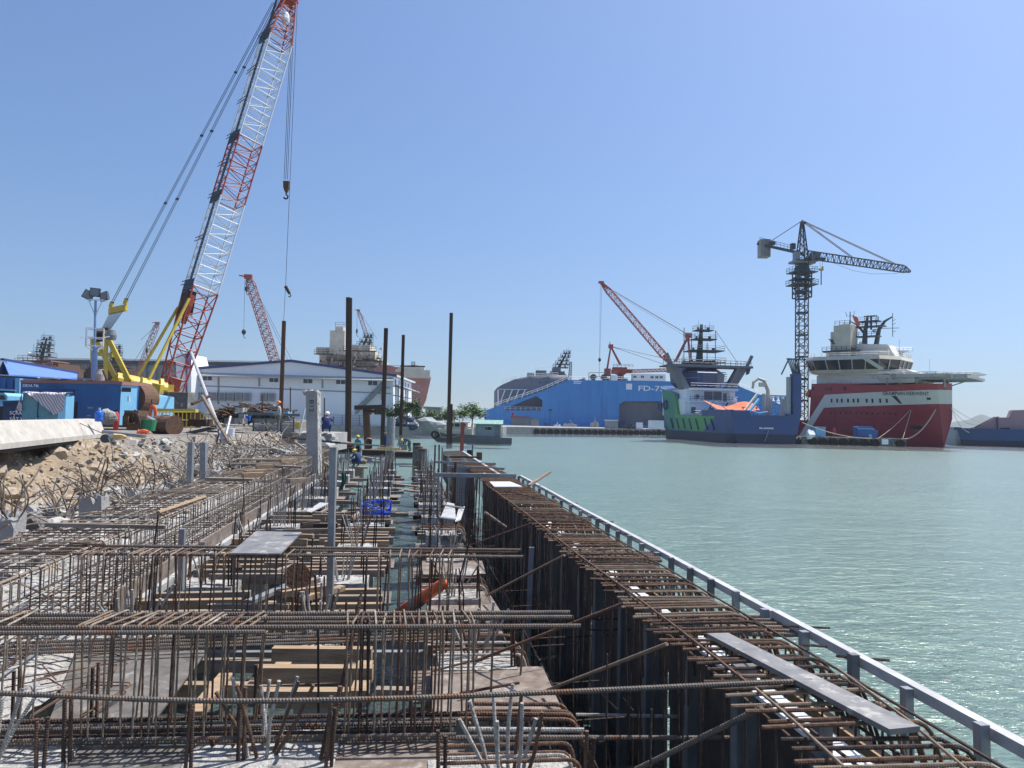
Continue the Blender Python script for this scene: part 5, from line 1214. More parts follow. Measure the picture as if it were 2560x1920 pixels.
mb = MB(); mb.beam(f_(223, 1019, .1), f_(305, 1023, .1), .08, .09); mb.beam(f_(220, 1039, .1), f_(306, 1041, .1), .06, .08); obj("skid_rail", mb, "galv", T)
mb = MB(); pbx(mb, 224, 1022, 302, 1046, d-.35, .05, -.02); pbx(mb, 182, 1005, 194, 1046, d-.34, .04, -.02); pbx(mb, 225, 998, 236, 1006, d-.34, .04, -.03); obj("grille", mb, "dark", T)
mb = MB(); pbx(mb, 305, 969, 328, 980, d-.55, .05, -.05); obj("sign_plate", mb, "slate", T)
mb = MB(); letters(mb, "33KVA 746", 1, lambda x, z: f_(58, 967.5, .06)+RT*x+Vector((0, 0, z*.22)), .82); obj("lettering", mb, "letter_white", T, label="white hand painted marking on the container")
mb = MB(); letters(mb, "Power Diesel", 1, lambda x, z: f_(212, 972.5, .06)+RT*x+Vector((0, 0, z*.22)), .95); letters(mb, "generator set", 1, lambda x, z: f_(118, 968, .06)+RT*x+Vector((0, 0, z*.16)), .9); letters(mb, "50 KVA", 1, lambda x, z: P(306, 979, d-.72)+RT*x+Vector((0, 0, z*.14)), .42); obj("lettering", mb, "letter_dark", T, label="dark worn lettering on the container")
mb = MB(); mb.beam(P(310, 1010, d-.3), P(330, 1012, d), .4, .5) if False else pbx(mb, 330, 992, 336, 1004, d-.1, .05, -.5); obj("notice", mb, "letter_white", T)
# exhaust drum, sticks on its roof
mb = MB(); mb.lathe([(.24, 0), (.24, .42), (.17, .62), (.16, .7)], q(P(248, 955, d+1), zt+.14), 14); mb.tube([q(P(242, 955, d+1), zt+.3), q(P(243, 936, d+1), zt+.85), q(P(249, 940, d+1), zt+.75)], .02, 5); obj("exhaust_drum", mb, "concrete", label="grey conical drum standing on the generator container roof", cat="drum")
for i in range(7):
    a = q(P(160+i*14, 955, d+.8), zt+.17); b = a+RT*rnd(.5, 1.4)+HD*rnd(-.4, .6)+Vector((0, 0, rnd(.0, .12))); mb = MB(); mb.beam(a, b, .07, .04); obj("offcut", mb, "timber_grey", label="thin weathered offcut lying on the generator container roof", cat="offcut", group="offcuts on the container roof")
mb = MB(); mb.bar(q(P(256, 940, d+.5), zt+.75), q(P(270, 958, d+.5), zt+.1), .05, 6); obj("pipe", mb, "rust_dark", label="dark pipe leaning on the drum on the container roof", cat="pipe")
# corrugated shelter with pale roof sheets between
T = thing("tool_shelter", "open shelter of dark sheets with pale roof edge beside the containers", "shelter", gb(50, 44))
mb = MB(); mb.prism([P(-60, 934, 42), P(94, 944, 42), P(152, 946, 44), P(152, 948.5, 44), P(94, 949, 42), P(-60, 940, 42)], HD*2); obj("roof", mb, "slate", T)
mb = MB(); mb.prism([P(-60, 932, 42), P(94, 942.5, 42), P(94, 944.5, 42), P(-60, 934.5, 42)], HD*.2); mb.beam(P(98, 943, 43), P(150, 947, 43.5), .4, .04); obj("roof_edge", mb, "white_paint", T)
mb = MB(); 
for x in (60, 74, 96): mb.beam(P(x, 944, 42.5), P(x, 1060, 42.5), .1, .1)
mb.prism([P(75, 946, 44), P(95, 947, 44), P(95, 956, 44), P(75, 956, 44)], HD*.1); obj("post", mb, "white_paint", T)
T = thing("shipping_container", "dark blue corrugated container end with bright blue corner post at far left", "container", gb(0, 40))
mb = MB()
for k in range(9): x = -40+k*9; mb.prism([P(x, 944, 40-(k % 2)*.05), P(x+9, 944.6, 40-(k % 2)*.05), P(x+9, 972, 40-(k % 2)*.05), P(x, 972, 40-(k % 2)*.05)], HD*2)
obj("wall", mb, "blue_box", T)
mb = MB(); mb.prism([P(38, 945, 39.8), P(49, 946, 39.8), P(48, 992, 39.8), P(37, 992, 39.8)], HD*.3); mb.beam(P(-40, 972, 39.7), P(40, 976, 39.7), .08, .1); obj("corner_post", mb, "blue_light", T)
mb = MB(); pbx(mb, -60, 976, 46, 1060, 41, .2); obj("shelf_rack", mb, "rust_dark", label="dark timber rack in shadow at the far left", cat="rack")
T = thing("vehicle_cab", "light blue cab corner partly cut off at the left picture edge", "cab", gb(0, 34))
mb = MB(); mb.prism([P(-60, 983, 34), P(10, 982, 34), P(19, 990, 34), P(18, 1000, 34), P(12, 1016, 34), P(-60, 1016, 34)], HD*1.4); obj("body", mb, "blue_light", T)
mb = MB(); mb.prism([P(-60, 988, 33.95), P(8, 988, 33.95), P(12, 999, 33.95), P(-60, 999, 33.95)], HD*.05); obj("window", mb, "glass_dark", T)
mb = MB(); mb.prism([P(-60, 1016, 34), P(12, 1020, 34), P(8, 1042, 34), P(-60, 1042, 34)], HD*1.2); obj("chassis", mb, "dark", T)
T = thing("scrap_bin", "dark blue steel scrap bin with white lettering beside the teal cabinet", "bin", gb(34, 31))
mb = MB(); mb.prism([P(8, 1006, 31), P(62, 1003, 31), P(62, 1075, 31), P(4, 1075, 31)], HD*1.6); mb.beam(P(8, 1006, 30.9), P(62, 1003, 30.9), .1, .1); obj("body", mb, "blue_dark", T)
mb = MB(); letters(mb, "SCRAP", 1, lambda x, z: P(24, 1036, 30.94)+RT*x+Vector((0, 0, z*.2)), .62); letters(mb, "SẮT VỤN", 1, lambda x, z: P(24, 1051, 30.94)+RT*x+Vector((0, 0, z*.2)), .9); obj("lettering", mb, "letter_white", T)
# teal cabinet with striped cloth
d = 26.5; T = thing("tool_cabinet", "teal two door steel cabinet half covered by striped sheet", "cabinet", gb(110, d))
a, b = P(57, 1000, d), P(147, 1000, d); zt = P(100, 983, d).z
mb = MB(); mb.prism([q(a, GZ), q(b, GZ), q(b, zt), q(a, zt)], HD*.6); obj("body", mb, "teal_cabinet", T)
mb = MB(); mb.prism([q(b, GZ)+HD*.01, q(P(165, 1000, d+.15), GZ), q(P(165, 1000, d+.15), zt-.06), q(b, zt-.06)+HD*.01], HD*.5); obj("side_panel", mb, "blue_light", T)
m_ = (a+b)/2
mb = MB(); mb.beam(q(P(95.5, 1000, d-.01), GZ+.03), q(P(95.5, 1000, d-.01), zt-.03), .02, .02); obj("door_gap", mb, "dark", T)
mb = MB(); mb.box(q(P(94, 1000, d-.03), GZ+.62), (.04, .04, .12)); mb.box(q(P(84, 1000, d-.03), GZ+.72), (.05, .03, .02)); obj("handle", mb, "galv_white", T)
# striped sheet material and drape
m = bpy.data.materials.new("striped_sheet"); m.use_nodes = True; nt = m.node_tree; bs = nt.nodes["Principled BSDF"]; bs.inputs["Roughness"].default_value = .8
tc = nd(nt, "ShaderNodeTexCoord"); wv = nd(nt, "ShaderNodeTexWave", Scale=3.6); wv.inputs["Distortion"].default_value = .8; mp = nd(nt, "ShaderNodeMapping"); mp.inputs["Rotation"].default_value = (0, R(35), 0); nt.links.new(tc.outputs["Object"], mp.inputs[0]); nt.links.new(mp.outputs[0], wv.inputs["Vector"])
cr_ = nt.nodes.new("ShaderNodeValToRGB"); cr_.color_ramp.elements[0].color = (.62, .60, .58, 1); cr_.color_ramp.elements[1].color = (.25, .28, .42, 1); e = cr_.color_ramp.elements.new(.62); e.color = (.45, .25, .24, 1); e = cr_.color_ramp.elements.new(.4); e.color = (.60, .58, .57, 1)
nt.links.new(wv.outputs[0], cr_.inputs[0]); nt.links.new(cr_.outputs[0], bs.inputs["Base Color"]); MATS["striped_sheet"] = m
top_l, top_r = q(a, zt+.015), q(P(163, 1000, d), zt+.01)
def drape(u, v):
    p = top_l.lerp(top_r, u)
    hang = max(0, (u-.12))*1.25 if u < .8 else .85-(u-.8)*.9
    if v < .35: return p + HD*(.55*(1-v/.35)-.02) + Vector((0, 0, .02+.02*math.sin(u*15)))
    t = (v-.35)/.65; return p - HD*(.05+.05*t+.03*math.sin(u*22+t*3)) + Vector((0, 0, -hang*t*.92))
mb = MB(); mb.grid(drape, 40, 16); obj("striped_sheet", mb, "striped_sheet", label="white grey and pink striped sheet draped over the teal cabinet", cat="cloth", smooth=True)
mb = MB(); mb.grid(lambda u, v: P(57-u*17*v-2, 990+v*38-u*8*(1-v), d-.05-.06*math.sin(v*9+u*5)), 6, 14); obj("striped_sheet", mb, "striped_sheet", label="striped cloth end hanging down at the teal cabinet's left side", cat="cloth", smooth=True)
# lamp mast
d = 41; T = thing("lamp_mast", "pale blue steel lamp mast with three floodlights and white cage", "lamp mast", gb(232, d))
lt = P(239, 752, d); lb = gb(233, d)
mb = MB(); mb.tube([lb, lb.lerp(lt, .63)], .17, 12, r1=.15); mb.tube([lb.lerp(lt, .63), lt], .07, 8); obj("pole", mb, "pale_blue_pole", T)
mb = MB(); c = lb.lerp(lt, .705); fr = [Vector((x, y, 0)) for x, y in ((-.42, -.42), (.42, -.42), (.42, .42), (-.42, .42))]; rz = Matrix.Rotation(-PHI+.5, 3, 'Z'); fr = [rz @ p for p in fr]
for z in (-.45, .0, .5):
    for i in range(4): mb.beam(c+fr[i]+Vector((0, 0, z)), c+fr[(i+1) % 4]+Vector((0, 0, z)), .05, .05)
for p in fr: mb.beam(c+p+Vector((0, 0, -.45)), c+p+Vector((0, 0, .5)), .05, .05); mb.bar(c+p+Vector((0, 0, -.45)), lb.lerp(lt, .60), .03, 5)
mb.bar(c-RT*.9+Vector((0, 0, .08)), c-RT*.4, .03, 5); mb.bar(c+RT*.4, c+RT*.8+Vector((0, 0, .1)), .03, 5)
for s_ in (-1, 1): mb.bar(lb.lerp(lt, .88), lt+RT*s_*.4+Vector((0, 0, .05)), .03, 5)
mb.beam(lt-RT*.5+Vector((0, 0, .05)), lt+RT*.55+Vector((0, 0, .05)), .06, .06); obj("cage", mb, "white_crane", T)
for i, (dx, dz, yw, tl_) in enumerate(((-.42, .32, 35, 25), (-.08, .48, 5, 5), (.42, .26, -20, -15))):
    mb = MB(Matrix.Translation(lt+RT*dx+Vector((0, 0, dz))) @ Matrix.Rotation(-PHI+R(yw), 4, 'Z') @ Matrix.Rotation(R(tl_), 4, 'Y')); mb.prism([(-.27, 0, -.24), (.27, 0, -.24), (.27, 0, .24), (-.27, 0, .24)], (0, .12, 0)); mb.prism([(-.2, .12, -.18), (.2, .12, -.18), (.2, .12, .18), (-.2, .12, .18)], (0, .1, 0)); fl = obj("floodlight", mb, "slate", T)
    mb.v = []; mb.f = []; mb.m = []; mb.prism([(-.23, -.015, -.2), (.23, -.015, -.2), (.23, -.015, .2), (-.23, -.015, .2)], (0, .01, 0)); obj("lamp_glass", mb, "lamp_glass", fl)
mb = MB(); c = lb.lerp(lt, .74)+RT*.75+HD*.3; mb.lathe([(.25, 0), (.28, .25), (.2, .55), (.05, .6)], c-Vector((0, 0, .3)), 14); mb.bar(c-RT*.5, c, .04, 5); obj("siren", mb, "grey_far", T)
# light blue container end, water jug, extinguisher, basket, ring
T = thing("shipping_container", "light blue container standing behind the rusty curved plate", "container", gb(372, 40))
mb = MB(); mb.prism([P(356, 985, 40), P(390, 990, 40.6), P(388, 1070, 40.6), P(355, 1070, 40)], HD*2.2); obj("body", mb, "blue_light", T)
mb = MB()
for x in (361, 377): mb.prism([P(x, 998, 39.98), P(x+4, 998.5, 39.98), P(x+3, 1008, 39.98), P(x, 1006, 39.98)], HD*.02)
obj("vent", mb, "slate", T)
jz = P(247, 1054, 24.2); T = thing("water_jug", "blue water cooler jug standing on the concrete beam", "water jug", jz)
mb = MB(); mb.lathe([(.115, 0), (.125, .02), (.125, .1), (.118, .13), (.125, .16), (.125, .27), (.1, .33), (.045, .37), (.04, .43)], jz, 20); obj("body", mb, "jug_blue", T, smooth=True)
mb = MB(); mb.lathe([(.045, 0), (.045, .035)], jz+Vector((0, 0, .42)), 14); obj("cap", mb, "galv_white", T)
ez = gb(290, 30); T = thing("fire_extinguisher", "small red fire extinguisher behind the concrete beam", "fire extinguisher", P(290, 1056, 28))
mb = MB(); mb.lathe([(.09, -.3), (.09, .32), (.05, .38), (.03, .42)], P(290, 1056, 28), 14); obj("cylinder", mb, "red_paint", T, smooth=True)
mb = MB(); mb.box(P(290, 1056, 28)+Vector((0, 0, .45)), (.12, .04, .05)); obj("valve", mb, "dark", T)
bz = P(268, 1052, 27)
mb = MB()
for k in range(10): a_ = math.pi*k/9; mb.tube([bz+RT*(.36*math.cos(t)*math.sin(a_))+HD*.3*math.cos(a_)+Vector((0, 0, .36*math.sin(t))) for t in [math.pi*i/10 for i in range(11)]], .012, 4)
for z in (.08, .2, .3): r_ = math.sqrt(max(.01, .36**2-z*z)); mb.tube([bz+RT*r_*math.cos(t)+HD*.28*math.sin(t)+Vector((0, 0, z)) for t in [2*math.pi*i/16 for i in range(16)]], .012, 4, closed=True)
mb.lump(bz+Vector((0, 0, .15)), .27, 2, 2, .2); obj("fish_trap", mb, "concrete", label="grey wire basket between the water jug and red extinguisher", cat="basket")
# rusty bank-edge machine, drums, pipes, yellow railings
def lumpbox(name, lb, ct, x0, y0, x1, y1, d, t, m, **k):
    mb = MB(); pbx(mb, x0, y0, x1, y1, d, t); return obj(name, mb, m, label=lb, cat=ct, **k)
T = thing("winch_machine", "rusty old winch machine with bent hose at the end of the concrete beam", "machine", gb(325, 27))
mb = MB(); pbx(mb, 310, 1026, 345, 1056, 27, .7); pbx(mb, 316, 1058, 346, 1076, 26.6, .6); pbx(mb, 306, 1040, 320, 1068, 26.8, .4); obj("body", mb, "rust", T)
mb = MB(); pbx(mb, 318, 1036, 332, 1052, 26.9, .1); pbx(mb, 336, 1040, 347, 1060, 26.5, .5); obj("panel", mb, "rust_dark", T)
mb = MB(); mb.tube([P(308, 1050, 26.2), P(312, 1034, 26.2), P(326, 1028, 26.2), P(342, 1034, 26.2), P(350, 1055, 26.2), P(351, 1078, 26.2)], .03, 6); obj("hose", mb, "rust_dark", T)
mb = MB(); c0, c1 = P(393, 1062, 33), P(436, 1064, 32.4); mb.tube([c0, c1], .42, 18); mb.tube([c0.lerp(c1, .42), c0.lerp(c1, .5)], .46, 18); mb.tube([c0.lerp(c1, .97), c1+(c1-c0)*.02], .45, 18); obj("pipe_section", mb, "rust", label="short rusty wide pipe section lying on the bank", cat="pipe")
mb = MB(); mb.tube([P(258, 1079, 23.5), P(300, 1084, 23), P(362, 1091, 22.4)], .055, 8); obj("pipe", mb, "galv", label="long grey pipe lying across the end of the concrete beam", cat="pipe")
mb = MB(); mb.bar(P(336, 1030, 30), P(384, 1053, 31), .11, 10); obj("pipe", mb, "galv", label="sloping grey pipe beside the rusty winch machine", cat="pipe")
mb = MB(); mb.tube([P(345+i*4.2, 1080+1.2*math.sin(i*1.3), 23.2) for i in range(7)], .085, 8, r1=.07); obj("float_tube", mb, "orange", label="orange float bag lying at the bank edge by the grey pipe", cat="float")
mb = MB(); mb.tube([P(382, 1040, 37)+RT*.14*math.sin(a)+Vector((0, 0, .5*math.cos(a))) for a in [2*math.pi*i/20 for i in range(20)]], .085, 7, closed=True); obj("lifebuoy", mb, "orange", label="orange lifebuoy leaning against the light blue container", cat="lifebuoy")
mb = MB(); mb.lathe([(.24, 0), (.3, .4), (.28, .4), (.22, .05)], P(369, 1077, 27), 16); obj("basket", mb, "green_bin", label="green plastic basket by the light blue container", cat="basket")
mb = MB(); mb.lump(P(296, 1092, 22.5), .17, 8, 2, .4, (1.4, .8, .6)); obj("sack", mb, "straw", label="dirty yellow sack under the grey pipe", cat="sack")
mb = MB(); mb.lathe([(.13, -.15), (.13, .15)], (0, 0, 0), 14); c = P(267, 1096, 22); mb.v = [c+Matrix.Rotation(math.pi/2, 3, 'X') @ v for v in mb.v]; obj("roller", mb, "slate", label="dark round roller under the end of the concrete beam", cat="roller")
# concrete beam
B0_, B1_ = Z(-130, 1140, 2.68), Z(262, 1093, 2.68); B1_ = Vector((B0_.x-(B0_.x-B1_.x)*1, B1_.y, 2.68))
dvv = (B1_-B0_).normalized(); nvv = Vector((-dvv.y, dvv.x, 0)); 
if nvv.x > 0: nvv = -nvv
def bsect(p): return [p, p+Vector((0, 0, .13)), p+nvv*.28+Vector((0, 0, .60)), p+nvv*.75+Vector((0, 0, .62)), p+nvv*1.1, p+nvv*1.1]
mb = MB(); s0, s1 = bsect(B0_)[:5], bsect(B1_+dvv*0)[:5]; s1[2] += dvv*.5; s1[3] += dvv*.9
mb.put(s0+s1, [(0, 1, 6, 5), (1, 2, 7, 6), (2, 3, 8, 7), (3, 4, 9, 8), (4, 0, 5, 9), (4, 3, 2, 1, 0), (5, 6, 7, 8, 9)]); obj("concrete_beam", mb, "barrier", label="long pale precast concrete beam lying along the bank edge", cat="concrete beam")
mb = MB(); mb.beam(B0_-nvv*.04+Vector((0, 0, .125)), B1_-nvv*.04+Vector((0, 0, .125)), .1, .06)
mb = MB(); mb.beam(B0_+nvv*.2-Vector((0, 0, .06)), B1_+nvv*.2-Vector((0, 0, .06)), .25, .06); obj("timber_bearer", mb, "dark", label="dark bearer strip under the long concrete beam", cat="bearer")
mb = MB(); mb.tube([P(200, 1058, 23.2), P(225, 1070, 23), P(258, 1084, 22.6)], .012, 4); obj("rope", mb, "cable", label="thin dark cord hanging over the concrete beam's face", cat="rope")
# yellow safety barriers
for i, (x0, x1, y0, y1, d, lb) in enumerate(((388, 432, 1030, 1062, 38, "yellow pipe railing beside the light blue container"), (434, 486, 1030, 1070, 36, "yellow pipe railing panel in front of the crane tracks"), (500, 536, 1033, 1064, 35, "yellow pipe railing panel near the scrap pile"))):
    mb = MB(); a, b = P(x0, y1, d), P(x1, y1, d); hgt = P(x0, y0, d).z-a.z
    for k in range(6): q_ = a.lerp(b, k/5); mb.bar(q_, q_+Vector((0, 0, hgt)), .022, 5)
    for z in (0.05, .5, 1): mb.bar(a+Vector((0, 0, hgt*z)), b+Vector((0, 0, hgt*z)), .03, 5)
    obj("safety_railing", mb, "yellow", label=lb, cat="railing")
lumpbox("steel_beam", "yellow steel beam lying along the ground by the crane tracks", "steel beam", 386, 1022, 488, 1030, 40, .4, "yellow")
lumpbox("steel_plate_stack", "stack of brown rusty plates behind the yellow railing", "steel plates", 470, 1048, 515, 1066, 33, .8, "rust_dark")
# scrap heap
T = thing("scrap_heap", "wide heap of tangled dark scrap steel in front of the warehouse", "scrap heap", gb(630, 60))
random.seed(71); mb = MB(); mb.mats = ["rust_dark", "rust", "slate"]
for k in range(300):
    x = rnd(542, 722); y = 1038-rnd(0, 26)*math.sin((x-535)/195*math.pi)**.6; c = P(x, y, rnd(55, 60)); v = Vector((rnd(-1, 1), rnd(-.6, .6), rnd(-.35, .35)))*rnd(.3, .9); mb.mi = random.choice((0, 0, 1, 2)); mb.bar(c-v, c+v, rnd(.03, .09), 4)
for k in range(14): mb.mi = 2; mb.lump(P(550+k*12, 1036, 58), .7, k, 1, .3)
obj("scrap", mb, "rust_dark", T)
for (x0, y0, x1, y1, d, t, mm, lb) in ((588, 1019, 607, 1032, 50, .8, "galv_white", "pale blue box beside the scrap heap"), (668, 1028, 720, 1036, 52, 1, "blue_light", "long bright blue crate behind the orange hatted worker"), (596, 1035, 610, 1052, 42, .6, "concrete", "upright broken concrete block by the formwork stack"), (560, 1046, 606, 1060, 41, .8, "concrete_dark", "low concrete block heap beside the leaning steel pole")): lumpbox("crate" if "crate" in lb or "box" in lb else "concrete_block", lb, "crate" if "crate" in lb or "box" in lb else "concrete block", x0, y0, x1, y1, d, t, mm)
for x, y0, y1, d in ((656, 988, 1032, 48), (726, 968, 1032, 50), (811, 995, 1044, 44)): mb = MB(); mb.beam(P(x, y1, d), P(x, y0, d), .06, .06); obj("steel_post", mb, "rust_dark", label={656: "thin dark post left of the hanging pile", 726: "thin rusty post right of the orange hatted worker", 811: "thin dark post behind the squatting worker"}[x], cat="post")
# formwork panel stacks
T = thing("formwork_stack", "stack of grey steel formwork panels behind the orange hatted worker", "formwork stack", gb(680, 41))
for k in range(9):
    mb = MB(); y = 1081-k*4.1; a, b = P(630+rnd(-2, 2), y, 41), P(738+rnd(-3, 3), y, 41); mb.beam(a+HD*.6, b+HD*.6, 1.2, .06); mb.beam(a, b, .05, .065); mb.beam(a+HD*1.2, b+HD*1.2, .05, .065); obj("panel", mb, "galv" if k % 2 else "steel_sheet", T)
for x in (634, 665, 700, 734): mb = MB(); mb.beam(P(x, 1083, 40.95), P(x, 1047, 40.95), .05, .05); obj("strap", mb, "slate", T)
for i, (a, b, lb) in enumerate((((610, 1033), (748, 1038), "long dark steel section on top of the formwork stack"), ((520, 1079), (670, 1088), "long dark steel section lying on the bank before the formwork stack"), ((440, 1090), (560, 1064), "long dark steel section lying askew on the bank by the leaning pole"))):
    mb = MB(); mb.beam(P(*a, 38+i*-1), P(*b, 40-i*3.5), .18, .14); obj("steel_beam", mb, "slate", label=lb, cat="steel beam")
# leaning props
for a, b, r_, mm, lb in (((478, 882, 44), (560, 1106, 30), .085, "galv_white", "long pale steel prop leaning left above the bank"), ((576, 1042, 31), (562, 1100, 30), .06, "galv", "short grey prop crossing the long leaning prop"), ((762, 1022, 37), (748, 1088, 36.5), .045, "galv_white", "thin white prop leaning against the concrete pillar"), ((505, 990, 30), (575, 1110, 28), .07, "timber_grey", "weathered leaning timber pole beside the pale prop"), ((480, 1010, 31), (524, 990, 32), .07, "rust_dark", "rusty angle propped on the weathered pole")):
    mb = MB(); mb.bar(P(*a), P(*b), r_, 8); obj("prop", mb, mm, label=lb, cat="prop")
for x, y, d, mm, lb in ((578, 1080, 32, "white_paint", "white plastic bucket on the bank"), (746, 1063, 40, "yellow", "yellow jerrycan beside the white prop"), (620, 1046, 42, "jug_blue", "small blue water bottle by the formwork stack")):
    T = thing("bucket" if "bucket" in lb else "canister", lb, "bucket" if "bucket" in lb else "canister", P(x, y, d)); mb = MB(); mb.lathe([(.13, -.16), (.16, .16), (.14, .16)], P(x, y, d), 14); obj("body", mb, mm, T); mb = MB(); mb.tube([P(x, y, d)+Vector((0, 0, .15))+RT*.14*math.cos(a) + Vector((0, 0, .14*math.sin(a))) for a in [math.pi*i/8 for i in range(9)]], .012, 4); obj("handle", mb, "dark", T)
# old quay end: broken slab on white piles, concrete pillar
T = thing("old_quay_deck", "broken old concrete quay end standing on white piles", "quay", flat(P(770, 1120, 41), 0))
mb = MB(); a, b = flat(P(695, 1100, 40.5), 0), flat(P(829, 1100, 39.5), 0)
def brk(u, v): p = a.lerp(b, u); z = 1.55+1.05*v; k = .25*noise.noise(Vector((u*9, v*3, 1))); return Vector((p.x, p.y-k, z+.12*noise.noise(Vector((u*12, v*6, 4)))*(1 if v > .5 else .5)))
mb.grid(brk, 30, 6); mb.prism([a+Vector((0, .3, 1.6)), b+Vector((-.3, .3, 1.6)), b+Vector((-.3, .3, 2.6)), a+Vector((0, .3, 2.6))], HD*5); mb.lump(b+Vector((-.4, 1., 2.0)), .75, 4, 3, .3, (1, 1.6, .8)); obj("slab", mb, "concrete", T)
mb = MB()
for k in range(9): q_ = a.lerp(b, .08+.105*k); mb.b2((q_.x-.12, q_.y+.3, -1), (q_.x+.12, q_.y+.55, 1.7))
obj("pile", mb, "concrete_white", T)
mb = MB(); pbx(mb, 704, 1094, 736, 1130, 38.6, .5); obj("patch", mb, "sand", T)
T = thing("concrete_pillar", "tall grey concrete column with broken top standing by the old quay", "pillar", Z(784, 1188, .9))
mb = MB(); d = 27; a, b, c_, e_ = P(767, 1186, d), P(803, 1180, d), P(799, 984, d), P(764, 977, d)
mb.prism([P(768, 1184, d), P(795, 1184, d), P(793, 979, d), P(786, 976, d), P(764, 978, d)], HD*.55); obj("shaft", mb, "concrete", T)
mb = MB(); mb.prism([P(795.2, 1184, d), P(803, 1181, d+.4), P(800, 990, d+.4), P(793.2, 981, d)], HD*.1); obj("lit_side_face", mb, "concrete_white", T)  # sunlit side painted in: paler concrete than the shaft
mb = MB()
for k in range(5): mb.lump(P(766+k*7, 981+rnd(0, 5), d+.25), .12, k, 1, .4)
obj("broken_top", mb, "concrete_white", T)
mb = MB(); letters(mb, "B12", 1, lambda x, z: P(783, 1000+x*16, d-.01)+RT*(-.13+z*.22), 1.9); obj("lettering", mb, "slate", T)
mb = MB(); mb.prism([P(766, 1186, d), P(799, 1186, d), P(799, 1196, d), P(766, 1196, d)], HD*.6); obj("footing", mb, "concrete", T)
# ================================================================ the jetty under construction
random.seed(101)
ZT, ZP = 2.10, 1.25                                   # top of the rebar cages, top of the forms and pile heads
NAMES = ("first second third fourth fifth sixth seventh eighth ninth tenth eleventh twelfth").split()
# ---------------- cross beam cages
def stirrup_path(p, q, z0, z1, skew=0, y2=None):      # p near foot (x,y), q far foot
    a, b = Vector((p[0]+rnd(-.012, .012), p[1], z0)), Vector((p[0]+rnd(-.02, .02), p[1]+rnd(-.012, .004), z1+rnd(-.012, .006))); c, d = Vector((q[0]+skew+rnd(-.03, .03), q[1]+rnd(-.01, .02), z1+rnd(-.008, .006))), Vector((q[0], q[1], z0))
    return rpath([a+(d-a)*.3, a, b, c, d, a+(d-a)*.45], .035, 3)
def cross_cage(label, tops, bots, stirs, loc):
    T = thing("rebar_beam_cage", label, "rebar cage", loc)
    for a, b, r, m in tops: mb = MB(); mb.tube([a, b], r, 8, rib=r*1.15); obj("top_bar", mb, m, T)
    for a, b, r, m in bots: mb = MB(); mb.tube([a, b], r, 7, rib=r*1.3); obj("bottom_bar", mb, m, T)
    for p, q, z0, z1, sk in stirs: mb = MB(); mb.tube(stirrup_path(p, q, z0, z1, sk), .0082, 6); obj("stirrup", mb, random.choice(("rebar_tan", "rebar_tan", "rebar_tan", "rust", "rust_dark", "rebar_pale")), T)
    for i, (p, q, z0, z1, sk) in enumerate(stirs):
        if i % 2: continue
        mb = MB(); c = Vector((p[0], p[1]+.0, z1-.02)); mb.tube([c+Vector((.022*math.cos(a), .025*math.sin(a), .02*math.sin(a*2+1))) for a in [k*.8 for k in range(8)]]+[c+Vector((rnd(-.05, .05), -.03, rnd(-.01, .06)))], .0016, 4); obj("tie_wire", mb, "rust_dark", T)
    return T
def seg(x0, y0, x1, y1, z, z1=None): return Z(x0, y0, z), Z(x1, y1, z1 if z1 else z)
E = lambda p, k, q: p + (p-q)*k                        # extend a line beyond p
tops = []
for (x0, y0, x1, y1, r, m) in ((0, 1538, 1425, 1531, .0165, "rebar_grey"), (0, 1549, 1430, 1543, .0165, "rebar_grey"), (0, 1571, 1452, 1565, .0170, "rebar_grey"), (0, 1583, 664, 1580, .0155, "rebar_grey")):
    a, b = seg(x0, y0, x1, y1, ZT-.02); tops.append((E(a, .25, b), b, r, m))
a, b = seg(0, 1557, 1010, 1556, ZT-.10); tops.append((E(a, .3, b), b, .014, "rebar_grey"))
a, b = seg(0, 1567, 1000, 1566, ZT-.10); tops.append((E(a, .3, b), b, .014, "rust"))
bots = []
for i, (y0, y1) in enumerate(((1805, 1783), (1819, 1799), (1832, 1812), (1846, 1827), (1860, 1843))):
    a, b = seg(0, y0, 1165 - i*12 + (120 if i == 4 else 0), y1, ZP+.05); bots.append((E(a, .3, b), b, .0165, "rebar_grey" if i % 3 else "rust_dark"))
for i, (y0, y1) in enumerate(((1826, 1806), (1853, 1836))):
    a, b = seg(0, y0, 1140, y1, ZP+.09); bots.append((E(a, .3, b), b, .013, "rebar_grey"))
stirs = []
def leg(x, y, z): p = Z(x, y, z); return (p.x, p.y)
for x in (172, 213, 255, 296, 347, 390, 438, 482, 528, 574):
    p = leg(x, 1868, ZP+.02); stirs.append((p, (p[0]+.02+.06, p[1]+.40), ZP+.02, ZT+.0, .03))
    if random.random() < .7: stirs.append(((p[0]+.05+rnd(0, .03), p[1]+.03), (p[0]+.10, p[1]+.38), ZP+.02, ZT-.01, .03))
for x in (856, 894, 931, 970, 1007, 1038, 1081, 1125, 1163):
    p = leg(x, 1850-(x-856)*.03, ZP+.02); stirs.append((p, (p[0]+.0, p[1]+.36), ZP+.02, ZT+.0, 0))
    if random.random() < .7: stirs.append(((p[0]+.05, p[1]+.03), (p[0]+.05, p[1]+.35), ZP+.02, ZT-.01, .0))
for x in (-40, -5): p = leg(x, 1868, ZP+.02); stirs.append((p, (p[0]+.03, p[1]+.4), ZP+.02, ZT, .03))
cross_cage("nearest rebar beam cage crossing the jetty with thick grey top bars", tops, bots, stirs, (-.8, 5.3, ZP))
tops = []
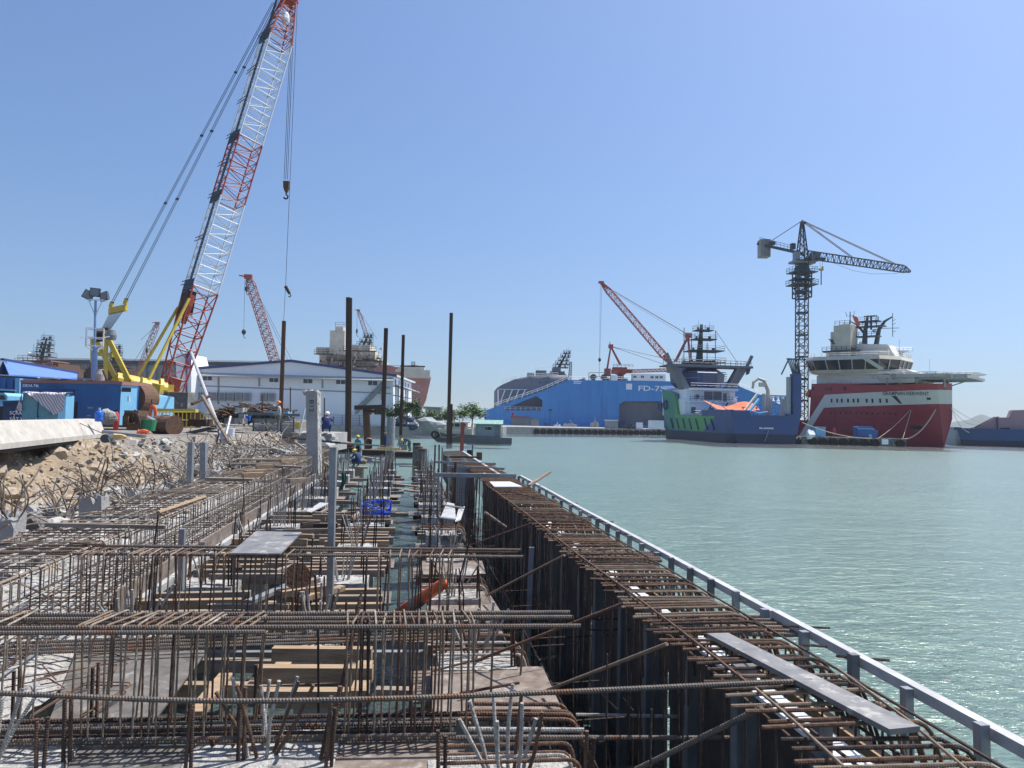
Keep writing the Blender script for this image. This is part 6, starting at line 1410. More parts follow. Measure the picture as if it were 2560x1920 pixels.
for (x0, y0, x1, y1, r) in ((0, 1362, 1302, 1375, .0165), (0, 1383, 1308, 1392, .0175), (0, 1371, 1295, 1380, .0145)):
    a, b = seg(x0, y0, x1, y1, ZT-.02 if r > .015 else ZT-.09); tops.append((E(a, .2, b), b, r, "rebar_grey"))
bots = []
for v in (7.75, 7.86, 7.98, 8.1): bots.append((Vector((-5.2, v-.25, ZP+.06)), Vector((.95, v+.1, ZP+.06)), .0155, "rebar_grey"))
stirs = []
for x in (207, 233, 262, 290, 322, 345, 368, 392, 420, 446, 470, 503, 536, 562, 588, 612, 640, 668, 690, 718, 742, 914, 943, 971, 997, 1025, 1050, 1074, 1098, 1122):
    p = leg(x, 1385+(x-200)*.006, ZT); stirs.append(((p[0], p[1]), (p[0]+rnd(-.01, .03), p[1]+.40), ZP+.02, ZT, .02))
    if random.random() < .35: stirs.append(((p[0]+.04, p[1]+.03), (p[0]+.06, p[1]+.38), ZP+.02, ZT-.01, .02))
cross_cage("second rebar beam cage crossing the jetty, carrying the grey steel sheet", tops, bots, stirs, (-1, 8, ZP))
# sheet lying on the second cage
mb = MB(); c4 = [Z(*q, ZT+.03) for q in ((575, 1387), (701, 1388), (754, 1334), (640, 1331))]; mb.prism(c4, Vector((0, 0, .018))); obj("steel_sheet", mb, "steel_sheet", label="grey steel form sheet lying on the second rebar beam", cat="steel sheet")
# nearest loose bar
mb = MB(); pts = [Z(-300, 1722, ZT+.01), Z(0, 1733, ZT-.01), Z(500, 1752, ZT-.025), Z(948, 1747, ZT-.02), Z(1400, 1730, ZT-.0), Z(1900, 1707, ZT+.035), Z(2032, 1703, ZT+.045)]
sm = []
for i in range(len(pts)-1):
    p0, p1, p2, p3 = pts[max(i-1, 0)], pts[i], pts[i+1], pts[min(i+2, len(pts)-1)]
    for k in range(8): t = k/8; sm.append(.5*((2*p1)+(p2-p0)*t+(2*p0-5*p1+4*p2-p3)*t*t+(3*p1-p0-3*p2+p3)*t**3))
mb.tube(sm+[pts[-1]], .0140, 9, rib=.0165); obj("rebar", mb, "rebar_grey", label="nearest thick loose rebar running across the whole width to the lying plank", cat="rebar")

# ---------------- pile heads
def pile_head(u, v, label, group, row, k):
    T = thing("concrete_pile", label, "pile head", (u, v, 0), group)
    big = k == 0
    w_, dpt, h_ = (1.0, .78, .30) if big else (rnd(.62, .8), rnd(.55, .66), rnd(.24, .34)); zt = ZP-.01 if big else ZP-.05
    mb = MB(); n = 8
    def topf(a, b): 
        e = 1 if 0 < a < 1 and 0 < b < 1 else 0
        return Vector((u+(a-.5)*w_, v+(b-.5)*dpt, zt+.03*e*noise.noise(Vector((u*9+a*5, v*7+b*5, 1)))+.012*noise.noise(Vector((a*17+u, b*17+v, 2)))))
    mb.grid(topf, n, n); zb = zt-h_
    ring_ = [topf(i/n, 0) for i in range(n)]+[topf(1, i/n) for i in range(n)]+[topf(1-i/n, 1) for i in range(n)]+[topf(0, 1-i/n) for i in range(n)]
    m_ = len(ring_); mb.put(ring_+[Vector((p.x, p.y, zb)) for p in ring_], [(i, m_+i, m_+(i+1) % m_, (i+1) % m_) for i in range(m_)])
    obj("concrete_cap", mb, "concrete_white", T)
    mb = MB(); mb.b2((u-.19, v-.19, -1), (u+.19, v+.19, zb+.02)); obj("shaft", mb, "concrete", T)
    if not big:
        mb = MB(); x1 = u+w_/2+(rnd(.12, .42) if row != "C" else .15); mb.b2((u-w_/2-rnd(.05, .3), v-dpt/2-.08, zb-.022), (x1, v+dpt/2+rnd(.05, .15), zb-.001)); obj("form_board", mb, "ply_brown" if k % 2 else "ply", T)
        for s_ in (-1, 1): mb = MB(); mb.b2((u-w_/2-.15, v+s_*dpt*.36-.05, zb-.14), (x1-.1, v+s_*dpt*.36+.05, zb-.024)); obj("bearer", mb, "rust_dark" if k > 4 else "timber_grey", T)
    n = 9 if k < 4 else 10
    straight = k >= 4
    for i in range(n):
        a = 2*math.pi*i/n+rnd(-.3, .3); r0 = rnd(.06, .11) if k < 4 else rnd(.07, .2); sp_ = rnd(.06, .30) if not straight else rnd(-.02, .05); hh = rnd(.40, .62) if not straight else rnd(.5, 1.0)
        p = Vector((u+r0*math.cos(a), v+r0*math.sin(a), zt-.02)); e = p+Vector((math.cos(a)*sp_, math.sin(a)*sp_*.6, hh)); mb = MB()
        mid = p.lerp(e, .5)+Vector((rnd(-.02, .02), 0, 0))
        if k < 2: mb.tube([p, mid, e], .0125, 7, rib=.016)
        else: mb.tube([p, mid, e], .0115, 5)
        obj("starter_bar", mb, "rebar_cement" if random.random() < .72 else "rust", T)
    for sx in (-1, 1):
        for j in (0, 1):
            if k > 8 and j: continue
            x = u+sx*(w_/2-.05)+j*.035; y = v+(-.26 if sx > 0 or k == 0 else .2)*(1 if j == 0 else .97); hh = rnd(.38, .5) if k < 3 else rnd(.5, .75)
            mb = MB(); p = Vector((x, y, zt-.02)); e = p+Vector((rnd(-.03, .03), rnd(-.02, .02), hh))
            if k < 2: mb.tube([p, e], .0125, 7, rib=.016)
            else: mb.tube([p, e], .0125, 5)
            obj("dowel_bar", mb, "rust_dark" if k > 1 or j else "rust", T)
    if row == "C":                                    # hooked bars bending down towards the sea side
        for i in range(6 if k < 6 else 4):
            y = v-.22+.44*i/5+rnd(-.02, .02); z = zt+.13+rnd(-.03, .05)
            mb = MB(); path = rpath([(u-.45, y, z), (u+.42+rnd(-.03, .05), y, z-.01), (u+.62+rnd(0, .1), y+rnd(-.04, .04), z-.75)], .06, 3)
            if k < 2: mb.tube(path, .0125, 7, rib=.016)
            else: mb.tube(path, .0115, 5)
            obj("hook_bar", mb, "rust" if i % 3 else "rebar_cement", T)
    return T
ROWN = {"A": "beside the long left rebar cage", "B": "in the middle row", "C": "in the row with hooked bars"}
NK = 11
ROWY = {}
for row, u, v0, st in (("A", -2.74, 5.42, 2.80), ("B", -.95, 5.45, 2.82), ("C", .68, 4.85, 2.66)):
    for k in range(NK + (1 if row == "C" else 0)):
        v = v0+k*st+(rnd(-.1, .1) if k else 0); ROWY[row, k] = v
        extra = " with splayed bars" if k < 4 else " with upright bars"
        pile_head(u+(rnd(-.05, .05) if k else 0), v, f"{NAMES[k]} white concrete pile stub from the viewer {ROWN[row]}", f"pile stubs {ROWN[row]}", row, k)
# ---------------- forms and timbers
def sheet(label, q4, z, m="ply", th=.018, name="plywood_sheet", cat="plywood"):
    mb = MB(); mb.prism([Z(x, y, z) for x, y in q4], Vector((0, 0, -th))); return obj(name, mb, m, label=label, cat=cat)
sheet("wide dark plywood sheet striped by the cage shadow at bottom left", [(202, 1865), (583, 1862), (566, 1985), (128, 1985)], ZP-.02)
sheet("brown scuffed plywood sheet striped by the cage shadow at bottom middle", [(836, 1853), (1157, 1846), (1182, 1985), (822, 1985)], ZP-.02, "ply_brown")
sheet("large dark plywood sheet behind the nearest cage at the left", [(205, 1594), (532, 1598), (512, 1634), (385, 1802), (120, 1808)], ZP-.03)
sheet("weathered brown plywood sheet beside the water behind the nearest cage", [(1075, 1666), (1356, 1666), (1405, 1772), (1082, 1790)], ZP-.06, "ply_brown")
sheet("thin plywood strip under the nearest cage's top bars in the middle", [(893, 1587), (1112, 1585), (1112, 1604), (890, 1605)], ZP-.05, "ply_brown")
sheet("small plywood strip left of the middle pile head behind the nearest cage", [(538, 1586), (735, 1586), (732, 1607), (520, 1612)], ZP-.05, "ply")
sheet("plywood sheet at the near side of the hooked bars right of the channel", [(1052, 1402), (1205, 1402), (1215, 1434), (1058, 1436)], ZP-.08, "ply_brown")
sheet("pale plywood sheet under the float tube right of the channel", [(1066, 1480), (1220, 1478), (1262, 1545), (1070, 1560)], ZP-.12, "ply_brown")
def timber(label, a, b, w_=.10, h_=.10, m="timber", group=None):
    mb = MB(); mb.beam(a, b, w_, h_); return obj("timber", mb, m, label=label, cat="timber", group=group)
for i, (x0, y0, x1, y1, z, w_, h_, m, lb) in enumerate((
    (682, 1634, 930, 1636, ZP+.0, .10, .13, "timber", "thick pale timber behind the middle starter bars, the farther of two"),
    (642, 1683, 932, 1684, ZP-.01, .11, .13, "timber", "long thick pale timber just behind the middle starter bars"),
    (645, 1744, 900, 1744, ZP-.06, .11, .14, "timber", "thick pale timber partly behind the nearest loose rebar"),
    (737, 1602, 890, 1598, ZP-.04, .10, .13, "timber_grey", "short grey timber end against the middle plywood strip"),
    (448, 1724, 700, 1726, ZP-.14, .10, .12, "timber", "timber bearer over the dark water right of the large plywood sheet"),
    (470, 1662, 690, 1664, ZP-.16, .10, .12, "timber_grey", "grey timber bearer at the far edge of the large plywood sheet"),
    (940, 1733, 1035, 1735, ZP-.22, .10, .10, "timber_grey", "short timber end low over the water in the channel"))):
    a, b = Z(x0, y0, z), Z(x1, y1, z); timber(lb, a, b, w_, h_, m)
timber("short pale timber slanting out over the dark water by the plywood sheet", Z(485, 1788, ZP-.10), Z(566, 1690, ZP-.10), .13, .06)
for i, (x, y0, y1) in enumerate(((700, 1668, 1682), (905, 1664, 1684), (895, 1715, 1742))): timber(f"short timber block packed under the long timbers at the {('left', 'right', 'lower right')[i]} end", Z(x, y1, ZP-.02), Z(x+10, y0, ZP-.02), .14, .10)
for i, y in enumerate((1622, 1646)): 
    mb = MB(); mb.beam(Z(505, y, .86), Z(1092, y-1, .86), .09, .16); obj("steel_waler", mb, "galv", label=("farther" if i == 0 else "nearer")+" blue grey steel waler under the timbers over the water", cat="steel beam")
for k in range(1, 5):
    bay = f"in the {NAMES[k]} bay"
    ya, yb_ = ROWY["A", k]+.45, ROWY["A", k+1]-.42
    for side, u0, u1, n in (("left", -3.25, -1.95, 4 if k < 4 else 3), ("middle", -1.62, -.34, 5 if k < 4 else 3), ("bridging", -2.45, -.8, 3 if k < 4 else 2)):
        for i in range(n):
            v = ya+(yb_-ya)*(i+.5)/n+rnd(-.08, .08)
            z = ZP-.08 if side != "bridging" else ZP-.20
            du = rnd(-.15, .12); e1 = u1+rnd(-.12, .1); 
            timber(f"{NAMES[i]} {'pale' if (i+k) % 2 else 'brown'} timber joist {dict(left='beside the left cage', middle='left of the channel', bridging='low between rows')[side]} {bay}", Vector((u0+du, v+rnd(-.04, .04), z+rnd(-.015, .015))), Vector((e1, v+rnd(-.04, .04), z+rnd(-.015, .015))), .10, rnd(.10, .14), "timber" if (i+k) % 2 else "timber_grey")
    v = (ROWY["C", k]+ROWY["C", k+1])/2
    for i in range(2): timber(f"{NAMES[i]} dark timber joist right of the channel {bay}", Vector((.22, v-.3+.4*i, ZP-.28)), Vector((1.12+rnd(-.1, .1), v-.3+.4*i, ZP-.28)), .11, .13, "timber_grey")
for k in range(5, NK-1):
    bay = f"in the {NAMES[k]} bay"
    for row, x0, x1, nm in (("A", -3.1, -1.7, "beside the left cage"), ("B", -1.3, -.15, "left of the channel"), ("C", .3, 1.2, "right of the channel")):
        v = (ROWY[row, k]+ROWY[row, k+1])/2
        timber(f"dark wet timber {nm} {bay}", Vector((x0+rnd(-.2, .2), v+rnd(-.3, .3), ZP-.35)), Vector((x1+rnd(-.2, .2), v+rnd(-.3, .3), ZP-.35)), .14, .10, "timber_grey")
for i, (x0, y0, x1, y1, lb) in enumerate(((985, 1210, 1060, 1218, "long grey plank bridging the far channel, nearest of three"), (1000, 1165, 1050, 1167, "pale plank bridging the far channel by the short pipe piles"), (1015, 1226, 1055, 1230, "short dark plank poking into the far channel"), (905, 1141, 960, 1150, "slim dark plank bridging towards the grey pipe pile"))):
    timber(lb, Z(x0, y0, ZP-.15), Z(x1, y1, ZP-.15), .22, .05, "timber_grey")
for k in range(1, 5):
    v0_, v1_ = ROWY["B", k]+.3, ROWY["B", k+1]-.3
    for i in range(6):
        v = rnd(v0_, v1_); x = rnd(-3.0, -.9); L_ = rnd(.5, 1.3); z = ZP+.03+rnd(0, .03); yw = rnd(-.5, .5) if i % 2 else rnd(1.1, 2.0)
        timber(f"{NAMES[i]} loose {('short', 'grey', 'split', 'stained', 'dark', 'pale')[i]} timber offcut on the joists in the {NAMES[k]} bay", Vector((x-math.cos(yw)*L_/2, v-math.sin(yw)*L_/2*.6, z)), Vector((x+math.cos(yw)*L_/2, v+math.sin(yw)*L_/2*.6, z+rnd(-.02, .06))), rnd(.05, .12), rnd(.03, .08), random.choice(("timber", "timber_grey", "timber_grey", "rust_dark")))
for k in range(0, 9):                                 # upright bars tied between the stubs
    for i in range(7):
        row = "ABC"[i % 3]; x = {"A": -2.7, "B": -.95, "C": .7}[row]+rnd(-.55, .5); v = ROWY[row, k]+rnd(.5, 2.2); h_ = rnd(.5, 1.15); mb = MB()
        mb.tube([(x, v, ZP-.35), (x+rnd(-.04, .04), v, ZP+h_*.5), (x+rnd(-.1, .1), v+rnd(-.06, .06), ZP+h_)], rnd(.009, .0125), 5)
        obj("rebar", mb, random.choice(("rust_dark", "rust_dark", "rust", "rebar_tan")), label="single upright rebar standing between the concrete pile stubs", cat="rebar", group="upright bars between the pile stubs")
# ---------------- posts standing among the bays
def sqpost(lb, xt, yt, xb, yb, z0, w_, m="galv", name="steel_post"):
    b = Z(xb, yb, z0); dd = (b-Vector((0, 0, EYE))).dot(HD); t_ = P(xt, yt, dd); mb = MB(); mb.beam(b, t_, w_, w_, RT); return obj(name, mb, m, label=lb, cat="post")
sqpost("tall galvanised square post standing in the middle of the pile rows", 834, 1118, 824, 1527, ZP-.05, .078)
sqpost("galvanised square post standing in the water left of the right cage", 1329, 1368, 1317, 1662, 0, .075)
sqpost("short galvanised post behind the left rebar cage, left of a pair", 478, 1105, 474, 1222, 1.9, .11)
sqpost("short galvanised channel behind the left rebar cage, right of a pair", 509, 1106, 509, 1208, 1.95, .13)
sqpost("thin galvanised post fixed to the left cage's form board", 457, 1322, 452, 1476, 1.2, .07)
sqpost("red brown square post between the far rebar loops and the right cage", 1139, 1154, 1136, 1268, 1.0, .075, "rust")
for i, (xt, yt, xb, yb, m) in enumerate(((1088, 1112, 1086, 1182, "rust_dark"), (1098, 1112, 1097, 1185, "rust"), (1106, 1118, 1104, 1188, "galv"), (1120, 1140, 1119, 1245, "galv"))): sqpost(f"{('first', 'second', 'third', 'fourth')[i]} slim post from the left in the far cluster before the right cage", xt, yt, xb, yb, 1.0, .07, m)
# far frame of rails before the right cage
for i, (x0, y0, x1, y1, z, w_) in enumerate(((1088, 1187, 1290, 1190, 2.15, .1), (1090, 1155, 1240, 1160, 2.1, .08), (1112, 1142, 1200, 1143, 2.2, .06), (1118, 1166, 1262, 1172, 2.1, .07))):
    mb = MB(); mb.beam(Z(x0, y0, z), Z(x1, y1, z), w_, w_); obj("steel_channel", mb, "galv" if i != 2 else "rust_dark", label=f"{('widest grey', 'slim grey', 'rusty', 'thin grey')[i]} steel channel spanning to the right cage at its far end", cat="steel channel")
# dowel pairs and odd bars
for i, (x, y0, y1) in enumerate(((158, 1908, 1747), (595, 1905, 1732), (31, 1795, 1678), (637, 1790, 1661), (228, 1800, 1668))):
    T = thing("dowel_pair", ("rusty dowel pair at the far bottom left corner", "rusty dowel pair between the two front plywood sheets", "rusty dowel pair behind the left starter bars", "single looking rusty dowel left of the middle timbers", "rusty dowel pair standing on the large left plywood sheet")[i], "rebar", Z(x, y0, ZP-.02))
    for j in (0, 1):
        b = Z(x, y0, ZP-.02)+Vector((j*.032, j*.02, 0)); dd = (b-Vector((0, 0, EYE))).dot(HD); e = P(x+4, y1, dd)+Vector((j*.032, j*.02, j*.03)); mb = MB(); mb.tube([b, e], .0135, 8, rib=.017); obj("dowel_bar", mb, "rust" if j else "rust_dark", T)
T = thing("leaning_rebar_pair", "dark leaning rebar pair crossing the nearest cage from the middle pile head", "rebar", Z(802, 1900, ZP))
for (xt, yt, dd, o, m) in ((826, 1780, 5.15, 0, "rust_dark"), (902, 1490, 5.75, .03, "rust_dark"), (850, 1715, 5.2, .055, "rust")):
    b = Z(802, 1900, ZP)+Vector((o, o*.5, 0)); mb = MB(); mb.tube([b, P(xt, yt, dd)], .0150, 8, rib=.0185); obj("bar", mb, m, T)
for i, (x0, y0, z0, x1, y1, z1, r, m, lb) in enumerate((
    (1364, 1727, ZP, 1668, 1610, ZT, .014, "rebar_tan", "long ribbed brace bar rising over the dark water to the right cage"),
    (1589, 1925, ZP+.2, 1905, 1770, ZT, .0165, "rebar_grey", "thick brace bar rising to the right cage at the bottom edge"),
    (1218, 1488, ZP, 1411, 1388, ZT, .013, "rebar_tan", "thin brace bar rising from the hooked bars to the right cage"),
    (1190, 1652, ZP+.02, 1570, 1504, ZT, .014, "rust", "rusty brace bar rising past the water post to the right cage"),
    (1172, 1364, ZP, 1330, 1308, ZT, .012, "rust", "farther thin brace bar rising to the right cage"),
    (1212, 1281, ZT-.2, 1264, 1318, ZT-.5, .03, "timber_grey", "short weathered stick hanging among the braces"),
    (1080, 1678, ZP-.03, 1250, 1634, ZP+.1, .010, "rust", "thin rusty bar lying over the weathered plywood sheet"),
    (1150, 1733, ZP-.02, 1298, 1707, ZP+.02, .012, "rust_dark", "dark short bar on the weathered plywood sheet"),
    (990, 1308, ZP+.1, 1050, 1300, ZP+.1, .015, "rust_dark", "thin dark bar bridging the channel before the rebar loops"))):
    mb = MB(); a, b = Z(x0, y0, z0), Z(x1, y1, z1); mb.tube([a, b], r, 8, rib=r*1.25 if r < .02 else 0); obj("rebar" if r < .02 else "stick", mb, m, label=lb, cat="rebar" if r < .02 else "stick")
# bent stirrups waiting on the left plywood sheet
T = thing("stirrup_pile", "loose pile of thin rusty stirrups lying on the large left plywood sheet", "rebar", Z(240, 1750, ZP))
for i, q4 in enumerate((((60, 1668), (275, 1632), (328, 1648), (110, 1690)), ((80, 1700), (260, 1660), (295, 1662), (285, 1680), (100, 1712)), ((75, 1790), (215, 1705), (325, 1706), (326, 1712), (200, 1790)), ((72, 1796), (210, 1712), (322, 1714), (200, 1797)), ((70, 1800), (190, 1800), (330, 1712)), ((10, 1720), (120, 1695), (165, 1722), (40, 1745)), ((0, 1702), (170, 1676)), ((105, 1662), (140, 1700)))):
    mb = MB(); mb.tube(rpath([Z(x, y, ZP+.01+i*.012) for x, y in q4], .03, 2), .0065, 5); obj("stirrup", mb, "rust" if i % 3 else "rust_dark", T)
# rust hooked bundle, nearest right row
T = thing("hooked_bar_bundle", "bundle of thick orange rust bars bent down beside the water, bottom middle", "rebar", Z(1250, 1790, ZP))
for i, (y, x0, x1, m) in enumerate(((1759, 1165, 1408, "rust"), (1777, 1170, 1425, "rust"), (1784, 1150, 1430, "rust"), (1797, 1150, 1432, "rust"), (1823, 1170, 1460, "rebar_cement"), (1843, 1190, 1900, "rebar_grey"))):
    a, b = Z(x0, y, ZP+.12), Z(x1, y+2, ZP+.12); mb = MB()
    mb.tube(rpath([a, b, b+Vector((.26, -.02, -.55)), b+Vector((.42, -.03, -1.1))], .06, 3) if i < 4 else [a, b], .016, 8, rib=.02); obj("bar", mb, m, T)

# ---------------- long left rebar cage
random.seed(111)
X0, X1, V0, V1 = -4.62, -3.48, 3.6, 33.5
T = thing("rebar_long_cage", "long rebar beam cage running along the left side of the jetty", "rebar cage", ((X0+X1)/2, (V0+V1)/2, ZP))
for i in range(5):
    x = X0+.03+(X1-X0-.06)*i/4; mb = MB(); p = [Vector((x+rnd(-.01, .01), V0+(V1-V0)*k/12, ZT-.025+rnd(-.008, .008))) for k in range(13)]; mb.tube(p, .0145, 6); obj("top_bar", mb, "rebar_cement" if i in (1, 2, 3) else "rebar_pale", T)
    mb = MB(); mb.tube([(x, V0, ZP+.06), (x, V1, ZP+.06)], .0145, 5); obj("bottom_bar", mb, "rust_dark", T)
for z in (1.55, 1.82):
    for x in (X0+.01, X1-.01): mb = MB(); mb.tube([(x, V0, z), (x, V1, z)], .0085, 5); obj("side_bar", mb, "rebar_cement", T)
smb = MB(); smb.tube(rpath([((X0+X1)/2, 0, ZP+.02), (X0, 0, ZP+.02), (X0, 0, ZT), (X1, 0, ZT), (X1, 0, ZP+.02), ((X0+X1)/2-.05, 0, ZP+.02)], .05, 3), .0072, 5)
vs = list(smb.v); rest = MB(); pos = V0+.1; cnt = 0
while pos < V1:
    rz = Matrix.Rotation(rnd(-.05, .05), 3, 'Z'); c = Vector(((X0+X1)/2, 0, 0)); t = Vector((rnd(-.012, .012), pos, rnd(-.012, .012)))
    nv_ = [rz @ (v-c) + c + t for v in vs]
    if cnt < 100: mb = MB(); mb.put(nv_, smb.f); obj("stirrup", mb, random.choice(("rebar_pale", "rebar_pale", "rebar_tan", "rust_dark")), T)
    else: rest.put(nv_, smb.f)
    if random.random() < .3 and cnt < 100: pass
    cnt += 1; pos += rnd(.15, .185)
o = obj("stirrup", rest, "rebar_pale", T); o["kind"] = "stuff"
mb = MB(); n_ = 60                                    # rough white concrete bed
def bed(a, b):
    y = 2.2+32*b; xr = -2.95 if y < 9.25 else -3.36
    x = -5.35+(xr+5.35)*a; return Vector((x, y, 1.17+.05*noise.noise(Vector((x*3, y*3, 0)))+.03*noise.noise(Vector((x*9, y*9, 7)))))
mb.grid(bed, 34, 330); mb.prism([(-5.35, 2.2, .5), (-3.05, 2.2, .5), (-3.05, 9.2, .5), (-3.4, 9.2, .5), (-3.4, 34, .5), (-5.35, 34, .5)], Vector((0, 0, .62))); obj("concrete_bed", mb, "concrete_bed", kind="structure")
for i in range(30):
    x, y = rnd(-4.5, -3.1), rnd(4, 16); r = rnd(.015, .05); mb = MB(); mb.lump((x, y, 1.2+r*.4), r, i, 1, .4, (1, 1, .6)); obj("concrete_crumb", mb, "concrete_white", label="white concrete crumb on the rough concrete bed under the left cage", cat="concrete crumb", group="concrete crumbs under the left cage")
T = thing("form_board", "long brown form board with steel edge along the left cage", "form board", (-3.35, 20, 1.1))
mb = MB(); mb.b2((-3.385, 9.3, 1.06), (-3.345, 33, 1.49)); obj("board", mb, "ply_brown", T)
mb = MB(); mb.b2((-3.34, 9.9, 1.17), (-3.25, 33, 1.27)); mb.b2((-3.34, 9.9, 1.02), (-3.31, 33, 1.17)); obj("steel_waler", mb, "galv_white", T)
for k in range(10):
    mb = MB(); y = 10.4+k*2.3; mb.beam((-3.29, y, .8), (-3.29, y, 1.5), .07, .05, Vector((0, 1, 0))); obj("stay", mb, "galv", T)
timber("thick grey pole lying across the top of the left cage", Z(114, 1312, ZT+.05), Z(414, 1318, ZT+.04), .05, .05, "timber_grey")
mb = MB(); mb.tube([Z(395, 1282, ZT+.03), Z(512, 1242, ZT+.03)], .03, 6); obj("stick", mb, "timber", label="brown stick lying lengthways on top of the left cage", cat="stick")
mb = MB(); mb.tube([Z(175, 1357, ZT+.01), Z(262, 1362, ZT+.02)], .012, 6); obj("rebar", mb, "rust", label="short orange rust bar lying on the left cage before the second beam", cat="rebar")
for i, (x0, y0, x1, y1, m) in enumerate(((518, 1196, 635, 1199, "timber_grey"), (583, 1160, 700, 1160, "timber_grey"), (684, 1164, 760, 1168, "timber_grey"), (592, 1149, 745, 1150, "timber"), (605, 1188, 660, 1186, "timber"), (612, 1181, 665, 1179, "timber"), (640, 1167, 682, 1166, "timber"), (700, 1152, 740, 1150, "timber"), (720, 1203, 765, 1200, "timber_grey"))):
    z = ZT+.05+(i > 3)*.06; timber(f"{('long grey', 'broad grey', 'short grey', 'long brown', 'pale', 'pale', 'small pale', 'tiny pale', 'stubby grey')[i]} plank laid across the far left cage, {NAMES[i]} plank there", Z(x0, y0, z), Z(x1, y1, z), .2 if i < 4 else .14, .05 if i < 4 else .1, m)

# ---------------- broken piles with bent bars, rubble
random.seed(121)
specs = [(-5.9, 6.2), (-6.3, 8.2), (-5.75, 9.4), (-6.7, 10.6), (-5.9, 12.0), (-6.6, 13.3), (-5.8, 14.8), (-6.9, 16.0), (-6.0, 17.4), (-6.6, 19.2), (-5.8, 20.6), (-6.7, 22.3), (-6.0, 24.0), (-6.6, 26.0), (-5.9, 28.0), (-6.5, 30.2), (-5.8, 32.4), (-6.4, 34.5)]
SIDE = ["squat", "tall", "chipped", "leaning", "round topped", "narrow"]
for i, (x, y) in enumerate(specs):
    h_ = rnd(.45, 1.05); w_ = rnd(.34, .46)
    T = thing("broken_pile", f"{SIDE[i % 6]} broken concrete pile with bent rusty bars, {ORD[i] if i < 16 else ('seventeenth', 'eighteenth')[i-16]} from the viewer behind the cage", "broken pile", (x, y, .7), "broken piles behind the left cage")
    mb = MB(); n = 8
    def tp_(a, b): return Vector((x+(a-.5)*w_, y+(b-.5)*w_, 1.0+h_+.22*noise.noise(Vector((x*3+a*4, y*3+b*4, 1)))))
    mb.grid(tp_, 6, 6); rg = [tp_(j/6, 0) for j in range(6)]+[tp_(1, j/6) for j in range(6)]+[tp_(1-j/6, 1) for j in range(6)]+[tp_(0, 1-j/6) for j in range(6)]
    lean_ = Vector((rnd(-.1, .1), rnd(-.1, .1), 0)); m_ = len(rg); mb.put(rg+[Vector((p.x, p.y, .6))+lean_ for p in rg], [(j, m_+j, m_+(j+1) % m_, (j+1) % m_) for j in range(m_)]); obj("concrete_stub", mb, random.choice(("concrete_dark", "concrete", "concrete_white")), T)
    for j in range(random.randint(9, 14)):
        a = rnd(0, 6.28); p = Vector((x+rnd(-.4, .4)*w_, y+rnd(-.4, .4)*w_, .8+h_)); pts = [p]; d_ = Vector((rnd(-.3, .3), rnd(-.3, .3), 1)).normalized()
        for k in range(5):
            d_ = (d_+Vector((rnd(-.45, .45)-.10, rnd(-.3, .3), rnd(-.34, .2)))).normalized(); p = p+d_*rnd(.13, .25); pts.append(p)
        mb = MB(); mb.tube(rpath(pts, .08, 2), rnd(.010, .0145), 5); obj("bent_bar", mb, random.choice(("rust_dark", "rebar_pale", "rebar_pale", "rebar_cement", "rebar_tan")), T)
BL = "loose bent rusty bar tangled in the rubble behind the left cage"
for i in range(210):
    y = rnd(5, 37) if i > 90 else rnd(20, 40); x = rnd(-7.8, -5.2) if y < 24 else rnd(-7.5, -4.2); p = Vector((x, y, rnd(1.2, 1.8) if y < 25 else rnd(1.3, 2.5))); d_ = Vector((rnd(-1, 1), rnd(-.7, .7), rnd(-.1, .9))).normalized(); pts = [p]
    for k in range(6): d_ = (d_+Vector((rnd(-.4, .4), rnd(-.4, .4), rnd(-.4, .25)))).normalized(); p = p+d_*rnd(.16, .34); pts.append(p)
    mb = MB(); mb.tube(rpath(pts, .1, 2), rnd(.009, .015), 5); obj("bent_bar", mb, random.choice(("rust_dark", "rebar_pale", "rebar_cement", "rebar_pale")), label=BL, cat="rebar", group="loose bent bars in the rubble")
for i in range(150):
    y = rnd(5, 40); x = rnd(-8.0, -5.3) if y < 26 else rnd(-7.4, -4.3); r = rnd(.1, .34); z = (1.05 if x > -6.6 or y > 27 else 1.3)+(rnd(0, .9) if y > 26 else 0); mb = MB(); mb.lump((x, y, z), r, i, 2, .35, (1, 1.1, .75), 1.4); obj("concrete_lump", mb, ("concrete_white", "concrete_dark", "concrete")[i % 3], label="rough broken concrete lump in the rubble behind the left cage", cat="concrete lump", group="concrete lumps in the rubble")
for i in range(110):
    y = rnd(4.5, 21); x = rnd(-7.3, -5.25); r = rnd(.07, .24); mb = MB(); mb.lump((x, y, 1.05+max(0, -6.3-x)*.45+rnd(0, .2)), r, i+200, 2, .4, (1, 1.1, .8), 1.6); obj("concrete_lump", mb, ("concrete_white", "concrete", "concrete_white", "stone")[i % 4], label="rough broken concrete lump in the rubble behind the left cage", cat="concrete lump", group="concrete lumps in the rubble")
for i in range(80):
    y = rnd(4.5, 22); x = rnd(-7.6, -5.1); p = Vector((x, y, rnd(1.1, 1.9))); d_ = Vector((rnd(-1, 1), rnd(-.5, .5), rnd(0, .9))).normalized(); pts = [p]
    for k in range(7): d_ = (d_+Vector((rnd(-.35, .35), rnd(-.3, .3), rnd(-.4, .2)))).normalized(); p = p+d_*rnd(.12, .26); pts.append(p)
    mb = MB(); mb.tube(rpath(pts, .1, 2), rnd(.009, .0145), 5); obj("bent_bar", mb, random.choice(("rust_dark", "rebar_pale", "rebar_cement", "rebar_pale")), label=BL, cat="rebar", group="loose bent bars in the rubble")
mb = MB()
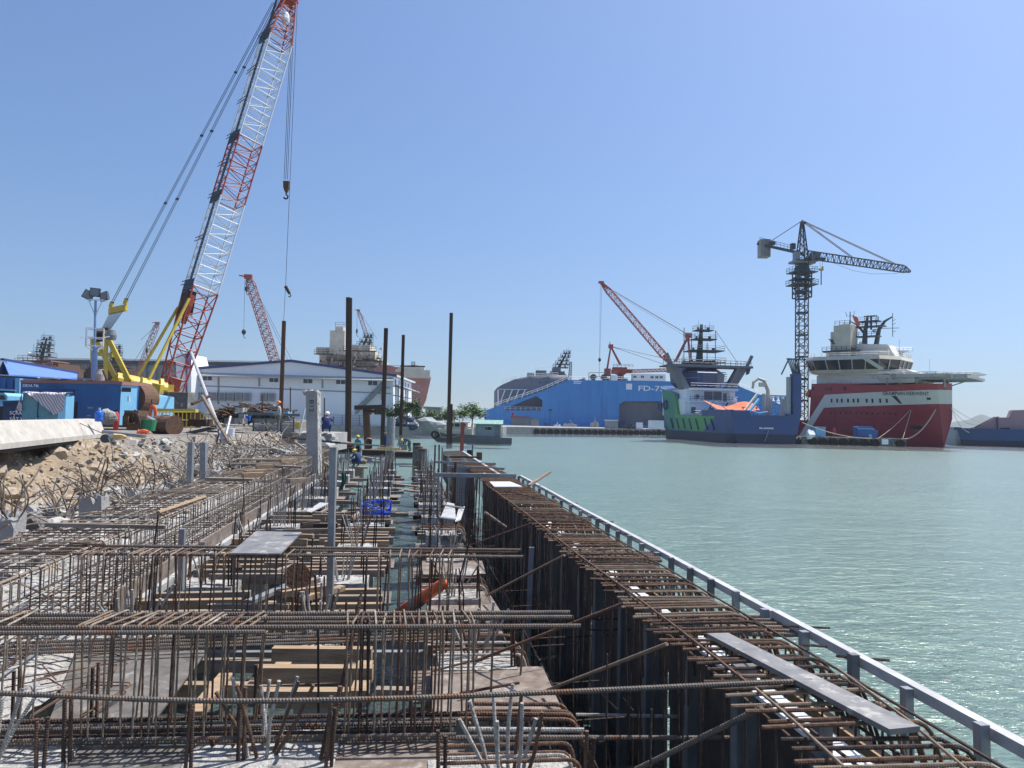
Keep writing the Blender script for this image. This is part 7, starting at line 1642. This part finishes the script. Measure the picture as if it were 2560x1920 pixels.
for i in range(5200): y = 4+36*random.random(); x = rnd(-7.9, -5.25) if y < 26 else rnd(-7.6, -4.2); r = rnd(.02, .075); mb.lump((x, y, 1.02+(.35*max(0, -6.4-x)) + (rnd(0, 1.1) if y > 29 else 0)), r, i % 40, 1, .3, (1, 1, .7))
obj("rubble", mb, "concrete_white", kind="stuff", label="fine pale concrete rubble", cat="rubble")
mb = MB(); mb.grid(lambda a, b: Vector((-8.2+4.2*a*(1 if b < .9 else 1), 4+36.5*b, .88+.10*noise.noise(Vector((a*9, b*60, 3)))+(1.15*max(0, min(1, (b-.66)*5))*(1-a*.8)) + .12*noise.noise(Vector((a*20, b*160, 3))))), 30, 200); obj("rubble_bed", mb, "concrete_dark", kind="structure", smooth=True)
mb = MB(); a, b = Z(590, 1075+22, 2.3), Z(748, 1142, 1.9); mb.beam(a, b, .22, .18); obj("concrete_strut", mb, "concrete", label="broken pale concrete strut sloping down from the bank by the pillar", cat="concrete strut")

# ---------------- fender wall cage along the sea side
random.seed(131)
UL, UR, VA, VB = 1.78, 2.66, 2.55, 24.5
T = thing("rebar_wall_cage", "long rust brown rebar wall cage along the sea side of the jetty", "rebar cage", (2.2, 13, 0))
hv = []; v = VA
while v < VB: hv.append(v); v += rnd(.085, .135) if v < 8 else rnd(.10, .15)
rest = MB()
for i, v in enumerate(hv):
    x0 = UL+rnd(-.06, .05); sk = rnd(-.06, .06); z = ZT+rnd(-.02, .015); x1 = UR+rnd(-.03, .03)
    path = rpath([(x0, v, z), (x1, v+sk, z-.005), (x1+.14, v+sk, z-.42), (x1+.16, v+sk, z-1.3)], .11, 4)
    mt = random.choice(("rust", "rust", "rust_dark", "rebar_tan"))
    if i < 100: mb = MB(); mb.tube(path, .0108, 7 if i < 36 else 5, rib=.013 if i < 36 else 0); obj("hoop_bar", mb, mt, T)
    else: rest.tube(path, .010, 5)
o = obj("hoop_bar", rest, "rust", T); o["kind"] = "stuff"
rest = MB(); cnt = 0
for i, v in enumerate(hv):                            # hanging legs
    if i % 2: continue
    for x in (UL+.10+rnd(-.05, .05), UR-.05):
        path = [(x, v, ZT-.02), (x+rnd(-.05, .05), v+rnd(-.05, .05), .9), (x+rnd(-.08, .08), v+rnd(-.06, .06), -.4)]
        if cnt < 70: mb = MB(); mb.tube(path, .0075, 5); obj("hanging_bar", mb, "rust_dark", T); cnt += 1
        else: rest.tube(path, .0075, 4)
o = obj("hanging_bar", rest, "rust_dark", T); o["kind"] = "stuff"
for x in (UL+.12, 2.05, 2.32, UR+.06): mb = MB(); mb.tube([(x, VA, ZT-.04), (x, VB, ZT-.04)], .009, 5); obj("long_bar", mb, "rust_dark", T)
for z in (1.75, 1.35, .95, .5): 
    for x in (UR+.13,): mb = MB(); mb.tube([(x, VA, z), (x, VB, z)], .009, 5); obj("long_bar", mb, "rust_dark", T)
def longbar(lb, pts, r, m="rust"): mb = MB(); mb.tube([Z(*q) for q in pts], r, 7, rib=r*1.6); obj("rebar", mb, m, label=lb, cat="rebar")
longbar("long thin bar lying lengthways on the left edge of the right cage", [(1216, 1212, ZT+.03), (1300, 1272, ZT+.02), (1450, 1390, ZT+.02), (1560, 1470, ZT+.02), (1700, 1575, ZT+.02), (1868, 1706, ZT+.02)], .0095)
longbar("thin bar lying lengthways across the near end of the right cage", [(1888, 1720, ZT+.02), (1960, 1780, ZT+.02), (2115, 1922, ZT+.02)], .0085, "rebar_tan")
longbar("thin tan bar lying lengthways near the right cage's bends", [(2095, 1672, ZT+.02), (2270, 1800, ZT+.02), (2430, 1935, ZT+.02)], .008, "rebar_tan")
longbar("short slanting bar on the far part of the right cage", [(1262, 1226, ZT+.03), (1350, 1247, ZT+.03)], .010, "rust_dark")
for n_, (y0, y1, x0, x1, lb) in enumerate(((1537, 1582, 1592, 1960, "nearest beam head of thick grey bars laid into the right cage"), (1376, 1396, 1408, 1640, "second beam head of thick grey bars laid into the right cage"), (1288, 1300, 1318, 1470, "third beam head of thick grey bars laid into the right cage"), (1244, 1252, 1268, 1390, "farthest beam head of thick bars laid into the right cage"))):
    T2 = thing("beam_head", lb, "rebar bundle", Z((x0+x1)/2, (y0+y1)/2, ZT-.03)); nb_ = 6 if n_ < 2 else 4
    for k in range(nb_):
        y = y0+(y1-y0)*k/(nb_-1); a, b = Z(x0+k*14*(1 if n_ == 0 else .4)-(8 if k % 2 else 0), y, ZT-.06+rnd(-.01, .01)), Z(x1+k*(20 if n_ == 0 else 3), y+6, ZT-.06); mb = MB(); mb.tube([a, b], .0165, 8, rib=.019 if n_ < 2 else .03); obj("bar", mb, "rebar_grey" if k % 3 else "rebar_tan", T2)
    ya, yb_ = Z(x0, y1, ZT).y-.05, Z(x0, y0, ZT).y+.06
    for k in range(6):
        x = 1.86+k*.14; mb = MB(); mb.tube(rpath([(x, ya, ZT-.5), (x, ya, ZT-.02), (x-.02, yb_, ZT-.01), (x, yb_, ZT-.5)], .03, 2), .0075, 5); obj("stirrup", mb, "rust_dark", T2)
# form board strip, posts, edge rail
mb = MB(); mb.b2((2.30, VA, 1.80), (2.46, VB, 1.825)); obj("form_strip", mb, "white_crane", label="white form strip visible between the bars of the right cage", cat="form board")
T = thing("edge_rail", "long pale steel box rail with posts along the sea side", "rail", (2.95, 12, 1.3))
for k in range(5):
    a_, b_ = 2.2+k*3.48, 2.2+(k+1)*3.48-.012; o1, o2 = rnd(-.007, .007), rnd(-.007, .007); mb = MB(); mb.beam((2.9375+o1, a_, 2.08+rnd(-.006, .004)), (2.9375+o2, b_, 2.08+rnd(-.006, .004)), .065, .062); obj("rail", mb, "galv_white", T)
y = 2.8
while y < 19.5:
    mb = MB(); mb.beam((2.862+rnd(-.015, .006), y+rnd(-.03, .03), .9), (2.862+rnd(-.006, .004), y, 2.11+rnd(-.03, .03)), rnd(.048, .058), .056, Vector((0, 1, 0))); obj("post", mb, random.choice(("galv", "galv", "soldier")), T); y += rnd(.5, .62) if y < 12 else .8
mb = MB(); mb.beam((2.42, 19.5, 2.06), (2.38, 33.5, 2.06), .09, .09); obj("box_rail", mb, "galv_white", label="pale steel box rail continuing along the far end of the right cage", cat="rail")
mb = MB(); mb.b2((2.70, VA, 1.66), (2.78, VB, 1.72)); obj("edge_strip", mb, "timber", label="pale timber edge strip under the bent bars of the right cage", cat="edge strip")
for i, (x, y) in enumerate([(2.28, 2.9+.95*k) for k in range(18)]):
    mb = MB(); wd_ = .07 if i % 2 else .13; mb.b2((x-wd_/2, y-.03, -.6), (x+wd_/2, y+.03, 1.98)); mb.b2((x-wd_/2-.02, y-.05, -.6), (x-wd_/2, y+.05, 1.98)); obj("steel_soldier", mb, "soldier", label=f"{'narrow' if i % 2 else 'broad'} grey steel upright inside the right cage, {ORD[i] if i < 16 else ('seventeenth', 'eighteenth')[i-16]} from the viewer", cat="upright", group="uprights inside the right cage")
T = thing("shuttering_wall", "black stained shuttering wall standing inside the right rebar cage", "shuttering", (2.48, 13, 0))
for k in range(15):
    y0 = 2.4+k*1.5; mb = MB(); mb.b2((2.47, y0, -.7), (2.495, y0+1.40+rnd(-.06, .04), 1.78+rnd(-.05, .03))); obj("form_panel", mb, "form_black", T)
mb = MB(); mb.prism([Z(1766, 1593, ZT+.02), Z(1820, 1592, ZT+.02), Z(2300, 1830, ZT+.035), Z(2224, 1838, ZT+.035)], Vector((0, 0, .028))); obj("steel_plank", mb, "steel_sheet", label="grey steel plank lying lengthways on the right cage", cat="plank")
sheet("white board lying on the far end of the right cage", [(1224, 1204), (1276, 1204), (1306, 1216), (1236, 1216)], ZT+.04, "white_crane", .02, "board", "board")
timber("weathered timber stick crossing the far end of the edge rail", Z(1322, 1214, ZT+.05), Z(1375, 1180, ZT+.3), .07, .05, "timber_grey")
for i, (x0, y0, x1, y1, m) in enumerate(((1955, 1564, 2075, 1570, "rust_dark"), (2090, 1640, 2224, 1651, "rust_dark"), (2008, 1612, 2068, 1616, "rust_dark"), (1494, 1302, 1534, 1305, "rust_dark"), (1421, 1267, 1444, 1257, "rust_dark"), (1548, 1334, 1580, 1338, "rust_dark"))):
    mb = MB(); mb.tube([Z(x0, y0, ZT+.0), Z(x1, y1, ZT+.0)], .009, 5); obj("rebar", mb, m, label=f"thin dark tie bar poking out past the edge rail, {NAMES[i]} of six from the bottom", cat="rebar")
# loops and posts at the far end of the right cage
T = thing("rebar_end_cage", "far end of the right cage with open loops around grey channels", "rebar cage", (2.2, 29, 1))
for k in range(28):
    v = 24.8+k*.38; mb = MB(); mb.tube(rpath([(1.5, v, .9), (1.5, v, 2.0), (2.5, v, 2.05), (2.75, v, 1.5), (2.75, v, .6)], .09, 3), .010, 5); obj("hoop_bar", mb, "rebar_grey" if k % 3 else "rust_dark", T)
for x, z in ((1.5, 2.0), (1.5, 1.4), (2.5, 2.05), (2.75, 1.2)): mb = MB(); mb.tube([(x, 24.5, z), (x, 35.5, z)], .011, 5); obj("long_bar", mb, "rust_dark", T)
for k in range(8): mb = MB(); v = 24.6+k*1.3; mb.b2((1.9, v, -.5), (2.15, v+.06, 1.95)); obj("channel_post", mb, "grey_far", T)
for i, (x, y0, y1, w_, m) in enumerate(((1173, 1125, 1148, 12, "dark"), (1198, 1131, 1150, 14, "rust"), (1181, 1112, 1150, 3, "slate"))):
    mb = MB(); pbx(mb, x-w_/2, y0, x+w_/2, y1, 42, w_*.02); obj("steel_plate", mb, m, label=("dark tarred plate standing at the far cage end", "rusty square plate standing at the far cage end", "slim dark post between two plates at the far cage end")[i], cat="plate" if i < 2 else "post")
# sunken mesh in the water between the rows
for g in range(6):
    y0 = 4.2+g*3.9; T = thing("rebar_mesh", f"{NAMES[g]} rebar mesh standing in the dark water before the right cage", "rebar mesh", (1.5, y0+1.8, 0))
    x = 1.42
    for k in range(18): mb = MB(); v = y0+k*.2; mb.tube([(x+rnd(-.03, .03), v, -.5), (x+rnd(-.03, .03), v+rnd(-.02, .02), rnd(.75, 1.25) if k % 5 else 1.95)], .0065, 4); obj("upright_bar", mb, "rust_dark", T)
    for z in (.12, .42, .75, 1.05): mb = MB(); mb.tube([(x+.012, y0-.2, z+rnd(-.02, .02)), (x+.012, y0+3.6, z+rnd(-.02, .02))], .0075, 4); obj("level_bar", mb, "rust_dark", T)
    for k in range(4): mb = MB(); v = y0+.4+k*.9; mb.tube([(x+.01, v, 1.0), (UL+.2, v, 1.02)], .0075, 4); obj("tie_bar", mb, "rust_dark", T)
# bars lying across the dark gap
for i, (x0, y0, x1, y1, z, r, m) in enumerate(((1440, 1787, 2050, 1797, .95, .0155, "rebar_cement"), (1455, 1843, 2150, 1850, .95, .016, "rebar_grey"), (1430, 1546, 1720, 1549, 1.3, .011, "rust_dark"), (1470, 1574, 1700, 1575, 1.3, .0105, "rust_dark"), (1325, 1597, 1600, 1584, 1.0, .010, "rust_dark"))):
    mb = MB(); mb.tube([Z(x0, y0, z), Z(x1, y1, z)], r, 7, rib=.02); obj("rebar", mb, m, label=f"{('cement splashed', 'long grey', 'dark upper', 'dark lower', 'thin rusty')[i]} bar spanning the dark gap before the right cage", cat="rebar")
for i, (x0, y0, z0, x1, y1, z1) in enumerate(((1545, 1728, .6, 1583, 1775, .95), (1505, 1735, .6, 1545, 1775, .95), (1510, 1585, .5, 1525, 1630, .2), (1362, 1490, .7, 1377, 1530, .4), (1768, 1870, .9, 1790, 1925, .8), (1335, 1496, .7, 1372, 1520, .7), (1299, 1497, .7, 1308, 1530, .4))):
    mb = MB(); a, b = Z(x0, y0, z0), Z(x1, y1, z1); mb.tube([a, b, b-Vector((0, 0, .9))], .0075 if i != 4 else .022, 6); obj("rebar", mb, "rebar_tan", label=f"{NAMES[i]} bent thin bar end poking up from the dark water gap", cat="rebar")
# tray, hose, float, cloth
T = thing("form_tray", "bent galvanised form trays heaped on the rebar loops right of the channel", "form tray", Z(1130, 1290, 1.6))
mb = MB(); 
for q4, z in ((((1102, 1295), (1140, 1300), (1136, 1262), (1118, 1258)), 1.75), (((1106, 1296), (1140, 1302), (1140, 1288), (1112, 1284)), 1.6), (((1138, 1305), (1152, 1300), (1162, 1268), (1146, 1276)), 1.7)): mb.prism([Z(x, y, z+(.12 if i > 1 else 0)) for i, (x, y) in enumerate(q4)], Vector((.0, .02, .02)))
obj("tray", mb, "galv_white", T)
mb = MB(); mb.tube([Z(1112, 1263, 1.9), Z(1160, 1270, 1.85)], .02, 6); mb.tube([Z(1088, 1272, 1.75), Z(1098, 1300, 1.5)], .03, 5); obj("stay", mb, "galv", T)
hc = Z(938, 1296, ZP+.05)
mb = MB()
for j in range(4): mb.tube([hc+Vector((.27*math.cos(a)*(1+.1*j), .2*math.sin(a)+rnd(-.02, .02), .06+.26*max(0, math.sin(a*.5+j*.5))+.03*j)) for a in [2*math.pi*i/24 for i in range(24)]], .016, 6, closed=True)
obj("hose_coil", mb, "hose_blue", label="coiled bright blue hose lying on a pile head left of the channel", cat="hose")
a, b = Z(1001, 1530, .5), Z(1108, 1460, 1.7)
T = thing("float_tube", "orange float tube with grey band leaning out of the water in the channel", "float", a)
mb = MB(); mb.tube([a, a.lerp(b, .04), a.lerp(b, .5), a.lerp(b, .93), b], .095, 12, r1=.06); obj("tube", mb, "orange", T, smooth=True)
mb = MB(); mb.tube([a.lerp(b, .42), a.lerp(b, .52)], .098, 12); obj("band", mb, "grey_cloth", T, smooth=True)
mb = MB(); mb.bar(b, b+Vector((.12, .1, .3)), .012, 5); obj("rope_end", mb, "straw", T)
mb = MB(); mb.lump(Z(1020, 1540, .2), .12, 3, 2, .3, (1.6, 1, .5)); obj("float_bag", mb, "orange", label="small orange float bag in the water below the float tube", cat="float")
mb = MB(); mb.grid(lambda a_, b_: Z(852, 1182, ZP+.5)+Vector((a_*.16*(1-.4*b_)+.04*math.sin(b_*4), .04*math.sin(a_*9), -b_*.55)), 8, 10); obj("cloth", mb, "green_cloth", label="dark green cloth hanging on a bar in the left pile row", cat="cloth", smooth=True)
sheet("pale board lying skewed across the timbers left of the tall post", [(765, 1278), (778, 1280), (822, 1258), (800, 1256)], ZP+.02, "galv_white", .02, "board", "board")
mb = MB(); mb.lathe([(.17, 0), (.17, .12)], (0, 0, 0), 18); c = Z(745, 1465, ZP+.1)+Vector((0, 0, .12)); mb.v = [c+Matrix.Rotation(math.pi/2-.25, 3, 'X') @ v for v in mb.v]; obj("timber_disc", mb, "rust", label="round rusty plate standing among the timbers under the second beam", cat="plate")
timber("white steel strip leaning across the timbers under the steel sheet", Z(622, 1505, ZP-.1), Z(742, 1455, ZP-.05), .12, .05, "galv")
mb = MB(); mb.lathe([(.22, 0), (.24, .03), (.2, .05)], Z(1165, 1435, ZP-.05), 18); obj("cover_plate", mb, "rebar_cement", label="round perforated plate lying by the hooked bars right of the channel", cat="plate")
mb = MB(); mb.tube([P(700, 1092, 36), P(850, 1107, 36), P(960, 1115, 45)], .05, 5); obj("steel_cable", mb, "cable", label="dark taut cable running from the old quay to the raft", cat="cable")
mb = MB(); mb.bar(P(738, 1106, 33), P(828, 1170, 30), .06, 6); obj("stay_pole", mb, "timber_grey", label="brown pole sloping down from the old quay past the pillar", cat="pole")
# ================================================================ people
random.seed(141)
def body(name, base, yaw, J, edges, hat, hatm, mats, label, scale=1., brim=0, vest=None):
    """J: joint -> (x, y, z, radius); one skinned surface; mats: list of (joint names, material)"""
    T = thing(name, label, "person", base)
    keys = list(J); me = bpy.data.meshes.new("body"); me.from_pydata([Vector(J[k][:3])*scale for k in keys], [(keys.index(a), keys.index(b)) for a, b in edges], [])
    o = bpy.data.objects.new("body", me); COL.objects.link(o)
    md = o.modifiers.new("skin", 'SKIN'); md.use_smooth_shade = True
    for i, k in enumerate(keys):
        r = J[k][3]*scale; sv = me.skin_vertices[0].data[i]; sv.radius = (r*(J[k][4] if len(J[k]) > 4 else 1), r); sv.use_root = (k == "pelvis")
    o.modifiers.new("sub", 'SUBSURF').levels = 1
    dg = bpy.context.evaluated_depsgraph_get(); ev = o.evaluated_get(dg); m2 = bpy.data.meshes.new_from_object(ev)
    bpy.data.objects.remove(o); bpy.data.meshes.remove(me)
    o = bpy.data.objects.new("body", m2); COL.objects.link(o); o.parent = T; o.rotation_euler = (0, 0, -PHI+R(yaw))
    m2.materials.clear(); names = []
    for k in mats.values():
        if k not in names: names.append(k)
    for k in names: m2.materials.append(MATS[k])
    segs = [(Vector(J[a][:3])*scale, Vector(J[b][:3])*scale, a, b) for a, b in edges]
    for p in m2.polygons:
        best = None
        for a, b, ka, kb in segs:
            ab = b-a; t = max(0, min(1, (p.center-a).dot(ab)/max(1e-9, ab.length_squared))); d_ = (p.center-a-ab*t).length
            if best is None or d_ < best[0]: best = (d_, kb if t > .5 else ka, (ka, kb))
        k = best[1]; mt = mats.get(k)
        if mt is None: mt = mats["*"]
        p.material_index = names.index(mt); p.use_smooth = True
    rot = Matrix.Rotation(-PHI+R(yaw), 3, 'Z'); hd = Vector(J["head"][:3])*scale; up = (hd-Vector(J["neck"][:3])*scale).normalized()
    M_ = Matrix.Translation(T.location) @ rot.to_4x4() @ Matrix.Translation(hd) @ up.to_track_quat('Z', 'Y').to_matrix().to_4x4()
    mb = MB(M_); s_ = scale
    prof = [(.128*s_, .02*s_), (.122*s_, .07*s_), (.09*s_, .125*s_), (.03*s_, .15*s_)]
    if brim: prof = [(brim*s_, .015*s_)]+[(.12*s_, .035*s_)]+prof[1:]
    mb.lathe(prof, (0, 0, 0), 14)
    if not brim: mb.prism([(-.07*s_, .11*s_, .015*s_), (.07*s_, .11*s_, .015*s_), (.05*s_, .18*s_, .01*s_), (-.05*s_, .18*s_, .01*s_)], (0, 0, .02*s_))
    obj(hat, mb, hatm, T, smooth=False)
    mb = MB(Matrix.Translation(T.location) @ rot.to_4x4() @ Matrix.Translation(hd))   # face details
    mb.lump((0, .105*s_, -.03*s_), .022*s_, 1, 1, .1)
    obj("nose", mb, "skin", T)
    if vest:
        mb = MB(Matrix.Translation(T.location) @ rot.to_4x4())
        for z in vest: mb.tube([Vector((.215*math.cos(a)*s_, .145*math.sin(a)*s_, z*s_)) for a in [2*math.pi*i/18 for i in range(18)]], .022*s_, 5, closed=True)
        obj("reflective_band", mb, "hi_vis", T)
    return T
EDG = [("pelvis", "waist"), ("waist", "chest"), ("chest", "neck"), ("neck", "head"), ("pelvis", "hipl"), ("hipl", "kneel"), ("kneel", "anklel"), ("anklel", "toel"), ("pelvis", "hipr"), ("hipr", "kneer"), ("kneer", "ankler"), ("ankler", "toer"), ("chest", "shl"), ("shl", "ell"), ("ell", "wrl"), ("wrl", "hal"), ("chest", "shr"), ("shr", "elr"), ("elr", "wrr"), ("wrr", "har")]
RAD = dict(pelvis=.14, waist=.13, chest=.15, neck=.058, head=.108, hipl=.10, hipr=.10, kneel=.068, kneer=.068, anklel=.05, ankler=.05, toel=.042, toer=.042, shl=.075, shr=.075, ell=.05, elr=.05, wrl=.036, wrr=.036, hal=.045, har=.045)
def pose(**kw): return {k: (*kw[k], RAD[k], 1.25 if k in ("chest", "waist", "pelvis") else 1) for k in RAD}
STAND = dict(pelvis=(0, 0, .92), waist=(0, 0, 1.08), chest=(0, 0, 1.30), neck=(0, .01, 1.49), head=(0, .03, 1.63), hipl=(-.10, 0, .86), kneel=(-.11, .02, .48), anklel=(-.12, -.01, .08), toel=(-.13, .14, .035), hipr=(.10, 0, .86), kneer=(.11, .02, .48), ankler=(.12, -.01, .08), toer=(.13, .14, .035), shl=(-.20, 0, 1.40), ell=(-.26, -.03, 1.12), wrl=(-.25, .08, .88), hal=(-.24, .12, .79), shr=(.20, 0, 1.40), elr=(.26, -.03, 1.12), wrr=(.25, .08, .88), har=(.24, .12, .79))
def clothes(shirt, trousers, shoe="black_cloth", sleeve=True):
    m_ = {"*": shirt}
    for k in ("pelvis", "hipl", "hipr", "kneel", "kneer", "anklel", "ankler"): m_[k] = trousers
    for k in ("toel", "toer"): m_[k] = shoe
    for k in ("head", "neck", "hal", "har"): m_[k] = "skin"
    return m_
p = dict(STAND); p.update(ell=(-.25, .06, 1.14), wrl=(-.16, .24, 1.05), hal=(-.10, .28, 1.02), elr=(.26, .04, 1.12), wrr=(.2, .2, 1.0), har=(.14, .26, .97))
body("person", flat(P(696, 1080, 38.5), GZ), 100, pose(**p), EDG, "helmet", "orange_hat", clothes("grey_cloth", "olive_cloth"), "person in grey shirt and orange helmet standing on the bank edge", .94)
SQ = dict(pelvis=(0, 0, .26), waist=(0, .05, .42), chest=(0, .14, .62), neck=(0, .20, .80), head=(.02, .24, .93), hipl=(-.12, .04, .26), kneel=(-.20, .40, .42), anklel=(-.16, .16, .08), toel=(-.17, .32, .03), hipr=(.12, .04, .26), kneer=(.22, .40, .42), ankler=(.16, .16, .08), toer=(.17, .32, .03), shl=(-.2, .13, .72), ell=(-.28, .28, .52), wrl=(-.24, .45, .48), hal=(-.2, .5, .46), shr=(.2, .13, .72), elr=(.32, .2, .56), wrr=(.36, .30, .76), har=(.32, .30, .86))
body("person", flat(P(816, 1073, 41.5), GZ+.0), 15, pose(**SQ), EDG, "helmet", "white_hat", clothes("navy_cloth", "navy_cloth"), "person in navy overalls and white helmet squatting at the old quay's end", 1.1)
p = dict(STAND); p.update(wrl=(-.28, .05, .92), hal=(-.28, .10, .84), elr=(.3, -.02, 1.12), wrr=(.3, .1, .9), har=(.28, .15, .82))
zt_ = flat(P(894, 1140, 56), .28)
body("person", zt_, 150, pose(**p), EDG, "helmet", "yellow_hat", clothes("teal_cloth", "black_cloth"), "person in teal jacket with yellow bands and yellow helmet standing in the channel", 1.05, vest=(1.08, 1.22))
mb = MB(F(zt_)); mb.box((0, 0, -.06), (1.3, .8, .1)); mb.box((0, .3, -.2), (1.2, .2, .25)); obj("plank_platform", mb, "timber_grey", label="small plank platform under the teal jacketed worker", cat="platform")
BD = dict(pelvis=(0, 0, .84), waist=(0, .12, .95), chest=(0, .34, 1.03), neck=(0, .50, 1.00), head=(0, .62, .94), hipl=(-.10, 0, .80), kneel=(-.12, .05, .46), anklel=(-.13, -.04, .08), toel=(-.13, .11, .035), hipr=(.10, 0, .80), kneer=(.12, .04, .46), ankler=(.14, -.06, .08), toer=(.14, .09, .035), shl=(-.2, .36, .98), ell=(-.24, .46, .72), wrl=(-.18, .52, .50), hal=(-.16, .54, .42), shr=(.2, .36, .98), elr=(.24, .46, .72), wrr=(.18, .52, .50), har=(.16, .54, .42))
CRO = dict(SQ); CRO.update(head=(0, .34, .84), neck=(0, .28, .74), wrr=(.2, .5, .4), har=(.15, .56, .34), elr=(.3, .34, .5))
mb = MB(F(flat(P(897, 1166, 46), .46))); mb.box((0, .1, -.06), (1.2, .7, .1)); mb.box((0, .1, -.5), (.5, .5, .9)); obj("plank_platform", mb, "timber_grey", label="plank platform under the crouching worker in the far pile row", cat="platform")
body("person", flat(P(897, 1166, 46), .46), 60, pose(**CRO), EDG, "helmet", "yellow_hat", clothes("navy_cloth", "navy_cloth"), "person in dark blue crouching among the far pile heads, yellow helmet", 1.1)
body("person", flat(P(927, 1127, 71), .48), 80, pose(**BD), EDG, "cap", "skin_pink", clothes("skin_pink", "black_cloth"), "person bending half hidden behind the orange rust pile", 1.0)
p = dict(STAND); p.update(head=(-.03, .12, 1.58), neck=(0, .05, 1.46), wrl=(-.1, .28, 1.0), hal=(-.05, .33, .96), wrr=(.12, .28, 1.0), har=(.07, .33, .96))
body("person", flat(P(962, 1126, 68), .48), -60, pose(**p), EDG, "straw_hat", "straw", clothes("navy_cloth", "navy_cloth"), "person in navy with wide straw hat standing on the raft", .95, brim=.27)
body("person", flat(P(1024, 1128, 66.5), .48), 75, pose(**BD), EDG, "helmet", "yellow_hat", clothes("navy_cloth", "green_cloth"), "person in blue shirt and yellow helmet bending over the machine on the raft", 1.1)
p = dict(STAND)
body("person", flat(P(2085, 1095, 139), 1.46), 160, pose(**p), EDG, "helmet", "red_cloth", clothes("red_cloth", "red_cloth"), "person in red overalls standing on the pier between kiosk and skip", 1.0)
